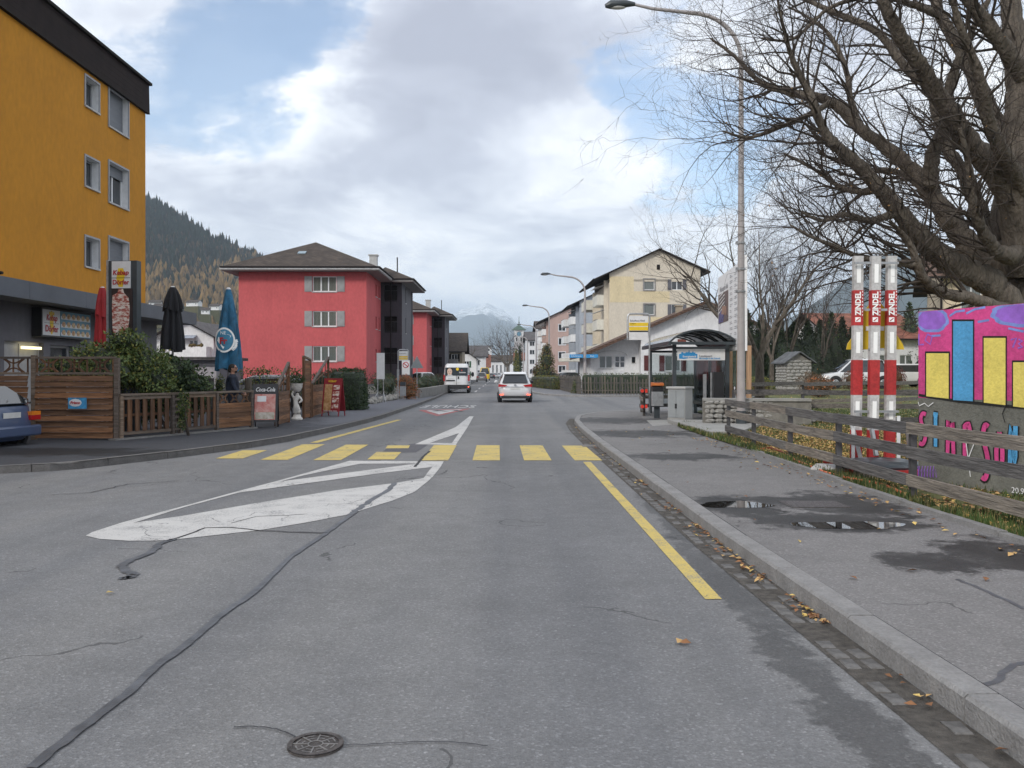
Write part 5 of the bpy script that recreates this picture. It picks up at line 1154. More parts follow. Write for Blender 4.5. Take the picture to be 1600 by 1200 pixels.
def sgt(s_, size, m, x, z): o = link('lettering', text_mesh(s_, size, m, align='LEFT', bold=.002), sgn); o.location = Vector((sx0+.14+x, sy0-.072, 1.98+z)) - bs.location; o.rotation_euler = (R(90), 0, 0)
sgt('Energiestadt', .085, M_signw, .16, .115); sgt('Landquart', .10, mat('sign_grey_ink', (.25,.25,.27), .5), .67, .13); sgt('Mit Energie in die Zukunft', .062, M_eblue, .67, .055)
a = MB(); a.box(sx1-.6, sy0+1.2, .55, sx1-.15, sy1-.6, .60); a.build('bench_seat', M_railx, bs, world=True)
for y in (sy0+1.5, sy1-.9): a = MB(); a.box(sx1-.5, y, .12, sx1-.42, y+.06, .55); a.build('bench_leg', M_steelp, bs, world=True)
a = MB(); a.box(X(1125,27.4)-.33, 27.25, .3, X(1125,27.4)-.22, 27.3, 1.6); a.box(X(1125,27.4)-.55, 27.25, .3, X(1125,27.4)-.45, 27.3, 1.55); tag(a.build('timetable_stand', M_galv), 'grey timetable stand at the near end of the bus shelter', 'sign')
a = MB(); a.box(X(1136,26.9)-.42, 26.8, .5, X(1136,26.9)-.12, 27.05, 1.62); tag(a.build('notice_case', M_black, bevel=.01), 'black notice case beside the near right post of the bus shelter', 'notice case')
# bin
bn = thing('litter_bin', 'grey litter bin with orange hood at the bus shelter', 'bin', (X(1027, 28.6), 28.6, .12))
a = MB(); a.box(-.18,-.14,.40,.18,.14,.86); a.build('container', M_galv, bn, bevel=.01); a = MB(); a.box(-.17,-.13,.861,.17,.13,1.02); a.build('bag', M_black, bn); M_orng = mat('orange_plastic', (.60,.17,.04), .5, .08)
a = MB(); a.prism([(-.19,-.16,1.06),(-.19,.15,1.02),(-.19,.15,1.16),(-.19,-.16,1.13)], (.38,0,0)); a.build('hood', M_orng, bn); a = MB(); a.box(-.09,.05,0,.09,.13,1.18); a.build('stand', M_dgrey, bn)
# ---- bus stop signs
def stop_sign(x, y, z0, h, w, label, face_w=.62, ph=.9, text='Schulhaus Ried'):
    t = thing('bus_stop_sign', label, 'bus stop sign', (x, y, z0)); r_ = .03
    a = MB(); a.tube([(0,0,0),(0,0,h-.1),(-.03,0,h-.03),(-.1,0,h),(-w+.1,0,h),(-w+.03,0,h-.03),(-w,0,h-.1),(-w,0,h-ph)], r_, 8); a.build('pole', M_galv, t, smooth=True)
    a = MB(); a.box(-w+.05,-.02,h-ph+.0,-.05,.02,h-.08); p_ = a.build('sign_face', M_signw, t)
    for (z0_, z1_, m_) in ((.36*ph,.50*ph,M_syel), (.53*ph,.66*ph,M_syel), (.30*ph,.35*ph,M_black)): a = MB(); a.box(-w+.055,-.024,h-ph+z0_*1.0,-.055,-.021,h-ph+z1_); a.build('route_strip', m_, p_)
    o = link('lettering', text_mesh(text, .085, M_black, align='LEFT'), p_); o.location = (-w+.08, -.026, h-.24); o.rotation_euler = (R(90),0,0)
    o = link('lettering', text_mesh('Landquart', .05, M_black, align='LEFT'), p_); o.location = (-w+.08, -.026, h-.34); o.rotation_euler = (R(90),0,0)
    return t
stop_sign(X(1015, 30.5), 30.5, .12, 3.5, .76, 'bus stop sign with yellow strips on a steel pole, right pavement', text='Schulhaus Ried')
stop_sign(X(626, 47), 47, .12, 2.62, -.5, 'bus stop sign with yellow strips by the orange bush, left pavement', ph=.55) if False else None
t = thing('bus_stop_sign', 'bus stop sign with yellow strips by the orange bush, left pavement', 'bus stop sign', (X(622, 47.5), 47.5, .12))
a = MB(); a.tube([(0,0,0),(0,0,2.62),(.08,0,2.7),(.5,0,2.7),(.56,0,2.62),(.56,0,2.15)], .028, 8); a.build('pole', M_galv, t, smooth=True)
a = MB(); a.box(.05,-.02,2.12,.52,.02,2.62); p_ = a.build('sign_face', M_signw, t)
for z0_, z1_ in ((2.17,2.25), (2.28,2.36)): a = MB(); a.box(.055,-.024,z0_,.515,-.021,z1_); a.build('route_strip', M_syel, p_)
o = link('lettering', text_mesh('Schulhaus Ried', .06, M_black, align='LEFT'), p_); o.location = (.07,-.026,2.5); o.rotation_euler = (R(90),0,0)
a = MB(); a.box(-.06,-.04,1.05,.06,.04,1.65); a.build('timetable_box', M_galv, t)
# waste box, no stopping board, back of a triangle sign, info board
t = thing('litter_bin', 'small grey litter bin beneath the orange bush', 'bin', (X(629.5, 46.5), 46.5, .12)); a = MB(); a.box(-.15,-.12,.25,.15,.12,.75); a.build('container', M_galv, t, bevel=.01); a = MB(); a.box(-.14,-.12,.78,.14,.12,.98); a.build('hood', M_dgrey, t)
t = thing('no_stopping_sign', 'round no stopping sign on a pale board behind the orange bush', 'traffic sign', (X(634, 52), 52, .12))
a = MB(); a.cyl((0,.03,0), .03, 1.3, 8); a.build('pole', M_galv, t); a = MB(); a.box(-.23,0,1.35,.23,.04,2.2); a.build('board', M_signw, t); a = MB(); a.cyl((0,-.012,1.92), .18, .011, 24, axis='y'); a.build('red_ring', M_sred, t)
a = MB(); a.cyl((0,-.022,1.92), .135, .009, 24, axis='y'); a.build('disc', M_signw, t); a = MB(); a.beam((-.12,-.028,2.02),(.12,-.028,1.82), .006, .05); a.build('bar', M_sred, t)
t = thing('triangle_sign', 'grey back of a triangular warning sign beside the low concrete wall', 'traffic sign', (X(651.5, 50), 50, .12)); a = MB(); a.cyl((0,0,0), .03, 2.4, 8); a.build('pole', M_galv, t)
a = MB(); a.prism([(-.37,-.035,1.72),(.37,-.035,1.72),(0,-.035,2.42)], (0,.02,0)); a.build('plate', mat('sign_back_grey', (.22,.25,.26), .5, .05), t)
t = thing('information_board', 'tall narrow information board on two posts at the left pavement', 'information board', (X(594, 44), 44, .12))
for x in (-.12, .16): a = MB(); a.cyl((x,0,0), .025, 2.3, 8); a.build('post', M_galv, t)
a = MB(); a.box(-.17,-.03,1.15,.22,.03,2.45); a.build('panel', M_signw, t); a = MB(); a.beam((.16,0,.5),(.36,-.5,0), .03, .03); a.beam((-.12,0,.5),(-.3,-.5,0), .03, .03); a.build('brace', M_galv, t)
t = thing('street_name_sign', 'blue street name signs on the lamp before the white bungalow', 'street sign', (X(913, 71.5), 71.5, 0)); a = MB(); a.box(-1.2,-.05,2.78,-.1,-.02,3.06); a.build('plate', M_eblue, t); a = MB(); a.box(.15,-.05,2.78,1.1,-.02,3.06); a.build('plate', M_eblue, t)
letter('Schulstrasse', .17, M_signw, t, (-.65,-.055,2.92), (R(90),0,0)); letter('Ried', .17, M_signw, t, (.62,-.055,2.92), (R(90),0,0))
# ---- big information hoarding on posts
P0 = Vector((X(1122, 31), 31, 0)); P1 = Vector((X(1160, 26), 26, 0)); u = (P1 - P0); Lh = u.length; rzh = math.atan2(u.y, u.x)
ih = thing('information_hoarding', 'large white project hoarding with a photo, on timber posts', 'hoarding', (P0.x, P0.y, .15), rzh)
zb, zt = 2.13, 4.75
M_board = mat('hoarding_white', (.86,.86,.86), .5, .03); a = MB(); a.box(0, 0, zb, Lh, .06, zt); a.build('board', M_board, ih)
M_ph1 = mat('print_dark_interior', (.045,.035,.035), .5, .4, 2, col2=(.20,.13,.11), stretch=(1,1,.3)); a = MB(); a.box(.15, -.012, zb+1.0, 2.35, -.002, zb+2.0); a.build('printed_photo', M_ph1, ih)
for k in range(5): a = MB(); a.beam((.2+k*.05,-.016,zb+1.35+k*.14),(1.6,-.016,zb+1.55+k*.12), .004, .03); a.build('printed_lamp', M_refw, ih)
a = MB(); a.prism([(.25,-.018,zb+1.02),(1.3,-.018,zb+1.02),(1.5,-.018,zb+1.3),(.7,-.018,zb+1.45),(.25,-.018,zb+1.2)], (0,.004,0)); a.build('printed_furniture', mat('print_violet', (.09,.08,.22), .5, .2, 4), ih)
a = MB(); a.prism([(.9,-.020,zb+1.3),(2.0,-.020,zb+1.2),(2.0,-.020,zb+1.5),(1.1,-.020,zb+1.55)], (0,.003,0)); a.build('printed_counter', mat('print_tan', (.35,.19,.12), .5, .2, 4), ih)
letter('Wohnen im Ried', .26, mat('sign_grey_ink', (.25,.25,.27)), ih, (1.4,-.012,zb+2.14), (R(90),0,0))
M_ink = MC['sign_grey_ink']; random.seed(4)
for col in range(3):
    for row in range(13):
        a = MB(); x0 = 2.65 + col * .95; z0_ = zb + .12 + row * .185
        for k in range(2): a.box(x0, -.010, z0_ + k*.055, x0 + ru(.3, .6), -.004, z0_ + k*.055 + .012)
        a.build('small_print', M_ink, ih)
for s in (.55, 2.0, 3.6): a = MB(); a.box(s-.06, .065, 0, s+.06, .18, zt-.1); a.build('post', M_newwood, ih)
a = MB(); a.box(Lh+.01, -.02, zb-.05, Lh+.35, .08, zt+.1); ed = a.build('side_board', M_board, ih)
a = MB(); a.box(Lh+.12, .085, -.1, Lh+.34, .2, zb+.1); a.build('post', M_newwood, ih)
# ================================================================ left side: fences, parasols, signs
def lattice(a, x0, x1, z0, z1, y, th=.03, n=1):
    """turned-arch ornament between two heights: bowed bars"""
    w = (x1 - x0) / n
    for i in range(n):
        cx = x0 + w * (i + .5); h = z1 - z0
        for sx in (-1, 1):
            pts = [(cx + sx * w * (.36 - .22 * math.sin(math.pi * k / 6)), y, z0 + h * k / 6) for k in range(7)]
            for p, q in zip(pts, pts[1:]): a.beam(p, q, .028, .022, up=Vector((0,1,0)))
        for sz in (0, 1):
            pts = [(cx - w*.3 + w*.6*k/6, y + .001, (z0 if sz == 0 else z1) + (1 if sz == 0 else -1) * h * .32 * math.sin(math.pi*k/6)) for k in range(7)]
            for p, q in zip(pts, pts[1:]): a.beam(p, q, .028, .022, up=Vector((0,1,0)))
tf = thing('board_fence', 'tall brown horizontal board fence with arched lattice top behind the blue car', 'fence', (-8.62, 19.45, .12), R(180 - 2.5))
# local x runs from the right end leftwards; boards in two panels
pan = [(0.06, 1.86), (1.98, 4.0), (4.1, 6.1)]
for x in (.0, 1.86, 3.98, 6.1): a = MB(); a.box(x, -.05, 0, x+.10, .05, 1.86 if x else 1.80); a.build('post', M_fgrey, tf)
for x0, x1 in pan:
    x0 += .06; n = 11
    for k in range(n):
        a = MB(); z = .04 + k * 1.38 / n; j = ru(-.006, .006); b_ = (k % 2) * .018
        a.prism([(x0, .035 + b_, z), (x0, .060 + b_, z), (x0, .02 + b_, z+1.38/n-.010), (x0, -.004 + b_, z+1.38/n-.010)], (x1 - x0 + j, 0, 0)); a.build('board', M_fbx, tf)
    a = MB(); a.box(x0, -.03, 1.435, x1, .03, 1.485); a.build('rail', M_fgrey, tf); a = MB(); a.box(x0-.04, -.04, 1.78, x1+.02, .04, 1.83); a.build('rail', M_fgrey, tf)
    for k in range(3): a = MB(); lattice(a, x0+(x1-x0)*k/3, x0+(x1-x0)*(k+1)/3, 1.485, 1.78, 0); a.build('lattice', M_fbz, tf)
    for k in range(7):
        if k % 2 == 0 or True: a = MB(); xx = x0 + (x1-x0)*(k+.0)/6; a.box(min(xx, x1-.035), -.012, 1.486, min(xx, x1-.035)+.03, .012, 1.779); a.build('slat', M_fbz, tf)
sg2 = thing('ice_cream_sign', 'small blue ice cream sign with white oval fixed on the board fence', 'sign', (-8.62, 19.45, .12), 0)
p = D(121, 630, 19.28); a = MB(); a.box(p.x-.20, 19.27, p.z-.12, p.x+.20, 19.285, p.z+.12); a.build('plate', mat('ice_sign_blue', (.05,.28,.52), .4, .25, 6), sg2, world=True)
a = MB(); a.tube([(p.x-.03, 19.262, p.z), (p.x-.03, 19.268, p.z)], [.10, .10], 20); a = MB(); a.ball((p.x-.04, 19.266, p.z+.01), (.14, .003, .085), 18, 6); a.build('oval', M_signw, sg2, world=True)
o = link('lettering', text_mesh('Frisco', .085, M_sred, bold=.003, shear=.2), sg2); o.location = Vector((p.x-.04, 19.255, p.z+.01)) - sg2.location; o.rotation_euler = (R(90),0,0)
# low slatted fence going away
lf = thing('slat_fence', 'low brown fence of upright slats along the left pavement by the restaurant garden', 'fence', (-8.62, 19.45, .12), math.atan2(23.3-19.45, -6.95+8.62))
LF = math.hypot(23.5-19.45, 1.67)
for x in (0, 1.52, 1.78, 3.0, LF-.08): a = MB(); a.box(x, -.045, 0, x+.08, .045, 1.0); a.build('post', M_fgrey, lf)
for x0, x1 in ((.08, 1.5), (1.88, 2.98)):
    for z in (.10, .88): a = MB(); a.box(x0, -.02, z, x1, .02, z+.07); a.build('rail', M_fgrey, lf)
    n = int((x1-x0)/.105)
    for k in range(n): a = MB(); xx = x0 + (x1-x0)*k/n; a.box(xx+.01, (-.045 if k % 2 else .021), .17, xx+.085, (-.021 if k % 2 else .045), .879); a.build('slat', M_fbz, lf)
    a = MB(); a.box(x0, .05, .5, x1, .07, .56); a.build('rail', M_fbz, lf)
a = MB()
for k in range(6): a.box(1.60, -.02, .12+k*.14, 1.78, .02, .17+k*.14)
for xx in (1.60, 1.69, 1.76): a.box(xx, .021, .05, xx+.02, .04, .95)
a.build('trellis', M_fgrey, lf)
for k in range(5): a = MB(); a.box(3.08, -.02-(k%2)*.015, .08+k*.125, LF-.08, .005-(k%2)*.015, .20+k*.125); a.build('board', M_fbx, lf)
for k in range(3): a = MB(); w3 = (LF-3.16)/3; lattice(a, 3.08+w3*k, 3.08+w3*(k+1), .72, .93, 0); a.build('lattice', M_fbz, lf)
a = MB(); a.box(0, -.05, .96, LF, .05, 1.01); a.build('cap_rail', M_fgrey, lf)
a = MB(); a.box(-.2, -.10, -.10, LF+.1, .10, .035); a.build('footing', M_concd, lf)
# sloping wing panels of the garden entrance
def wing(label, x, y, ang, L_, h0, h1, lat=False, cut=1.0):
    t = thing('fence_wing', label, 'fence', (x, y, .12), ang)
    for k in range(int(min(h0, h1) / .115)): a = MB(); a.box(.05, -.02-(k%2)*.014, .03+k*.115, L_-.05, .004-(k%2)*.014, .14+k*.115); a.build('board', M_fbx, t)
    zb = int(min(h0, h1)/.115)*.115 + .04
    lo, hi = (h0, h1)
    a = MB(); a.box(0, -.04, 0, .07, .04, h0); a.build('post', M_fbz, t); a = MB(); a.box(L_-.07, -.04, 0, L_, .04, h1); a.build('post', M_fbz, t)
    a = MB(); a.beam((0,0,h0), (L_,0,h1), .08, .05); a.build('cap_rail', M_fgrey, t)
    if abs(h1-h0) > .3:
        n = 5
        for k in range(1, n):
            zt_ = h0 + (h1-h0)*k/n
            if zt_ > zb + .1: a = MB(); a.box(L_*k/n-.02, -.012, zb, L_*k/n+.02, .012, zt_-.02); a.build('slat', M_fbz, t)
        a = MB(); a.beam((.1,0,zb+.02), (L_-.08,0,zb+ (max(h0,h1)-zb)*.55), .03, .03); a.build('brace', M_fbz, t)
    return t
def wing2(label, px0, d0, px1, d1, h0, h1):
    x0, x1 = X(px0, d0), X(px1, d1); return wing(label, x0, d0, math.atan2(d1-d0, x1-x0), math.hypot(x1-x0, d1-d0), h0, h1)
wing2('brown sloping fence panel just right of the cola board', 431, 24.3, 451, 26.4, 1.0, 1.78)
wing2('tall dark brown fence leaf directly right of the white statue', 474, 28.4, 485, 29.0, 2.0, 1.9)
wing2('brown sloping fence panel behind the red advertising board', 487, 29.3, 513, 33.0, 1.1, 2.05)
# wooden posts inside
for px, lab in ((435, 'stub wooden post behind the low fence left of the jacketed man'), (388, 'stub wooden post right of the jacketed man')):
    px = {435: 329, 388: 388}[px]; p = G(px, 672, .12); a = MB(); a.cyl((X(px, 25.4), 25.4, .12), .10, 1.32, 10); tag(a.build('wooden_post', M_pick), lab, 'post')
# stair with railing
st = thing('stair_railing', 'brown wooden stair rail descending right of the laurel bush', 'railing', (X(292, 30), 30, .12))
A0, A1 = D(291, 566, 30), D(330, 612, 30)
a = MB(); a.beam(A0, A1, .05, .09); a.build('handrail', M_fbz, st, world=True); a = MB(); a.beam(A0 - Vector((0,0,.75)), A1 - Vector((0,0,.75)), .05, .12); a.build('stringer', M_fbz, st, world=True)
for k in range(5): q = A0.lerp(A1, (k+.2)/5); a = MB(); a.beam(q, q - Vector((0,0,.75)), .04, .04); a.build('baluster', M_fbz, st, world=True)
a = MB(); q = A0.lerp(A1, .5); a.tube([(q.x+.16*math.cos(w/10*6.283), 29.97, q.z-.38+.16*math.sin(w/10*6.283)) for w in range(11)], .02, 6); a.build('ring_ornament', M_fbz, st, world=True)
# ---- parasols (closed)
def parasol(label, px, d, ytop, ybot, wpx, m, flap=.35, folds=9, wtop=.25, seed=1, twist=0, group='closed parasols in the restaurant garden'):
    x = X(px, d); t = thing('parasol', label, 'parasol', (x, d, .12), 0, group); zt = Z(ytop, d) - .12; zb = Z(ybot, d) - .12; rm = wpx * d / F / 2; random.seed(seed)
    a = MB(); a.cyl((0,0,0), .028, zt + .02, 10); a.build('pole', M_pole, t); a = MB(); a.box(-.35,-.35,0,.35,.35,.07); a.build('base', M_concd, t)
    a = MB(); a.cyl((0,0,zt-.02), .075, .05, 12, r2=.04); a.build('cap', M_signw, t)
    def skirt(z1, z0, r1, r0, nm, ph, bulge):
        nu, nv = folds * 6, 14; a = MB(); off = [ru(.8, 1.2) for _ in range(folds)]
        for i in range(nv + 1):
            s = i / nv; z = z1 + (z0 - z1) * s; r_ = r1 + (r0 - r1) * (s ** .75) ; r_ *= 1 + bulge * math.sin(math.pi * s) 
            for j in range(nu):
                w = 6.283 * j / nu; f = abs(math.sin(w * folds / 2 + ph + s * twist)); k = (.66 + .42 * f * off[int(j / 6) % folds]) if s > .03 else 1
                rr = r_ * (1 + (k - 1) * min(1, s * 3)); a.v.append((rr*math.cos(w), rr*math.sin(w), z + (.04 * math.sin(w*3+ph) if s == 1 else 0)))
        for i in range(nv):
            for j in range(nu): a.f.append((i*nu+j, i*nu+(j+1)%nu, (i+1)*nu+(j+1)%nu, (i+1)*nu+j)); a.m.append(0)
        return a.build(nm, m, t, smooth=True)
    skirt(zt, zb, .06, rm * .93, 'canopy', 0, .10)
    if flap: skirt(zt + .005, zt - (zt - zb) * flap, .07, rm * (.62 + flap*.5), 'wind_flap', 1.3, .1)
    return t
M_pred2 = mat('parasol_red', (.42, .03, .035), .8, .15, 2, .4, 30); M_pblk = mat('parasol_black', (.014, .014, .017), .85, .2, 2, .4, 30); M_pblu = mat('parasol_blue', (.02, .12, .22), .75, .3, 2.5, .4, 30, dist=1)
parasol('closed red parasol behind the kebab sign pylon', 160, 23.2, 450, 560, 26, M_pred2, flap=.40, folds=6, seed=3)
parasol('closed black parasol above the laurel bush', 270, 23.5, 449, 548, 37, M_pblk, flap=.36, folds=8, seed=5)
pb = parasol('closed blue parasol with ice brand logo standing next to the jacketed man', 357, 24.5, 451, 578, 46, M_pblu, flap=0, folds=5, seed=9)
zc = Z(532, 24.5) - .12; yf = -.385
a = MB(); n = 30
a.add([(math.cos(6.283*k/n)*r_, yf, zc + math.sin(6.283*k/n)*r_*1.25) for r_ in (.235, .275) for k in range(n)], [(k, (k+1)%n, (k+1)%n+n, k+n) for k in range(n)]); a.build('logo_ring', M_refw, pb)
a = MB(); a.ball((0, yf+.002, zc), (.235, .012, .29), 24, 8); a.build('logo_disc', mat('parasol_logo_blue', (.06,.24,.38), .7, .1), pb)
a = MB(); a.prismc([(-.19,yf-.015,zc-.02),(-.02,yf-.015,zc-.25),(.19,yf-.015,zc+.12),(.10,yf-.015,zc+.16),(-.16,yf-.015,zc+.08)], (0,.01,0)); a.build('logo_heart', M_refw, pb)
letter('Fr', .24, M_sred, pb, (-.02, yf-.02, zc-.03), (R(90),0,0), bold=.01); letter('NE', .13, M_refw, pb, (-.02, yf-.02, zc+.19), (R(90),0,0))
random.seed(31); a = MB()
for k in range(60): w = ru(-.2, .75); r_ = ru(.27, .32); a.ball((math.cos(-w)*r_, yf, zc - math.sin(w)*r_*1.1 - .05), (ru(.01,.03), .003, ru(.008,.02)), 5, 3)
a.build('snow_print', M_refw, pb)
for o in CH[pb.name]:
    if o.name.split('.')[0] in ('logo_ring','logo_disc','logo_heart','lettering','snow_print'):
        up = o.name.startswith('lettering')
        for v in o.data.vertices:
            if up: xw = v.co.x + o.location.x; v.co.z -= .42 - math.sqrt(max(.01, .42**2 - xw*xw))
            else: v.co.y += .42 - math.sqrt(max(.01, .42**2 - v.co.x**2))

# ---- kebab pylon sign
pyd = 22.3; ps = thing('sign_pylon', 'tall dark pylon sign advertising the kebab restaurant above the green bush', 'sign', (X(193, pyd), pyd, .12), R(-6))
zt = Z(408, pyd) - .12; s_ = pyd / F
a = MB(); a.box(-.40, -.10, 0, -.345, .12, zt+.02); a.build('edge_strip', M_galv, ps); a = MB(); a.box(-.344, -.09, 0, .40, .12, zt); a.build('frame', M_dgrey, ps)
a = MB(); a.box(-.245, -.12, Z(451,pyd)-.12, .245, -.091, Z(409,pyd)-.12); a.build('name_panel', M_signw, ps)
a = MB(); a.prism([(-.06,-.126,Z(449,pyd)-.12),(.05,-.126,Z(449,pyd)-.12),(.11,-.126,Z(430,pyd)-.12),(.06,-.126,Z(420,pyd)-.12),(-.07,-.126,Z(420,pyd)-.12),(-.12,-.126,Z(436,pyd)-.12)], (0,.004,0)); a.build('skewer_emblem', M_syel, ps)
letter('Kebap', .165, M_sred, ps, (0,-.135,Z(427,pyd)-.12), (R(90),0,0), shear=.15, bold=.004); letter('Dörfer', .165, M_sred, ps, (0,-.135,Z(442,pyd)-.12), (R(90),0,0), bold=.004, width=.43)
a = MB(); a.box(-.24,-.128,Z(435.4,pyd)-.12,.24,-.123,Z(434.6,pyd)-.12); a.build('divider', M_black, ps)
M_doner = bpy.data.materials.new('printed_meat'); M_doner.use_nodes = True; _t = M_doner.node_tree; _b = _t.nodes['Principled BSDF']; _b.inputs['Roughness'].default_value = .4
_mp = N(_t, 'ShaderNodeMapping'); _mp.inputs['Scale'].default_value = (5, 1, 13); L(_t, N(_t, 'ShaderNodeTexCoord').outputs['Object'], _mp.inputs[0])
L(_t, ramp(_t, noise(_t, _mp.outputs[0], 1.3, 6, .7, .6), [(.36, (.26,.035,.03)), (.47, (.45,.13,.09)), (.53, (.72,.62,.55)), (.68, (.8,.76,.7))]), _b.inputs['Base Color'])
a = MB(); a.box(-.25,-.118,Z(540,pyd)-.12,.30,-.092,Z(451.6,pyd)-.12); a.build('picture_panel', mat('sign_black_print', (.03,.02,.02), .4, .2), ps)
a = MB(); l = [(-.06,452),(.06,452),(.08,458),(.20,466),(.235,480),(.22,500),(.18,520),(.10,538),(-.16,538),(-.22,515),(-.235,480),(-.22,462),(-.09,458)]; a.prismc([(x,-.124,Z(y,pyd)-.12) for x, y in l], (0,.004,0)); a.build('meat_picture', M_doner, ps)
# ---- A-boards
def aboard(label, px, py, h, w, m_frame, rz=0, coca=True):
    p = G(px, py, .12); t = thing('pavement_board', label, 'advertising board', (p.x, p.y, .12), rz); sl = .26
    def face(y0, sgn_): return [(-w/2, y0, 0), (w/2, y0, 0), (w/2, y0 + sgn_*sl, h), (-w/2, y0 + sgn_*sl, h)]
    def panel(x0, x1, z0, z1, off, m, name, par):
        a = MB(); f = lambda x, z, o: (x, -sl + sl*z/h - o, z)
        a.add([f(x0,z0,off), f(x1,z0,off), f(x1,z1,off), f(x0,z1,off), f(x0,z0,off-.012), f(x1,z0,off-.012), f(x1,z1,off-.012), f(x0,z1,off-.012)], [(0,1,2,3),(7,6,5,4),(0,4,5,1),(1,5,6,2),(2,6,7,3),(3,7,4,0)]); return a.build(name, m, par)
    b_ = panel(-w/2, w/2, .16, h, .012, m_frame, 'front_panel', t)
    a = MB(); a.prism([(-w/2, sl-.0, .16), (w/2, sl, .16), (w/2, .03, h), (-w/2, .03, h)], (0, -.02, 0)); a.build('rear_panel', m_frame, t)
    for x in (-w/2+.03, w/2-.03): a = MB(); a.beam((x,-sl-.01,0), (x,-sl+sl*.2,.2), .03, .03); a.beam((x,sl+.01,0), (x,sl-sl*.2,.2), .03, .03); a.build('leg', m_frame, t)
    return t, b_, panel
M_poster1 = mat('poster_meat', (.50,.10,.08), .3, .3, 4, col2=(.65,.42,.36), dist=1.5); M_poster2 = mat('poster_food', (.35,.16,.05), .35, .3, 9, col2=(.65,.42,.22)); M_dkred = mat('board_red', (.28,.02,.03), .45, .1)
t, b_, pn = aboard('black cola advertising board with a food poster on the left pavement', 415, 668, 1.17, .66, M_black, R(9))
pn(-.27, .27, .22, .90, .026, M_poster1, 'poster', b_); pn(-.20, .03, .70, .85, .03, M_signw, 'paper_note', b_); pn(-.24, .25, .24, .42, .029, mat('poster_plate', (.6,.55,.5), .3, .3, 7, col2=(.3,.25,.15)), 'poster_dish', b_)
letter('Coca-Cola', .155, M_signw, b_, (0, -.085, 1.02), (R(90-12),0,0), shear=.35, bold=.003, width=.50)
t, b_, pn = aboard('red advertising board with a kebab poster in front of the round hedge', 521, 650, 1.28, .66, M_dkred, R(-14))
pn(-.27, .0, .2, 1.08, .026, M_poster2, 'poster', b_)
for k in range(4): pn(.04, .27, .26+k*.21, .42+k*.21, .026, M_doner, 'dish_picture', b_)
letter('KEBAP', .1, M_syel, b_, (0, -.075, 1.18), (R(90-12),0,0), bold=.002)
for k in range(3): pn(-.24+k*.17, -.10+k*.17, .175, .19, .03, M_signw, 'price_strip', b_)
# ---- statue planter
sp0 = G(464, 656, .12); stt_ = thing('statue_planter', 'white plaster female figure carrying a planter on a round foot', 'statue', (sp0.x, sp0.y, .12))
M_plas = mat('white_plaster', (.66, .63, .58), .75, .12, 4, .5, 30)
a = MB(); a.lathe([(.17,0),(.18,.05),(.13,.09),(.12,.14),(.10,.17)], 16); a.build('foot', M_plas, stt_, smooth=True)
def skin_body(name, verts, edges, radii, m, parent, sub=2, root=0):
    me = bpy.data.meshes.new(name); me.from_pydata(verts, edges, []); me.materials.append(m); o = link(name, me, parent)
    md = o.modifiers.new('skin', 'SKIN'); md.use_smooth_shade = True
    for i, r_ in enumerate(radii):
        sv = me.skin_vertices[0].data[i]; sv.radius = (r_, r_) if not hasattr(r_, '__len__') else r_; sv.use_root = (i == root)
    s_ = o.modifiers.new('subsurf', 'SUBSURF'); s_.levels = sub; s_.render_levels = sub; return o
skin_body('figure', [(.0,0,.38),(.04,0,.17),(.05,.0,.28),(-.03,0,.48),(-.05,0,.60),(.02,0,.70),(.02,-.01,.77),(.02,-.02,.85),(-.10,0,.69),(-.15,-.02,.80),(-.10,-.01,.92),(.11,0,.70),(.16,-.03,.60),(.07,-.08,.53),(-.05,-.03,.17),(-.03,-.05,.28)],
          [(0,2),(2,1),(0,3),(3,4),(4,5),(5,6),(6,7),(5,8),(8,9),(9,10),(5,11),(11,12),(12,13),(0,15),(15,14)], [.105,.075,.08,.085,.07,.085,.035,.062,.04,.034,.03,.04,.034,.028,.06,.07], M_plas, stt_)
a = MB(); a.lathe([(.07,.88),(.12,.92),(.16,1.0),(.175,1.10),(.19,1.14),(.16,1.14),(.14,1.08)], 18); a.build('bowl', M_plas, stt_, smooth=True)
for k in range(8): a = MB(); w = k*.785; a.ball((.15*math.cos(w), .15*math.sin(w), 1.03), .028, 8, 5); a.build('bowl_ornament', M_plas, stt_, smooth=True)
# ---- the man
mn = thing('person', 'man in a dark navy jacket standing behind the low fence under the blue parasol', 'person', (X(363, 23.95), 23.95, .12))
M_navy = mat('navy_jacket', (.012, .018, .035), .8, .3, 6, .6, 30); M_skin = mat('skin', (.42, .22, .15), .55, .08, 6); M_hair = mat('dark_hair', (.02, .014, .010), .8, .2, 30); M_trou = mat('dark_trousers', (.02, .02, .025), .85, .2)
hz_ = 1.66
V = [(0,0,.93),(0,0,1.12),(.0,0,1.30),(.01,0,1.44),(.02,-.0,1.52),(-.10,.16,1.42),(-.13,.21,1.18),(.02,.24,1.02),(.20,.22,.98),(.26,-.0,1.0), (.06,-.17,1.42),(.10,-.23,1.18),(.22,-.22,1.0),(.38,-.18,.94),(0,.1,.88),(.03,.11,.5),(0,.11,.08),(.0,-.1,.88),(.04,-.11,.5),(0,-.11,.08),(.15,.12,.03),(.15,-.12,.03)]
E = [(0,1),(1,2),(2,3),(3,4),(3,5),(5,6),(6,7),(7,8),(3,10),(10,11),(11,12),(12,13),(0,14),(14,15),(15,16),(0,17),(17,18),(18,19),(16,20),(19,21)]
V.pop(9); E = [(a if a < 9 else a-1, b if b < 9 else b-1) for a, b in E]
rad = [.19,.21,.20,.13,.075,.085,.072,.058,.035,.085,.072,.058,.035,.12,.085,.055,.12,.085,.055,.045,.045]
bd = skin_body('body', V, E, rad, M_navy, mn)
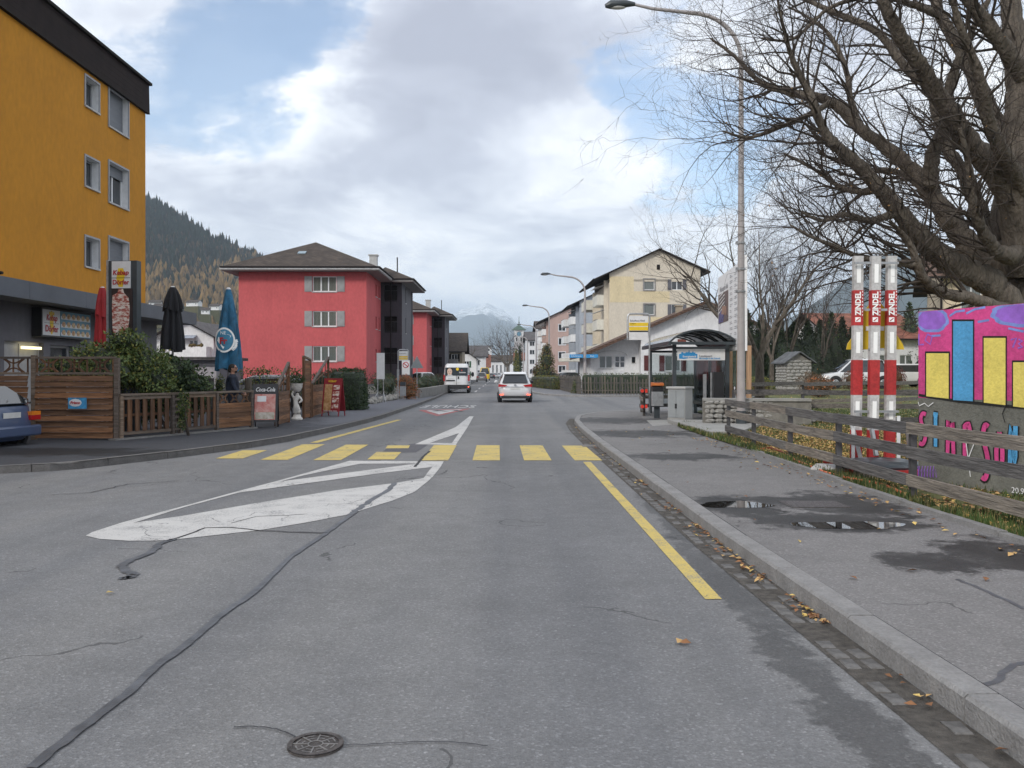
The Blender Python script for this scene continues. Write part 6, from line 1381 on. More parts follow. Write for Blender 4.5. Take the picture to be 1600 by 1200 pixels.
a = MB(); a.box(-.14,-.2,.05,.12,-.03,.06); 
hd = MB(); hd.ball((.035,0,1.665), (.098,.078,.122), 18, 14); hd.ball((.085,0,1.60), (.05,.048,.045), 12, 8); hd.tube([(.12,0,1.69),(.145,0,1.655),(.12,0,1.635)], [.012,.022,.014], 8); hd.tube([(.01,0,1.50),(.02,0,1.62)], [.062,.058], 12)
for sy_ in (-1, 1): hd.ball((.015, sy_*.08, 1.66), (.022,.012,.034), 8, 6)
hd.build('head', M_skin, mn, smooth=True)
a = MB(); a.ball((.0,0,1.70), (.112,.09,.105), 16, 10); a.ball((-.06,0,1.63), (.06,.075,.085), 12, 8); a.build('hair', M_hair, mn, smooth=True); a = MB(); a.ball((.10,0,1.585), (.045,.05,.038), 12, 8); a.build('beard', M_hair, mn, smooth=True)
a = MB(); a.box(.115,-.062,1.675,.135,.062,1.705); a.box(.02,-.084,1.69,.13,-.078,1.70); a.build('sunglasses', M_black, mn)
for (hx, hy, hz2) in ((.235, .22, .975), (.415, -.175, .93)):
    a = MB(); a.ball((hx, hy, hz2), (.05,.035,.028), 10, 8)
    for k in range(4): a.tube([(hx+.03, hy-.027+.018*k, hz2+.005), (hx+.075, hy-.029+.019*k, hz2), (hx+.088-.004*abs(k-1.5), hy-.029+.019*k, hz2-.028)], [.0095,.009,.007], 7)
    a.tube([(hx-.01, hy+.03, hz2), (hx+.03, hy+.052, hz2-.005), (hx+.055, hy+.052, hz2-.02)], [.012,.010,.008], 7); a.build('hand', M_skin, mn, smooth=True)
mn.scale = (.95,)*3
# ---- low walls, stones, far left bits
def lowwall(label, pts, h, th, m, name='low_wall', z0=.12, cap=None):
    t = thing(name, label, 'wall', (pts[0][0], pts[0][1], z0))
    for i, (p, q) in enumerate(zip(pts, pts[1:])):
        p = Vector((*p, 0)); q = Vector((*q, 0)); n = max(1, int((q-p).length / 2.2))
        for k in range(n):
            r0 = p.lerp(q, k/n); r1 = p.lerp(q, (k+1)/n); d_ = (r1-r0).normalized()*.006
            a = MB(); a.beam(r0+d_+Vector((0,0,z0+h/2)), r1-d_+Vector((0,0,z0+h/2)), th, h); a.build('wall_block', m, t, world=True)
            if cap: a = MB(); a.beam(r0+d_+Vector((0,0,z0+h+.032)), r1-d_+Vector((0,0,z0+h+.032)), th+.08, .06); a.build('coping', cap, t, world=True)
    return t
lowwall('pale concrete retaining wall in front of the red flats', [(X(570,61), 61), (X(628,62), 62)], .55, .25, M_conc)
lowwall('dark granite block wall along the left pavement behind the triangle sign', [(X(652,51), 51), (X(672,56), 56), (X(700, 70), 70)], .55, .3, M_concd)
# stone hut
hd_ = 46; zh = lawn_z(X(1240,hd_), hd_); sh_ = thing('stone_hut', 'small rubble stone pillar hut with slate gable roof in the garden', 'hut', (X(1240,hd_), hd_, zh), R(8))
M_stone = mat('rubble_stone', (.20,.19,.175), .9, .3, 2.5, .8, 12, col2=(.46,.45,.42), fine=5); M_mort = mat('mortar', (.20,.19,.17), .95, .15, 6)
w2, hh = .68, Z(565, hd_) - zh
a = MB(); a.box(-w2, -.6, -.4, w2, .6, hh); a.prism([(-w2,-.6,hh),(w2,-.6,hh),(0,-.6,hh+.4)], (0,1.2,0)); a.build('wall', M_mort, sh_)
random.seed(12); smesh = []
for k in range(6):
    a = MB(); a.ball((0,0,0), (.5,.5,.5), 7, 5, jit=.16); smesh.append(a.mesh('stone', M_stone))
for face in (0, 1):
    z = .0
    while z < hh - .05:
        h_ = ru(.10, .20); x = -w2 if face == 0 else -.6
        lim = w2 if face == 0 else .6
        while x < lim - .04:
            w_ = min(ru(.2, .45), lim - x); o = link('stone', random.choice(smesh), sh_)
            o.location = (x + w_/2, -.60, z + h_/2) if face == 0 else (-w2, x + w_/2, z + h_/2)
            o.scale = (w_*1.08, .16, h_*1.1) if face == 0 else (.16, w_*1.08, h_*1.1); x += w_
        z += h_
M_slate = mat('slate', (.10,.105,.11), .8, .25, 3)
for s2 in (-1, 1):
    a = MB(); a.prism([(s2*(w2+.22),-.8,hh-.12),(s2*(w2+.22),.8,hh-.12),(0,.8,hh+.46),(0,-.8,hh+.46)] if s2 > 0 else [(0,-.8,hh+.46),(0,.8,hh+.46),(-(w2+.22),.8,hh-.12),(-(w2+.22),-.8,hh-.12)], (0,0,.06)); a.build('roof', M_slate, sh_)
# rubble wall with slab beside the shelter
rw = thing('rubble_wall', 'low rubble stone wall with flat coping beside the bus shelter', 'wall', (X(1105,24.2), 24.2, .12))
A0, A1 = Vector((X(1098,24.4), 24.4, .1)), Vector((X(1262,24.2), 24.0, .1)); random.seed(3)
a = MB(); a.beam(A0+Vector((0,0,.36)), A1+Vector((0,0,.36)), .34, .72); a.build('core', M_mort, rw, world=True); a = MB(); a.beam(A0+Vector((0,0,.76)), A1+Vector((0,0,.76)), .46, .07); a.build('coping', M_conc, rw, world=True)
z = .03
while z < .68:
    h_ = ru(.10, .17); x = A0.x - .02
    while x < A1.x:
        w_ = ru(.12, .32); o = link('stone', random.choice(smesh), rw); o.location = Vector((x+w_/2, 24.03, .1+z+h_/2)) - rw.location; o.scale = (w_*1.05, .14, h_*1.08); x += w_
    z += h_
p = [(X(1050,25.6), 25.7), (X(1098,24.2), 24.0), (X(1150,19.5)-.22, 20.4), (X(1131,19.6)-.28, 19.8)]
a = MB(); a.prism([(4.55,25.9,.1),(4.62,20.6,.1),(5.3,20.6,.1),(6.6,23.7,.1),(6.6,25.2,.1),(5.4,25.75,.1)], (0,0,.13)); tag(a.build('concrete_step', M_conc, bevel=.01), 'pale concrete slab step between the cabinet and the rail fence', 'step')
# picket fence
pf = thing('picket_fence', 'old grey picket fence with uneven pickets before the white bungalow', 'fence', (X(908,59.6), 59.6, .12)); random.seed(14)
pmesh = []
for k in range(5):
    a = MB(); h_ = ru(1.0, 1.3); a.prism([(-.045,-.015,0),(.045,-.015,0),(.045,-.015,h_-.08),(0,-.015,h_),(-.045,-.015,h_-.08)], (0,.03,0)); pmesh.append(a.mesh('picket', M_pick))
path = [(X(867, 84), 84), (X(883, 70), 70), (X(908, 59.6), 59.6), (X(960, 59.2), 59.2), (X(1030, 58.8), 58.8), (X(1180, 58.0), 58)]
for i_, (p, t_) in enumerate(along(path, .19)):
    o = link('picket', random.choice(pmesh), pf, Vector((p.x, p.y, .12)) - pf.location, math.atan2(t_.y, t_.x) + ru(-.05,.05)); o.rotation_euler.y = ru(-.05, .05)
for p, q in zip(path, path[1:]):
    for z in (.4, .9): a = MB(); a.beam((p[0], p[1]+.04, z), (q[0], q[1]+.04, z), .04, .07); a.build('rail', M_pick, pf, world=True)
# wheel stop / small bits of the left garden
a = MB(); a.box(-.5,-.25,0,.5,.25,.28); 
# ================================================================ vehicles
M_tyre = mat('tyre', (.015,.015,.016), .85, .2, 20); M_rim = mat('alloy_rim', (.42,.43,.44), .35, .1, metal=.7); M_tail = mat('tail_light_red', (.42,.012,.015), .15, .1); M_amber = mat('amber_lens', (.75,.22,.02), .2, .05)
M_redglow = mat('glowing_red_reflector', (1,.10,.05), .3, .02, emit=2.2); M_plate = mat('number_plate', (.62,.62,.60), .4, .04); M_cglass = mat('car_glass', (.018,.022,.025), .05, .2, 1, spec=.9); M_plas2 = mat('black_plastic', (.02,.02,.022), .55, .1)  # emissive red makes the bumper reflectors glow by themselves
def carpaint(name, col, rough=.25): return mat(name, col, rough, .04, 1.2, coat=.7)
def interp(tab, z):
    for (a, b), (c, d) in zip(tab, tab[1:]):
        if a <= z <= c: return b + (d - b) * (z - a) / (c - a)
    return tab[0][1] if z < tab[0][0] else tab[-1][1]
def car(label, name, cat, paint, L_, W, H, rear, front, belt, hw, loc, rz, zs=None, arch=(.16, .80), wr=.32, group=None, rearwin=None, boxy=2.6, lights='std', plate=True, pill=.09):
    """rings stacked upwards; rear/front give the body's end (y) at each height, hw its half width. y=0 is the tail."""
    t = thing(name, label, cat, loc, rz, group)
    zs = zs or [.22, .30, .42, .55, .70, .82, belt-.03, belt, belt+.12, belt+.26, H-.20, H-.09, H-.03, H]
    n = 40; rings = []
    for z in zs:
        y0, y1, w = interp(rear, z), interp(front, z), interp(hw, z); cy = (y0+y1)/2; hy = (y1-y0)/2
        ring = []
        for k in range(n):
            th = 2*math.pi*(k+.5)/n; c, s = math.cos(th), math.sin(th); e = 2/ (boxy * 2.2)
            ring.append((w*math.copysign(abs(c)**e, c), cy + hy*math.copysign(abs(s)**(e*.8), s), z))
        rings.append(ring)
    a = MB(); a.v = [p for r_ in rings for p in r_]; g_ = MB(); g_.v = list(a.v)
    for i in range(len(zs) - 1):
        for k in range(n):
            f = (i*n+k, i*n+(k+1)%n, (i+1)*n+(k+1)%n, (i+1)*n+k); pts = [a.v[j] for j in f]; ym = sum(p[1] for p in pts)/4; xm = sum(p[0] for p in pts)/4
            zm = (zs[i]+zs[i+1])/2; y0, y1 = interp(rear, zm), interp(front, zm); w = interp(hw, zm)
            side = abs(xm) > w - .12; glass = belt < zm < H - .12
            if glass:
                fr = (ym - y0) / (y1 - y0)
                if side and (min(abs(fr - q) for q in (.04, .36, .66, .97)) < .03): glass = False
                if not side and abs(xm) > w - pill - .10: glass = False
                if rearwin is False and fr < .5 : glass = False
            a.f.append(f); a.m.append(1 if glass else 0)
    a.f.append(tuple(range((len(zs)-1)*n, len(zs)*n))); a.m.append(0); a.f.append(tuple(range(n))[::-1]); a.m.append(0)
    b_ = a.build('body', [paint, M_cglass], t, smooth=True)
    for fy in arch:
        y = fy * L_
        for sx in (-1, 1):
            w = interp(hw, .4)
            o = MB(); o.cyl((sx*(w-.22), y, wr), wr, .205*1 if sx > 0 else .205, 24, axis='x') if sx > 0 else o.cyl((-(w-.22)-.205, y, wr), wr, .205, 24, axis='x')
            ar = MB(); x0 = sx*(w+.002); ar.tube([(x0-sx*.1, y, wr+.03), (x0+sx*.004, y, wr+.03)], [wr+.075, wr+.07], 24); ar.build('wheel_arch', M_plas2, t)
            wh = MB(); wh.tube([(sx*(w-.20), y, wr), (sx*(w-.02), y, wr), (sx*(w+.012), y, wr)], [wr, wr, wr-.04], 24); whe = wh.build('wheel', M_tyre, t)
            r_ = MB(); r_.tube([(sx*(w+.008), y, wr), (sx*(w+.02), y, wr)], [wr*.62, wr*.56], 20)
            rm = r_.build('rim', M_rim, whe)
            for k in range(5): q = MB(); th = k*1.2566; q.beam((sx*(w+.024), y+math.cos(th)*.05, wr+math.sin(th)*.05), (sx*(w+.024), y+math.cos(th)*wr*.58, wr+math.sin(th)*wr*.58), .012, .05, up=Vector((1,0,0))); q.build('spoke', M_plas2, whe)
    if plate:
        zq = .74 if H < 1.9 else .85; y = interp(rear, zq) - .012; q = MB(); q.box(-.25, y-.012, zq-.055, .25, y, zq+.055); q.build('number_plate', M_plate, t)
    return t
def addp(t, name, m, boxes, par=None, bevel=0):
    a = MB()
    for b in boxes: a.box(*b)
    return a.build(name, m, par or t, bevel=bevel)
# white people carrier driving away
M_cwhite = carpaint('white_car_paint', (.68,.69,.70))
td = 47.0; tx = X(805, td)
tour = car('white people carrier driving away in the middle of the road', 'car', 'car', M_cwhite, 4.5, 1.83, 1.62,
    [(.2,.18),(.3,.08),(.55,.0),(.75,.02),(.95,.10),(1.0,.12),(1.3,.30),(1.55,.46),(1.62,.75)], [(.2,4.35),(.5,4.5),(.8,4.3),(.97,3.6),(1.0,3.5),(1.55,2.5),(1.62,2.2)], 1.02,
    [(.2,.80),(.35,.89),(.6,.915),(.95,.90),(1.05,.86),(1.5,.68),(1.58,.62),(1.62,.52)], (tx, td, 0), R(1.3))
addp(tour, 'rear_window', M_cglass, [(-.60,.13,1.045,.60,.20,1.10)]); a = MB(); a.prism([(-.68,.105,1.04),(.68,.105,1.04),(.56,.37,1.46),(-.56,.37,1.46)], (0,-.035,.01)); a.build('rear_window', M_cglass, tour)
a = MB(); a.prism([(-.60,.30,1.49),(.60,.30,1.49),(.58,.62,1.60),(-.58,.62,1.60)], (0,-.04,.03)); a.build('roof_spoiler', M_cwhite, tour)
for s in (-1, 1):
    a = MB(); a.prism([(s*.88,.06,.99),(s*.42,-.0,.93),(s*.50,-.0,.86),(s*.90,.06,.83)] if s > 0 else [(-.90,.06,.83),(-.50,.0,.86),(-.42,.0,.93),(-.88,.06,.99)], (0,-.03,0)); a.build('tail_light', M_tail, tour)
    addp(tour, 'fog_reflector', M_redglow, [(min(s*.62,s*.82), -.035, .40, max(s*.62,s*.82), -.005, .455)])
    a = MB(); a.tube([(s*.66,.6,1.60),(s*.66,2.4,1.63)], .018, 6); a.build('roof_rail', M_black, tour); a = MB(); a.ball((s*1.0, 2.95, 1.08), (.11,.06,.09), 10, 7); a.tube([(s*.88,2.95,1.05),(s*.97,2.95,1.06)], .02, 6); a.build('mirror', M_black if s > 0 else M_cwhite, tour, smooth=True)
addp(tour, 'bumper_insert', M_plas2, [(-.74,-.02,.22,.74,.10,.36)]); addp(tour, 'trim_strip', M_rim, [(-.42,-.018,.835,.42,.0,.855)])
a = MB(); a.cyl((0,-.02,.935), .062, .02, 16, axis='y'); a.build('badge', M_rim, tour)
for sx in (-.35, .35): a = MB(); a.ball((sx, 1.6, 1.18), (.12,.1,.14), 10, 8); a.build('head_rest', M_plas2, tour)
# white van
vd = 68; vx = X(713.2, vd)
van = car('white panel van with printed rear doors parked at the left kerb', 'van', 'van', M_cwhite, 5.4, 2.0, 2.28,
    [(.3,.05),(.45,.0),(1.2,.0),(2.1,.05),(2.28,.16)], [(.3,5.3),(.6,5.4),(1.0,5.2),(1.25,4.6),(2.1,3.7),(2.28,3.5)], 1.28, [(.3,.96),(.6,1.0),(1.3,1.0),(1.9,.95),(2.15,.90),(2.28,.80)], (vx, vd, .0), R(1.4),
    zs=[.32,.45,.62,.9,1.25,1.28,1.5,1.9,2.1,2.2,2.28], rearwin=False, boxy=3.4, wr=.34)
M_vand = mat('van_print_dark', (.025,.035,.045), .3, .15, 2)
addp(van, 'printed_rear_windows', M_vand, [(-.86,-.022,1.36,.86,.02,1.98)])
addp(van, 'door_gap', M_plas2, [(-.012,-.03,.62,.012,-.023,2.0)]); addp(van, 'bumper', M_plas2, [(-.98,-.12,.36,.98,.05,.66)], bevel=.02); addp(van, 'step', M_plas2, [(-.80,-.028,.93,-.12,-.0,1.03)])
addp(van, 'lock', M_plas2, [(.10,-.035,1.10,.20,-.005,1.30)])
a = MB(); a.ball((-.52,-.03,1.66), (.19,.006,.26), 14, 10); a.build('printed_face', mat('printed_skin', (.62,.45,.36), .4, .05), van); a = MB(); a.ball((-.50,-.026,1.86), (.24,.004,.11), 12, 8); a.ball((-.66,-.026,1.7), (.09,.004,.22), 10, 8); a.build('printed_hair', M_hair, van)
a = MB()
for sx in (-.60, -.44): a.ball((sx,-.040,1.69), (.035,.003,.014), 8, 5)
a.ball((-.52,-.040,1.54), (.045,.003,.014), 8, 5); a.build('printed_eyes_and_mouth', M_hair, van)
a = MB(); a.prism([(-.75,-.030,1.365),(-.28,-.030,1.365),(-.40,-.030,1.46),(-.62,-.030,1.46)], (0,.004,0)); a.build('printed_shirt', M_signw, van)
a = MB(); a.cyl((.08,-.032,1.86), .115, .008, 18, axis='y'); a.build('printed_emblem', M_syel, van); a = MB(); a.prism([(.36,-.03,1.72),(.46,-.03,1.72),(.41,-.03,1.86)], (0,.004,0)); a.build('printed_flame', M_redglow, van) if False else a.build('printed_flame', mat('print_red', (.6,.08,.04), .4), van)
letter('Dahinden', .13, M_signw, van, (.46,-.032,1.60), (R(90),0,0), bold=.004); letter('Heizung Lüftung', .06, M_ink, van, (-.45,-.03,1.15), (R(90),0,0)); letter('www.dahinden.ch', .06, M_ink, van, (.45,-.03,.82), (R(90),0,0)) if False else None
for s in (-1, 1):
    x0, x1 = sorted((s*.90, s*1.0)); addp(van, 'tail_light', M_tail, [(x0,-.03,.95,x1,.06,1.42)]); addp(van, 'reflector', M_redglow if s > 0 else M_tail, [(x0-.02,-.13,.46,x1-.03,-.121,.54)])
    a = MB(); a.ball((s*1.16,4.2,1.45), (.12,.07,.2), 10, 7); a.tube([(s*.98,4.2,1.4),(s*1.1,4.2,1.42)], .03, 6); a.build('mirror', M_plas2, van, smooth=True)
addp(van, 'hinge', M_plas2, [(-.99,-.02,1.5,-.94,.01,1.58),(.94,-.02,1.5,.99,.01,1.58),(-.99,-.02,.8,-.94,.01,.88),(.94,-.02,.8,.99,.01,.88)])
for s in (-1, 1): addp(van, 'roof_bar', M_plas2, [(s*.55-.03,.6,2.29,s*.55+.03,3.2,2.33)])
# blue hatchback at the left edge
M_cblue = carpaint('blue_car_paint', (.055,.085,.165), .35)
bc = car('small blue hatchback parked at the left edge beside the board fence', 'car', 'car', M_cblue, 3.9, 1.66, 1.40,
    [(.2,.15),(.35,.02),(.55,.0),(.75,.04),(.9,.07),(1.15,.38),(1.33,.72),(1.40,1.05)], [(.2,3.8),(.5,3.9),(.75,3.75),(.88,2.95),(1.33,2.1),(1.40,1.9)], .92,
    [(.2,.72),(.35,.81),(.6,.83),(.88,.81),(.95,.78),(1.3,.62),(1.36,.55),(1.40,.45)], (X(32,18.0), 18.2, .0), R(82), wr=.29)
bc.location = (X(57, 17.6) - .55, 17.75, .0); 
for s in (-1, 1):
    y0 = -.03; x0, x1 = sorted((s*.52, s*.80)); tl = addp(bc, 'tail_light', M_tail, [(x0, y0, .62, x1, .12, .72)], bevel=.01); addp(bc, 'indicator', M_amber, [(x0, y0+.005, .722, x1, .13, .80)], par=tl)
    if s < 0 or True: addp(bc, 'side_lamp', M_tail, [(s*.80-.02, .0, .63, s*.80+.025, .22, .79)])
addp(bc, 'bumper', M_cblue, [(-.80,-.06,.30,.80,.10,.52)], bevel=.04); addp(bc, 'rear_window', M_cglass, []) if False else None
a = MB(); a.prism([(-.64,.085,.955),(.64,.085,.955),(.52,.60,1.30),(-.52,.60,1.30)], (0,-.03,.02)); a.build('rear_window', M_cglass, bc)
a = MB(); a.beam((-.05,.10,1.0), (.38,.34,1.13), .015, .02); a.build('wiper', M_black, bc)
addp(bc, 'side_moulding', M_plas2, [(.81,.9,.48,.845,3.0,.55),(-.845,.9,.48,-.81,3.0,.55)])
# cars far away and in the car park (built from the same two shapes)
M_csil = carpaint('silver_car_paint', (.22,.21,.21)); M_cyel = carpaint('yellow_van_paint', (.70,.45,.02)); M_cdark = carpaint('dark_car_paint', (.03,.035,.04)); M_cred = carpaint('wine_car_paint', (.05,.02,.025))
def simplecar(label, paint, loc, rz, H=1.5, W=1.8, L_=4.4, group=None):
    t = car(label, 'car', 'car', paint, L_, W, H, [(.2,.15),(.5,.0),(.85,.05),(.95,.1),(H-.1,.55),(H,.85)], [(.2,L_-.1),(.5,L_),(.8,L_-.15),(.95,L_-1.0),(H-.08,L_-1.9),(H,L_-2.2)], .95,
        [(.2,W/2-.1),(.4,W/2-.01),(.8,W/2),(.95,W/2-.03),(H-.12,W/2-.2),(H,W/2-.35)], loc, rz, group=group)
    for s in (-1, 1): x0, x1 = sorted((s*(W/2-.38), s*(W/2-.04))); addp(t, 'tail_light', M_tail, [(x0, -.02, .78, x1, .1, .92)])
    for s in (-1, 1): x0, x1 = sorted((s*(W/2-.45), s*(W/2-.10))); addp(t, 'headlight', M_lens, [(x0, L_-.2, .60, x1, L_-.02, .74)])
    return t
s1 = simplecar('silver estate car standing behind the yellow van on the left lane', M_csil, (X(752.5,150), 150, 0), R(1.5), H=1.65)
yv = car('yellow high roofed van further up the left lane', 'van', 'van', M_cyel, 5.6, 2.0, 2.55, [(.3,.05),(.5,0),(1.2,0),(2.2,.08),(2.55,.3)], [(.3,5.4),(.6,5.6),(1.0,5.4),(1.25,4.7),(2.3,3.8),(2.55,3.5)], 1.3, [(.3,.96),(.6,1.0),(1.3,1.0),(2.2,.9),(2.4,.85),(2.55,.7)],
    (X(757.5,172), 172, 0), R(1.5), zs=[.32,.45,.62,.9,1.25,1.3,1.5,1.9,2.1,2.3,2.45,2.55], boxy=3.2, wr=.34)
simplecar('distant pale car coming down the road right of the yellow van', M_csil, (X(773.5,235), 235, 0), R(181.5), group=None); simplecar('distant white car behind the pale oncoming one', M_cwhite, (X(779,262), 262, 0), R(181.5)); simplecar('distant dark car parked right of the yellow van', M_cdark, (X(768,215)-.2, 222, 0), R(1.5), H=1.45)
simplecar('dark car parked in front of the salmon pink block behind the hedge', M_cdark, (X(872,100), 104, .12), R(-80)); simplecar('black car parked behind the picket fence hedge near the pink block', M_cdark, (X(846,140), 140, .1), R(-60), H=1.45)
zc_ = lawn_z(26, 60); simplecar('white off road car parked behind the snow pole rocket', M_cwhite, (X(1390,55), 55, zc_), R(88), H=1.78, W=1.9, L_=4.5)
simplecar('white estate car parked right of the white off road car', M_cwhite, (X(1458,57), 57.5, zc_+.02), R(86), H=1.48)
M_cgrn = mat('grey_car_cover', (.3,.3,.3)); simplecar('light grey car parked in the garden entrance behind the statue', M_csil, (X(484,38), 38, .12), R(84), H=1.38)
simplecar('white car by the dark hedge left of the white van', M_cwhite, (X(672,84), 84, .12), R(30))
# ================================================================ vegetation
random.seed(77)
def lmat(name, c, c2=None):
    m = mat(name, c, .6, .25, 3, col2=c2); b = m.node_tree.nodes['Principled BSDF']; b.inputs['Transmission Weight'].default_value = 0
    b.inputs['Subsurface Weight'].default_value = 0; return m
M_bark = mat('grey_brown_bark', (.055, .045, .035), .95, .2, 3.2, 4.5, 20, stretch=(1, 1, .3), col2=(.20, .168, .135), fine=6)
_t = M_bark.node_tree
M_bark2 = mat('dark_branch_bark', (.035, .028, .023), .95, .2, 5, .5, 40, col2=(.085, .068, .055)); M_twig = mat('twig_bark', (.045, .034, .028), .9, .25, 7)
M_lf_dk = lmat('leaf_dark_green', (.016, .036, .012), (.042, .078, .024)); M_lf_gr = lmat('leaf_green', (.05, .085, .018), (.09, .125, .03)); M_lf_yg = lmat('leaf_yellow_green', (.15, .16, .03), (.26, .24, .05))
M_lf_or = lmat('leaf_rust', (.33, .09, .025), (.50, .17, .04)); M_lf_br = lmat('leaf_brown', (.07, .04, .018), (.13, .075, .03)); M_lf_conif = lmat('needle_dark', (.010, .020, .010), (.028, .042, .018)); M_lf_red = lmat('leaf_dark_red', (.09, .02, .02), (.16, .04, .03))
def leaf(a, p, s, m, up=.3, asp=.55):
    d = Vector((ru(-1,1), ru(-1,1), ru(-1,1) + up)).normalized(); q = d.cross(Vector((ru(-1,1), ru(-1,1), ru(-1,1)))).normalized() * s * asp * .5; d = d * s
    b = len(a.v); w = d.cross(q).normalized() * s * .1
    a.v += [tuple(p), tuple(p + d*.5 + q + w), tuple(p + d), tuple(p + d*.5 - q + w)]; a.f.append((b, b+1, b+2, b+3)); a.m.append(m)
def blobpts(c, r, n, shell=.55, seed=0, thr=-.35, sc=1.6):
    out = []; c = Vector(c)
    while len(out) < n:
        v = Vector((random.gauss(0,1), random.gauss(0,1), random.gauss(0,1))).normalized(); k = shell + (1-shell) * rnd() ** .6
        if mnoise.noise(v * sc + Vector((seed, 0, 0))) * .9 + .0 < thr: continue
        k *= 1 + .28 * mnoise.noise(v * 2.3 + Vector((0, seed, 0))); out.append(c + Vector((v.x*r[0]*k, v.y*r[1]*k, v.z*r[2]*k)))
    return out
def shrub(label, name, cat, base, blobs, mats, wts, leafs, n, stems=5, group=None, core=True, up=.3, asp=.55, shell=.55, thr=-.35, lean=0):
    t = thing(name, label, cat, base, 0, group); a = MB(); tot = sum(b[1][0]*b[1][2] + b[1][1]*b[1][2] for b in blobs)
    for i, (c, r) in enumerate(blobs):
        k = int(n * (r[0]*r[2] + r[1]*r[2]) / tot)
        for p in blobpts(c, r, k, shell, i * 3.1 + base[0], thr): leaf(a, p, leafs * ru(.6, 1.3), random.choices(range(len(mats)), wts)[0], up, asp)
    a.build('foliage', mats, t)
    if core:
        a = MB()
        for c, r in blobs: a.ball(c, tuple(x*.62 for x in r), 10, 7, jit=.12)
        a.build('dark_core', M_lf_conif if core is True else core, t)  # solid core inside the leaves, its dark colour standing in for inner shade
    a = MB()
    for k in range(stems):
        c, r = random.choice(blobs); tip = Vector(c) + Vector((ru(-.5,.5)*r[0], ru(-.5,.5)*r[1], ru(0,.5)*r[2])); b0 = Vector((ru(-.12,.12), ru(-.1,.1), -.03)); b0.x += lean * 0
        a.tube([b0, b0.lerp(tip, .5) + Vector((ru(-.06,.06), ru(-.06,.06), .05)), tip], [.03, .02, .008], 5)
    a.build('stem', M_bark2, t); return t
# green shrub spilling over the board fence
yb_ = 20.9
shrub('bushy green climber spilling over the tall board fence below the kebab pylon', 'climbing_shrub', 'shrub', (X(175, yb_), yb_, .12),
      [((-.15,0,1.75),(.95,.5,.52)), ((.65,.1,1.55),(.75,.5,.62)), ((-.9,-.2,1.52),(.75,.4,.33)), ((.15,-.5,1.5),(.8,.5,.38)), ((.3,0,2.2),(.55,.35,.30)), ((1.0,0,1.3),(.5,.45,.55))],
      [lmat('leaf_fresh_green', (.075,.12,.03), (.13,.18,.05)), M_lf_gr, M_lf_yg], [.5, .32, .18], .085, 9500, stems=7, shell=.4, thr=-.25)
shrub('dark green laurel bush behind the low slat fence', 'laurel_bush', 'shrub', (X(268, 22.8), 22.8, .12),
      [((-.3,0,1.1),(.85,.5,.85)), ((.45,.1,.95),(.6,.5,.75)), ((-.95,.0,.9),(.6,.5,.9)), ((.1,-.2,1.5),(.5,.35,.4))], [M_lf_dk, M_lf_gr], [.75, .25], .12, 5200, stems=6, shell=.5)
shrub('ivy tuft hanging through the gap of the low slat fence', 'ivy', 'climber', (X(281, 20.5)+.0, 20.75, .12), [((0,0,.72),(.14,.10,.34)), ((-.03,-.02,.35),(.10,.08,.22))], [M_lf_gr, M_lf_dk, M_lf_yg], [.5,.35,.15], .07, 520, core=False, stems=2)
shrub('small potted conifer left of the jacketed man', 'potted_conifer', 'plant', (X(343, 25.5), 25.5, .12), [((0,0,1.1),(.17,.15,.32))], [M_lf_yg, M_lf_gr], [.4,.6], .05, 500, stems=1)
# thin climbers between the fence wings
for i, (px, d, w, lab) in enumerate(((405, 27.5, .9, 'thin yellowing climber above the garden fence right of the jacketed man'), (458, 29.5, .7, 'sparse climber on wires above the white statue'), (388, 30, .7, 'sparse yellowing climber just behind the stub post'))):
    t = thing('climber', lab, 'climber', (X(px, d), d, .12)); a = MB(); lf_ = MB()
    for k in range(9):
        p = Vector((ru(-w,w)*.5, ru(-.2,.2), 0)); pts = [p]; 
        for q in range(6): p = p + Vector((ru(-.14,.18), ru(-.05,.05), .29 if q < 5 else .1)); pts.append(p)
        a.tube(pts, [.010,.009,.008,.007,.006,.005,.004], 4)
        for q in pts[3:]:
            for _ in range(8): leaf(lf_, q + Vector((ru(-.12,.12), ru(-.08,.08), ru(-.12,.12))), .08, 0 if rnd() < .6 else 1, .1)
    a.build('stem', M_bark2, t); lf_.build('foliage', [M_lf_gr, M_lf_yg], t)
shrub('feathery green plant growing in the bowl of the white statue', 'planter_plant', 'plant', (sp0.x, sp0.y, .12), [((0,0,1.25),(.26,.22,.16))], [M_lf_dk, M_lf_gr], [.6,.4], .10, 420, core=False, stems=2, up=.6, asp=.25)
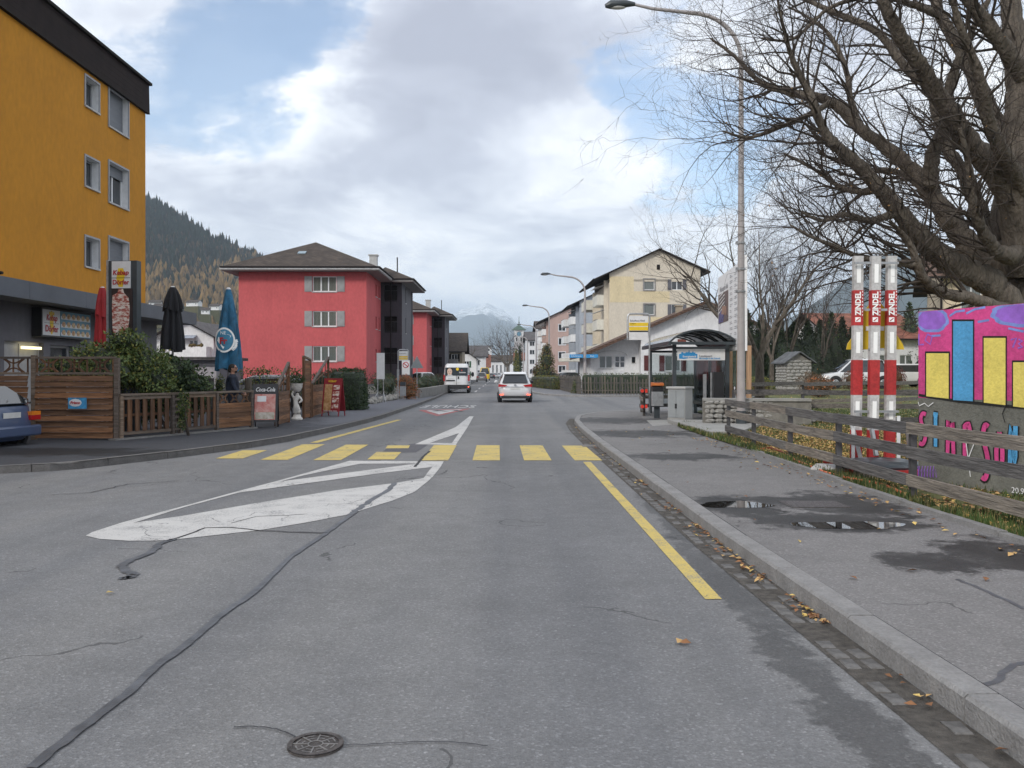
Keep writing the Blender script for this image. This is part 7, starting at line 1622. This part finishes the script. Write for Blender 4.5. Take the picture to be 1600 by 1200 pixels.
# clipped hedges
def hedge(label, base, sx, sy, sz, mats, wts, leafs, n, rz=0, name='hedge', cat='hedge', core=None, rough=.07):
    t = thing(name, label, cat, base, rz); a = MB(); r_ = min(sx, sy, sz) * .35
    for k in range(n):
        f = rnd() * (sx*sz*2 + sy*sz*2 + sx*sy); e = 2.6
        v = Vector((random.gauss(0,1), random.gauss(0,1), abs(random.gauss(0,1)))).normalized(); m_ = max(abs(v.x), abs(v.y), abs(v.z*1.0)); q = v / m_; q = q.lerp(v, .28)
        if f < sx*sz*2: q.x = ru(-1,1) if abs(q.x) < .97 else q.x
        nz = mnoise.noise(Vector((q.x*sx, q.y*sy, q.z*sz)) * 1.7 + Vector((base[0], base[1], 0)))
        z = q.z * sz if rnd() < .35 else abs(q.z) ** .55 * sz * rnd() ** .6
        p = Vector((q.x*sx/2*(1+nz*rough*1.5) + ru(-.04,.04), q.y*sy/2*(1+nz*rough*1.5) + ru(-.04,.04), z*(1+nz*rough)))
        leaf(a, p, leafs*ru(.6,1.3), random.choices(range(len(mats)), wts)[0])
    a.build('foliage', mats, t); a = MB(); a.box(-sx*.44, -sy*.44, 0, sx*.44, sy*.44, sz*.93); o = a.build('dark_core', core or M_lf_conif, t, bevel=r_*.5); return t  # the box is a solid dark core, coloured as the hedge's inner shade
hedge('large rounded dark green clipped hedge behind the red advertising board', (X(540, 35), 35.5, .12), 1.45, 1.8, 1.62, [M_lf_dk, M_lf_gr], [.9,.1], .075, 7500)
hedge('smaller dark green hedge lobe left of the large clipped hedge', (X(506, 36.5), 37.2, .12), 1.2, 1.4, 1.45, [M_lf_dk, M_lf_gr], [.85,.15], .075, 3500)
shrub('round dark bush against the red building beside the stair wing', 'round_bush', 'shrub', (X(597, 60), 60, .12), [((0,0,.75),(.95,.8,.85))], [M_lf_conif, M_lf_dk], [.6,.4], .09, 1500, stems=2)
shrub('rust orange autumn bush behind the small grey bin', 'autumn_bush', 'shrub', (X(637, 49), 49, .12), [((0,0,.7),(.62,.5,.62)), ((-.2,0,1.0),(.45,.4,.42)), ((.15,-.2,.35),(.6,.4,.36))], [M_lf_or, M_lf_br, M_lf_yg], [.7,.22,.08], .07, 2600, core=M_lf_br)
for i, (px, d, r_, m_, lab) in enumerate(((664, 62, .9, M_lf_dk, 'dark bush above the granite wall behind the triangle sign'), (678, 66, .8, M_lf_conif, 'low dark bush above the granite wall left of the van'), (687, 75, .9, M_lf_br, 'brownish bush right at the left side of the white van'), (608, 56, .6, M_lf_dk, 'small dark bush behind the information board'))):
    shrub(lab, 'garden_bush', 'shrub', (X(px, d), d, .12), [((0,0,.7),(r_,.7,.75))], [m_, M_lf_br], [.8,.2], .09, 900, stems=2, group=None)
# rock border along the left pavement
rb = thing('rockery', 'row of pale field stones edging the planting bed left of the pavement', 'rockery', (X(600, 44), 44, .12)); M_rock = mat('field_stone', (.22,.21,.19), .85, .3, 4, .6, 14, col2=(.42,.40,.36)); rk_m = []
for k in range(6): a = MB(); a.ball((0,0,0), (1,1,.75), 8, 6, jit=.18); rk_m.append(a.mesh('stone', M_rock))
for k in range(90):
    s = rnd(); px = 570 + 70*s; y = 632 - 13*s; p = G(px, y, .12); o = link('stone', random.choice(rk_m), rb); r_ = ru(.1, .24)
    o.location = Vector((p.x + ru(-.35,.25), p.y + ru(-.6,.9), .12 + r_*.4)) - rb.location; o.scale = (r_,)*3; o.rotation_euler = (0, 0, ru(0, 6))
# right side: hedges, conifers
hedge('clipped yellow green hedge at the corner left of the picket fence', (X(853, 78)+.4, 84, .12), 1.6, 16, 1.15, [M_lf_gr, M_lf_yg, M_lf_br], [.4,.3,.3], .10, 5200, rz=R(6))
hedge('long low hedge showing above the picket fence before the bungalow', (9.2, 62.5, .12), 9.6, .9, 1.42, [M_lf_gr, M_lf_dk, M_lf_yg], [.5,.35,.15], .09, 5200)
for i, px in enumerate((922, 937, 952, 968, 984, 1000, 1014, 1030)):
    pass
shrub('conical golden brown conifer behind the corner hedge', 'conifer', 'tree', (X(851, 112), 112, .12), [((0,0,1.4),(1.5,1.3,1.4)), ((.2,0,3.0),(1.1,1,1.5)), ((.3,0,4.4),(.6,.6,.8))], [M_lf_yg, M_lf_br, M_lf_dk], [.3,.35,.35], .2, 2600, stems=1)
shrub('dark red leaved bush left of the golden conifer', 'red_bush', 'shrub', (X(840, 112), 113, .12), [((0,0,1.3),(.7,.7,1.3))], [M_lf_red, M_lf_br], [.7,.3], .18, 900, stems=1)
for i, (px, d, h, lab) in enumerate(((812, 210, 8, 'slim dark cypress left of the far lamp posts'), (806.5, 205, 7, 'slim yellowish cypress left of the dark one'), (712, 150, 7.6, 'dark spruce top showing behind the brown tan house'))):
    t = shrub(lab, 'cypress', 'tree', (X(px, d), d, .1), [((0,0,h*.3),(.75,.75,h*.32)), ((0,0,h*.6),(.55,.55,h*.3)), ((0,0,h*.82),(.3,.3,h*.18))], [M_lf_conif if i != 1 else M_lf_yg, M_lf_dk], [.7,.3], .3, 1100, stems=1)
# dark evergreens at the back of the right garden
def conifer(label, px, d, h, r_, n=2600, mats=None, wts=(.7,.3), z0=None, lf=.2):
    x = X(px, d); z0 = lawn_z(x, d) if z0 is None else z0; t = thing('evergreen_tree', label, 'tree', (x, d, z0)); a = MB()
    for k in range(n):
        z = rnd() ** 1.15; rr = r_ * (1 - z) ** .8 * (.75 + .35*mnoise.noise(Vector((x, z*9, k % 7)))) * ru(.6, 1.08); w = ru(0, 6.283)
        rr *= 1 + .3 * mnoise.noise(Vector((math.cos(w)*2 + x, math.sin(w)*2, z*4)))
        leaf(a, Vector((rr*math.cos(w), rr*math.sin(w), h*(.02 + .98*z) - rr*.12)), lf*ru(.6,1.3), random.choices(range(2), wts)[0], -.2, .4)
    a.build('crown', mats or [M_lf_conif, M_lf_dk], t); a = MB(); a.tube([(0,0,0),(0,0,h*.95)], [.14,.02], 7); a.build('trunk', M_bark2, t)
    a = MB(); a.tube([(0,0,.2),(0,0,h*.5),(0,0,h*.9)], [r_*.62, r_*.4, .03], 10); a.build('dark_core', M_lf_conif, t); return t  # solid dark cone, coloured as the shade inside the crown
cs = [(1166, 52, 4.7, 2.0), (1190, 53, 4.4, 1.8), (1216, 52, 3.9, 1.8), (1240, 55, 4.1, 1.8), (1262, 56, 4.3, 1.8), (1281, 62, 4.6, 1.9), (1299, 63, 5.2, 1.8), (1316, 64, 4.9, 1.6), (1331, 65, 4.2, 1.5)]
labs = ['low dark evergreen behind the hoarding posts', 'dark evergreen behind the nearer bare tree trunk', 'dark evergreen left of the stone hut', 'broad evergreen directly behind the stone hut', 'dark evergreen right above the stone hut roof', 'evergreen above the brown clipped shrubs', 'tallest evergreen left of the snow pole rocket', 'evergreen right behind the left snow pole', 'small evergreen at the chalet gable']
for (px, d, h, r_), lab in zip(cs, labs): conifer(lab, px, d, h, r_, mats=[M_lf_conif, M_lf_gr] if px in (1299, 1240) else None, wts=(.8, .2))
conifer('dark pine top rising beside the red roofed chalet, left of the mural', 1421, 72, 6.8, 2.2, z0=.5, mats=[M_lf_conif, M_lf_gr], wts=(.6,.4)); 
for i, (px, d, w, h, m_, lab) in enumerate(((1186, 40, .75, .95, (M_lf_yg, M_lf_gr), 'round yellow green bush left of the stone hut'), (1269, 43, .8, 1.1, (M_lf_br, M_lf_br), 'rust brown clipped bush right of the stone hut'), (1281, 41, .75, .95, (M_lf_br, M_lf_or), 'lower brown clipped bush beside the hut'), (1334, 50, .7, 1.15, (M_lf_br, M_lf_red), 'brown bush before the bonnet of the white off road car'), (1400, 52, .6, 1.3, (M_lf_red, M_lf_br), 'dark reddish bush between the two white parked cars'), (1255, 47, .8, 1.25, (M_lf_br, M_lf_br), 'brown bush peeping out behind the stone hut'))):
    x = X(px, d); shrub(lab, 'clipped_bush', 'shrub', (x, d, lawn_z(x, d)), [((0,0,h*.5),(w,w*.9,h*.55))], list(m_), [.7,.3], .08, 1400, stems=2, core=M_lf_br)
# ---- bare trees
def grow(a, p, d, L_, r_, depth, cfg, rng=random):
    """recursive bare branch; a collects tubes per level"""
    n = cfg['seg'][depth]; pts = [p]; rad = [r_]; dd = d.normalized(); step = L_ / n; kids = []
    for i in range(n):
        dd = (dd + Vector((rng.gauss(0,1), rng.gauss(0,1), rng.gauss(0,1))) * cfg['wig'][depth] + Vector((0,0,cfg['up'][depth]))).normalized()
        p = p + dd * step; pts.append(p); rad.append(r_ * (1 - (i+1)/n * cfg['tap'][depth]))
        kids.append((p, dd.copy(), rad[-1]))
    a[min(depth, len(a)-1)].tube(pts, rad, cfg['sides'][depth], cap=False)
    if depth + 1 >= len(cfg['seg']): return
    nk = cfg['kids'][depth]
    for k in range(nk):
        q, dq, rq = kids[min(len(kids)-1, int(len(kids) * (cfg['start'] + (1-cfg['start']) * (k + rnd()) / nk)))]
        s = dq.orthogonal().normalized(); s.rotate(Quaternion(dq, ru(0, 6.283))); nd = (dq * cfg['fwd'][depth] + s).normalized()
        grow(a, q, nd, L_ * cfg['len'][depth] * ru(.6, 1.15), max(.0025, min(rq * .62, r_ * .5)), depth + 1, cfg)
def bare_tree(label, x, y, z0, h, r0, nl, cfg, m=None, trunk=.3, lean=(0,0), name='bare_tree', tw=None, spread=.8):
    t = thing(name, label, 'tree', (x, y, z0)); a = [MB(), MB(), MB()]; tr = MB(); top = Vector((lean[0], lean[1], h*trunk)); tr.tube([(0,0,-.1),(0,0,.15),tuple(top*.5),tuple(top)], [r0*1.35, r0*1.05, r0*.9, r0*.8], 10)
    tr.build('trunk', m or M_bark, t, smooth=True)
    for k in range(nl):
        w = 6.283*k/nl + ru(-.4,.4); d = Vector((math.cos(w)*spread*ru(.5,1.1), math.sin(w)*spread*ru(.5,1.1), 1)); grow(a, top*ru(.75,1), d, h*(1-trunk)*ru(.75,1.05), r0*ru(.35,.55), 0, cfg)
    a[0].build('limb', m or M_bark, t); b1 = a[1].build('branches', M_bark2, t); b1['kind'] = 'stuff'; b2 = a[2].build('twigs', tw or M_twig, t); b2['kind'] = 'stuff'; return t
cfgA = dict(seg=[8,6,5,3], wig=[.13,.18,.22,.25], up=[.05,.08,.08,.06], tap=[.85,.8,.8,.7], sides=[6,4,3,3], kids=[9,7,5], start=.22, fwd=[1.3,1.2,1.1], len=[.5,.5,.5])
bare_tree('bare spreading tree behind the project hoarding', X(1187, 33), 33, lawn_z(X(1187,33),33), 7.3, .19, 6, cfgA, trunk=.28)
cfgB = dict(seg=[8,6,4,3], wig=[.10,.14,.2,.25], up=[.09,.14,.12,.08], tap=[.85,.8,.8,.7], sides=[6,4,3,3], kids=[10,8,4], start=.15, fwd=[2.0,1.8,1.4], len=[.5,.5,.5])
for px, d, h, lab in ((1206, 51, 8.0, 'multi stemmed bare tree left above the stone hut'), (1232, 54, 8.0, 'slimmer bare tree directly above the stone hut'), (1285, 58, 7.4, 'bushy bare tree right of the stone hut')):
    bare_tree(lab, X(px, d), d, lawn_z(X(px,d),d), h, .15, 5, cfgB, trunk=.25, spread=.38)
cfgC = dict(seg=[6,5,4], wig=[.12,.16,.2], up=[.04,.06,.05], tap=[.85,.8,.7], sides=[4,3,3], kids=[10,10], start=.2, fwd=[1.2,1.0], len=[.55,.5])
M_far = mat('far_twigs', (.07,.05,.042), .9, .2)
bare_tree('large round bare tree at the far end of the road', X(793, 340), 340, .1, 19, .55, 9, cfgC, trunk=.22, tw=M_far, spread=1.0); bare_tree('second bare tree right of the large far one', X(806, 380), 380, .1, 20, .5, 8, cfgC, trunk=.25, tw=M_far, spread=.9)
bare_tree('small bare tree above the roofs left of the road', X(727, 240), 240, .1, 11.5, .25, 5, cfgC, trunk=.3, tw=M_far, spread=.9); bare_tree('low brown bare tree before the castle wing', X(823, 400), 400, .1, 19, .4, 7, cfgC, trunk=.3, tw=M_far, spread=1.0)
bare_tree('leafless shrub beneath the orange building corner, left of the white chalet', X(243, 50), 50, .1, 4.2, .08, 6, cfgC, trunk=.12, tw=M_lf_br)
# ---- the great tree on the right
TD = 17.0; bt = thing('big_bare_tree', 'huge old bare tree with mossy trunk filling the right side behind the mural', 'tree', (X(1592, TD), TD, lawn_z(X(1592,TD), TD)))
org = bt.location
limbs = [  # picture columns, rows, depth offset along the limb, radii
 ([(1606,640,0,60),(1604,560,0,54),(1602,500,0,48),(1600,440,0,38),(1590,360,.2,36),(1592,260,.4,30),(1600,170,.6,26),(1590,80,.8,20),(1580,0,1,15),(1575,-90,1.2,9)], 'trunk'),
 ([(1588,500,-.3,30),(1552,446,-.6,24),(1500,418,-.9,21),(1453,385,-1.2,19),(1403,331,-1.6,15),(1374,293,-1.8,13),(1324,243,-2.1,11),(1290,209,-2.3,9),(1265,147,-2.5,7),(1240,96,-2.7,5),(1223,38,-2.9,3),(1212,-20,-3,2)], 'limb'),
 ([(1592,470,.1,34),(1560,425,.2,27),(1525,394,.3,21),(1491,356,.4,17),(1453,301,.5,15),(1411,251,.6,12),(1349,205,.8,10),(1298,159,1,8.5),(1231,144,1.1,6),(1190,130,1.2,4.5),(1148,88,1.3,3),(1110,60,1.4,1.6)], 'limb'),
 ([(1594,430,-.4,30),(1583,318,-.8,25),(1550,260,-1,21),(1515,225,-1.1,19),(1491,188,-1.3,17),(1453,126,-1.6,14),(1403,50,-2,11),(1374,-10,-2.2,9),(1340,-80,-2.4,6)], 'limb'),
 ([(1600,330,.5,24),(1594,251,.8,20),(1558,201,1.1,17),(1516,105,1.5,13),(1470,25,1.8,9),(1450,-40,2,6)], 'limb'),
 ([(1570,488,-1.0,17),(1516,466,-1.3,12),(1478,460,-1.5,11),(1448,440,-1.8,9),(1434,415,-2,8),(1424,385,-2.1,6.5),(1408,362,-2.2,4),(1390,345,-2.3,2)], 'limb'),
 ([(1434,412,-2,6.5),(1395,411,-2.1,6),(1340,400,-2.3,5),(1305,385,-2.5,4.2),(1270,371,-2.7,3.4),(1235,352,-2.9,2)], 'limb'),
 ([(1453,290,.3,14),(1458,240,.1,13),(1475,195,-.1,11),(1487,126,-.3,9),(1516,54,-.6,6),(1550,-10,-.8,4)], 'limb'),
 ([(1575,430,.6,17),(1555,377,.9,15),(1530,322,1.2,12),(1508,272,1.4,11),(1478,226,1.6,10),(1453,142,1.8,8.5),(1411,100,2,8),(1370,50,2.2,6.5),(1298,17,2.4,5),(1248,-4,2.6,3),(1190,-20,2.7,2)], 'limb'),
 ([(1588,400,-.8,17),(1560,395,-1.2,13),(1548,380,-1.4,11),(1528,345,-1.7,10),(1520,310,-1.9,8),(1512,250,-2.1,5),(1500,200,-2.3,3)], 'limb'),
 ([(1600,300,-1,16),(1570,245,-1.5,13),(1545,190,-1.9,11),(1530,120,-2.3,9),(1500,40,-2.6,6),(1480,-30,-2.8,4)], 'limb'),
 ([(1374,293,1.5,9),(1345,300,1.6,7),(1310,290,1.7,5),(1268,262,1.8,3.5),(1225,240,2,2)], 'limb'),
 ([(1525,394,1,9),(1490,330,1.4,8),(1450,300,1.6,7),(1400,268,1.8,5),(1340,262,2,3.5),(1280,240,2.2,2)], 'limb'),
 ([(1349,205,1,7),(1330,160,1.1,6),(1322,110,1.2,5),(1300,60,1.3,4),(1268,30,1.4,2.5),(1230,10,1.5,1.6)], 'limb'),
 ([(1403,331,-1.6,8),(1360,345,-1.8,6),(1320,335,-2,4.5),(1285,345,-2.2,3),(1250,330,-2.4,1.6)], 'limb'),
 ([(1600,120,-2,16),(1560,60,-2.4,13),(1520,10,-2.6,10),(1480,-50,-2.8,7)], 'limb'),
 ([(1298,159,-1.5,6),(1262,180,-1.6,5),(1215,200,-1.7,4),(1170,215,-1.8,3),(1130,205,-1.9,1.6)], 'limb'),
 ([(1470,25,-1,7),(1420,5,-1.2,6),(1370,-5,-1.4,5),(1300,10,-1.5,4),(1240,60,-1.6,3),(1190,60,-1.7,2)], 'limb'),
]
cfgT = dict(seg=[7,5,4], wig=[.17,.22,.26], up=[.03,.02,.02], tap=[.85,.8,.7], sides=[4,3,3], kids=[6,5], start=.15, fwd=[1.1,1.0], len=[.48,.48])
brs = [MB(), MB(), MB()]; random.seed(99)
lv = org + Vector((0, 0, 5))
for li, (lst, nm) in enumerate(limbs):
    P_ = [D(px, py, TD + o) for px, py, o, r in lst]; Rr = [r * (TD + o) / F * .84 for px, py, o, r in lst]
    # resample smoothly with slight knots
    pts, rad = [], []
    for i in range(len(P_) - 1):
        p0 = P_[max(i-1,0)]; p1 = P_[i]; p2 = P_[i+1]; p3 = P_[min(i+2, len(P_)-1)]
        for k in range(8):
            s = k/8; q = .5*((2*p1) + (p2-p0)*s + (2*p0-5*p1+4*p2-p3)*s*s + (3*p1-p0-3*p2+p3)*s*s*s); pts.append(q + Vector((ru(-1,1),ru(-1,1),ru(-1,1)))*Rr[i]*.10); rad.append((Rr[i]*(1-s)+Rr[i+1]*s)*ru(.93,1.08))
    pts.append(P_[-1]); rad.append(Rr[-1])
    a = MB(); nn = 28 if nm == 'trunk' else 14; a.tube([p - org for p in pts], rad, nn)
    if nm == 'trunk':
        for vi, v in enumerate(a.v):
            w = (vi % nn) / nn * 6.283; k = 1 + .13*math.sin(w*3+1) + .08*math.sin(w*7+.5) + .05*mnoise.noise(Vector(v)*3); c = pts[vi//nn] - org; a.v[vi] = tuple(c + (Vector(v)-c)*k)
    else:
        for vi, v in enumerate(a.v):
            w = (vi % nn) / nn * 6.283; c = pts[vi//nn] - org; k = 1 + .10*math.sin(w*2+li) + .16*mnoise.noise(Vector(v)*4.5) + .10*mnoise.noise(Vector(v)*14); a.v[vi] = tuple(c + (Vector(v)-c)*k)
    a.build(nm, M_bark, bt, smooth=True)
    if nm == 'trunk': start = 32
    else: start = 6
    tot = len(pts)
    for k in range(start, tot, 2):
        for rep in range(2 if rad[k] < .14 else 1):
            if rnd() < (.50 if rad[k] > .12 else .72):
                dq = (pts[k] - pts[k-1]).normalized(); s = dq.orthogonal().normalized(); s.rotate(Quaternion(dq, ru(0, 6.283))); 
                nd = (dq * ru(.6, 1.3) + s + Vector((-.35, 0, ru(-.25, .45)))).normalized()
                Lb = ru(.9, 2.1) * (1 if rad[k] < .1 else 1.15); grow(brs, pts[k] - org, nd, Lb, min(rad[k]*.42, .027), 0, cfgT)
o = brs[0].build('branches', M_bark2, bt); o['kind'] = 'stuff'
o = brs[1].build('small_branches', M_twig, bt); o['kind'] = 'stuff'; o = brs[2].build('twigs', M_twig, bt); o['kind'] = 'stuff'
a = MB()
for k in range(170): p = random.choice(brs[2].v); leaf(a, Vector(p), .05, 0, -.5)
o = a.build('last_leaves', [mat('last_leaf', (.30,.17,.06))], bt); o['kind'] = 'stuff'
# ---- ground litter: leaves and grass
M_lv1 = mat('fallen_leaf_gold', (.52,.33,.13), .7, .25, 5, world=True); M_lv2 = mat('fallen_leaf_brown', (.22,.10,.04), .7, .3, 5, world=True); M_lv3 = mat('fallen_leaf_yellow', (.58,.42,.13), .7, .2, 5, world=True)
def litter(name, label, pts, size, wts=(.5,.25,.25)):
    a = MB()
    for p in pts:
        w = ru(0, 6.283); s = size * ru(.6, 1.4); u = Vector((math.cos(w), math.sin(w), ru(-.3,.35))) * s; v = Vector((-math.sin(w), math.cos(w), ru(-.3,.35))) * s * .6; c = Vector(p) + Vector((0,0,.012)); b = len(a.v)
        a.v += [tuple(c-u*.5), tuple(c+v*.5+Vector((0,0,s*.12))), tuple(c+u*.5), tuple(c-v*.5+Vector((0,0,s*.1)))]; a.f.append((b, b+3, b+2, b+1)); a.m.append(random.choices((0,1,2), wts)[0])
    return tag(a.build(name, [M_lv1, M_lv2, M_lv3]), label, 'fallen leaves', kind='stuff')
pts = []
while len(pts) < 30000:
    y = 6 + 20*rnd()**.8; x = bound(y) + ru(0.1, 9)**1.0
    dens = math.exp(-((x-6.6)/2.6)**2 - ((y-16.5)/4.2)**2) * 1.2 + .10 + .25*math.exp(-((x-bound(y))/.5)**2)
    dens *= .45 + 1.1*max(0, mnoise.noise(Vector((x*.8, y*.6, 2))) + .45)
    if rnd() < dens: pts.append((x, y, lawn_z(x, y)))
litter('fallen_leaves', 'carpet of golden fallen leaves on the grass behind the rail fence', pts, .075)
pts = []
while len(pts) < 5000:
    y = ru(24, 58); x = bound(y) + ru(0, 22)
    if rnd() < .5 + mnoise.noise(Vector((x*.3, y*.3, 5))): pts.append((x, y, lawn_z(x, y)))
litter('fallen_leaves', 'scattered yellow leaves on the far lawn', pts, .08)
pts = []
for k in range(900):
    y = random.choice((ru(5.6,8.2), ru(7.9,10.5), ru(3.6,13), ru(12,26))); xg = 0
    for (xa, ya), (xb, yb) in zip(RK, RK[1:]):
        if ya <= y <= yb: xg = xa + (xb-xa)*(y-ya)/(yb-ya)
    if rnd() < .30 + .9*mnoise.noise(Vector((1.2, y*1.3, 0))): pts.append((xg - abs(random.gauss(0,.07)) - .015, y, .008))
litter('fallen_leaves', 'brown leaves lying in the stone gutter', pts, .05, (.25,.6,.15))
pts = [(ru(2.3,4.3), ru(5,24), .123) for _ in range(46)] + [(ru(4.0,4.35), ru(7,20), .123) for _ in range(160)]; pts += [tuple(G(px, py, .005)) for px, py in ((1062,1005),(1070,1007),(172,928),(1200,880),(1190,905))]
litter('fallen_leaves', 'single leaves scattered over the right pavement', pts, .06, (.3,.5,.2))
M_gr1 = mat('grass_blade', (.05,.085,.018), .7, .3, 2, world=True); M_gr2 = mat('dry_grass_blade', (.16,.14,.05), .7, .3, 2, world=True)
a = MB()
for k in range(52000):
    y = 5.5 + 26*rnd()**1.5; x = bound(y) + (rnd()**1.6)*7
    if mnoise.noise(Vector((x*1.1, y*1.1, 9))) < -.25: continue
    h = ru(.03,.085) * (1.5 if x - bound(y) < .35 else 1) * (1 + .4*mnoise.noise(Vector((x*2,y*2,0)))); w = ru(0,6.283); z = lawn_z(x, y) - .005; dx, dy = math.cos(w)*.006*(1+y*.06), math.sin(w)*.006*(1+y*.06); lx, ly = ru(-.03,.03), ru(-.03,.03); b = len(a.v)
    a.v += [(x-dx,y-dy,z),(x+dx,y+dy,z),(x+lx,y+ly,z+h)]; a.f.append((b,b+1,b+2)); a.m.append(0 if rnd() < .72 else 1)
tag(a.build('grass', [M_gr1, M_gr2]), 'short autumn grass growing behind the pavement edging', 'grass', kind='stuff')
print('OBJECTS', len(bpy.data.objects))
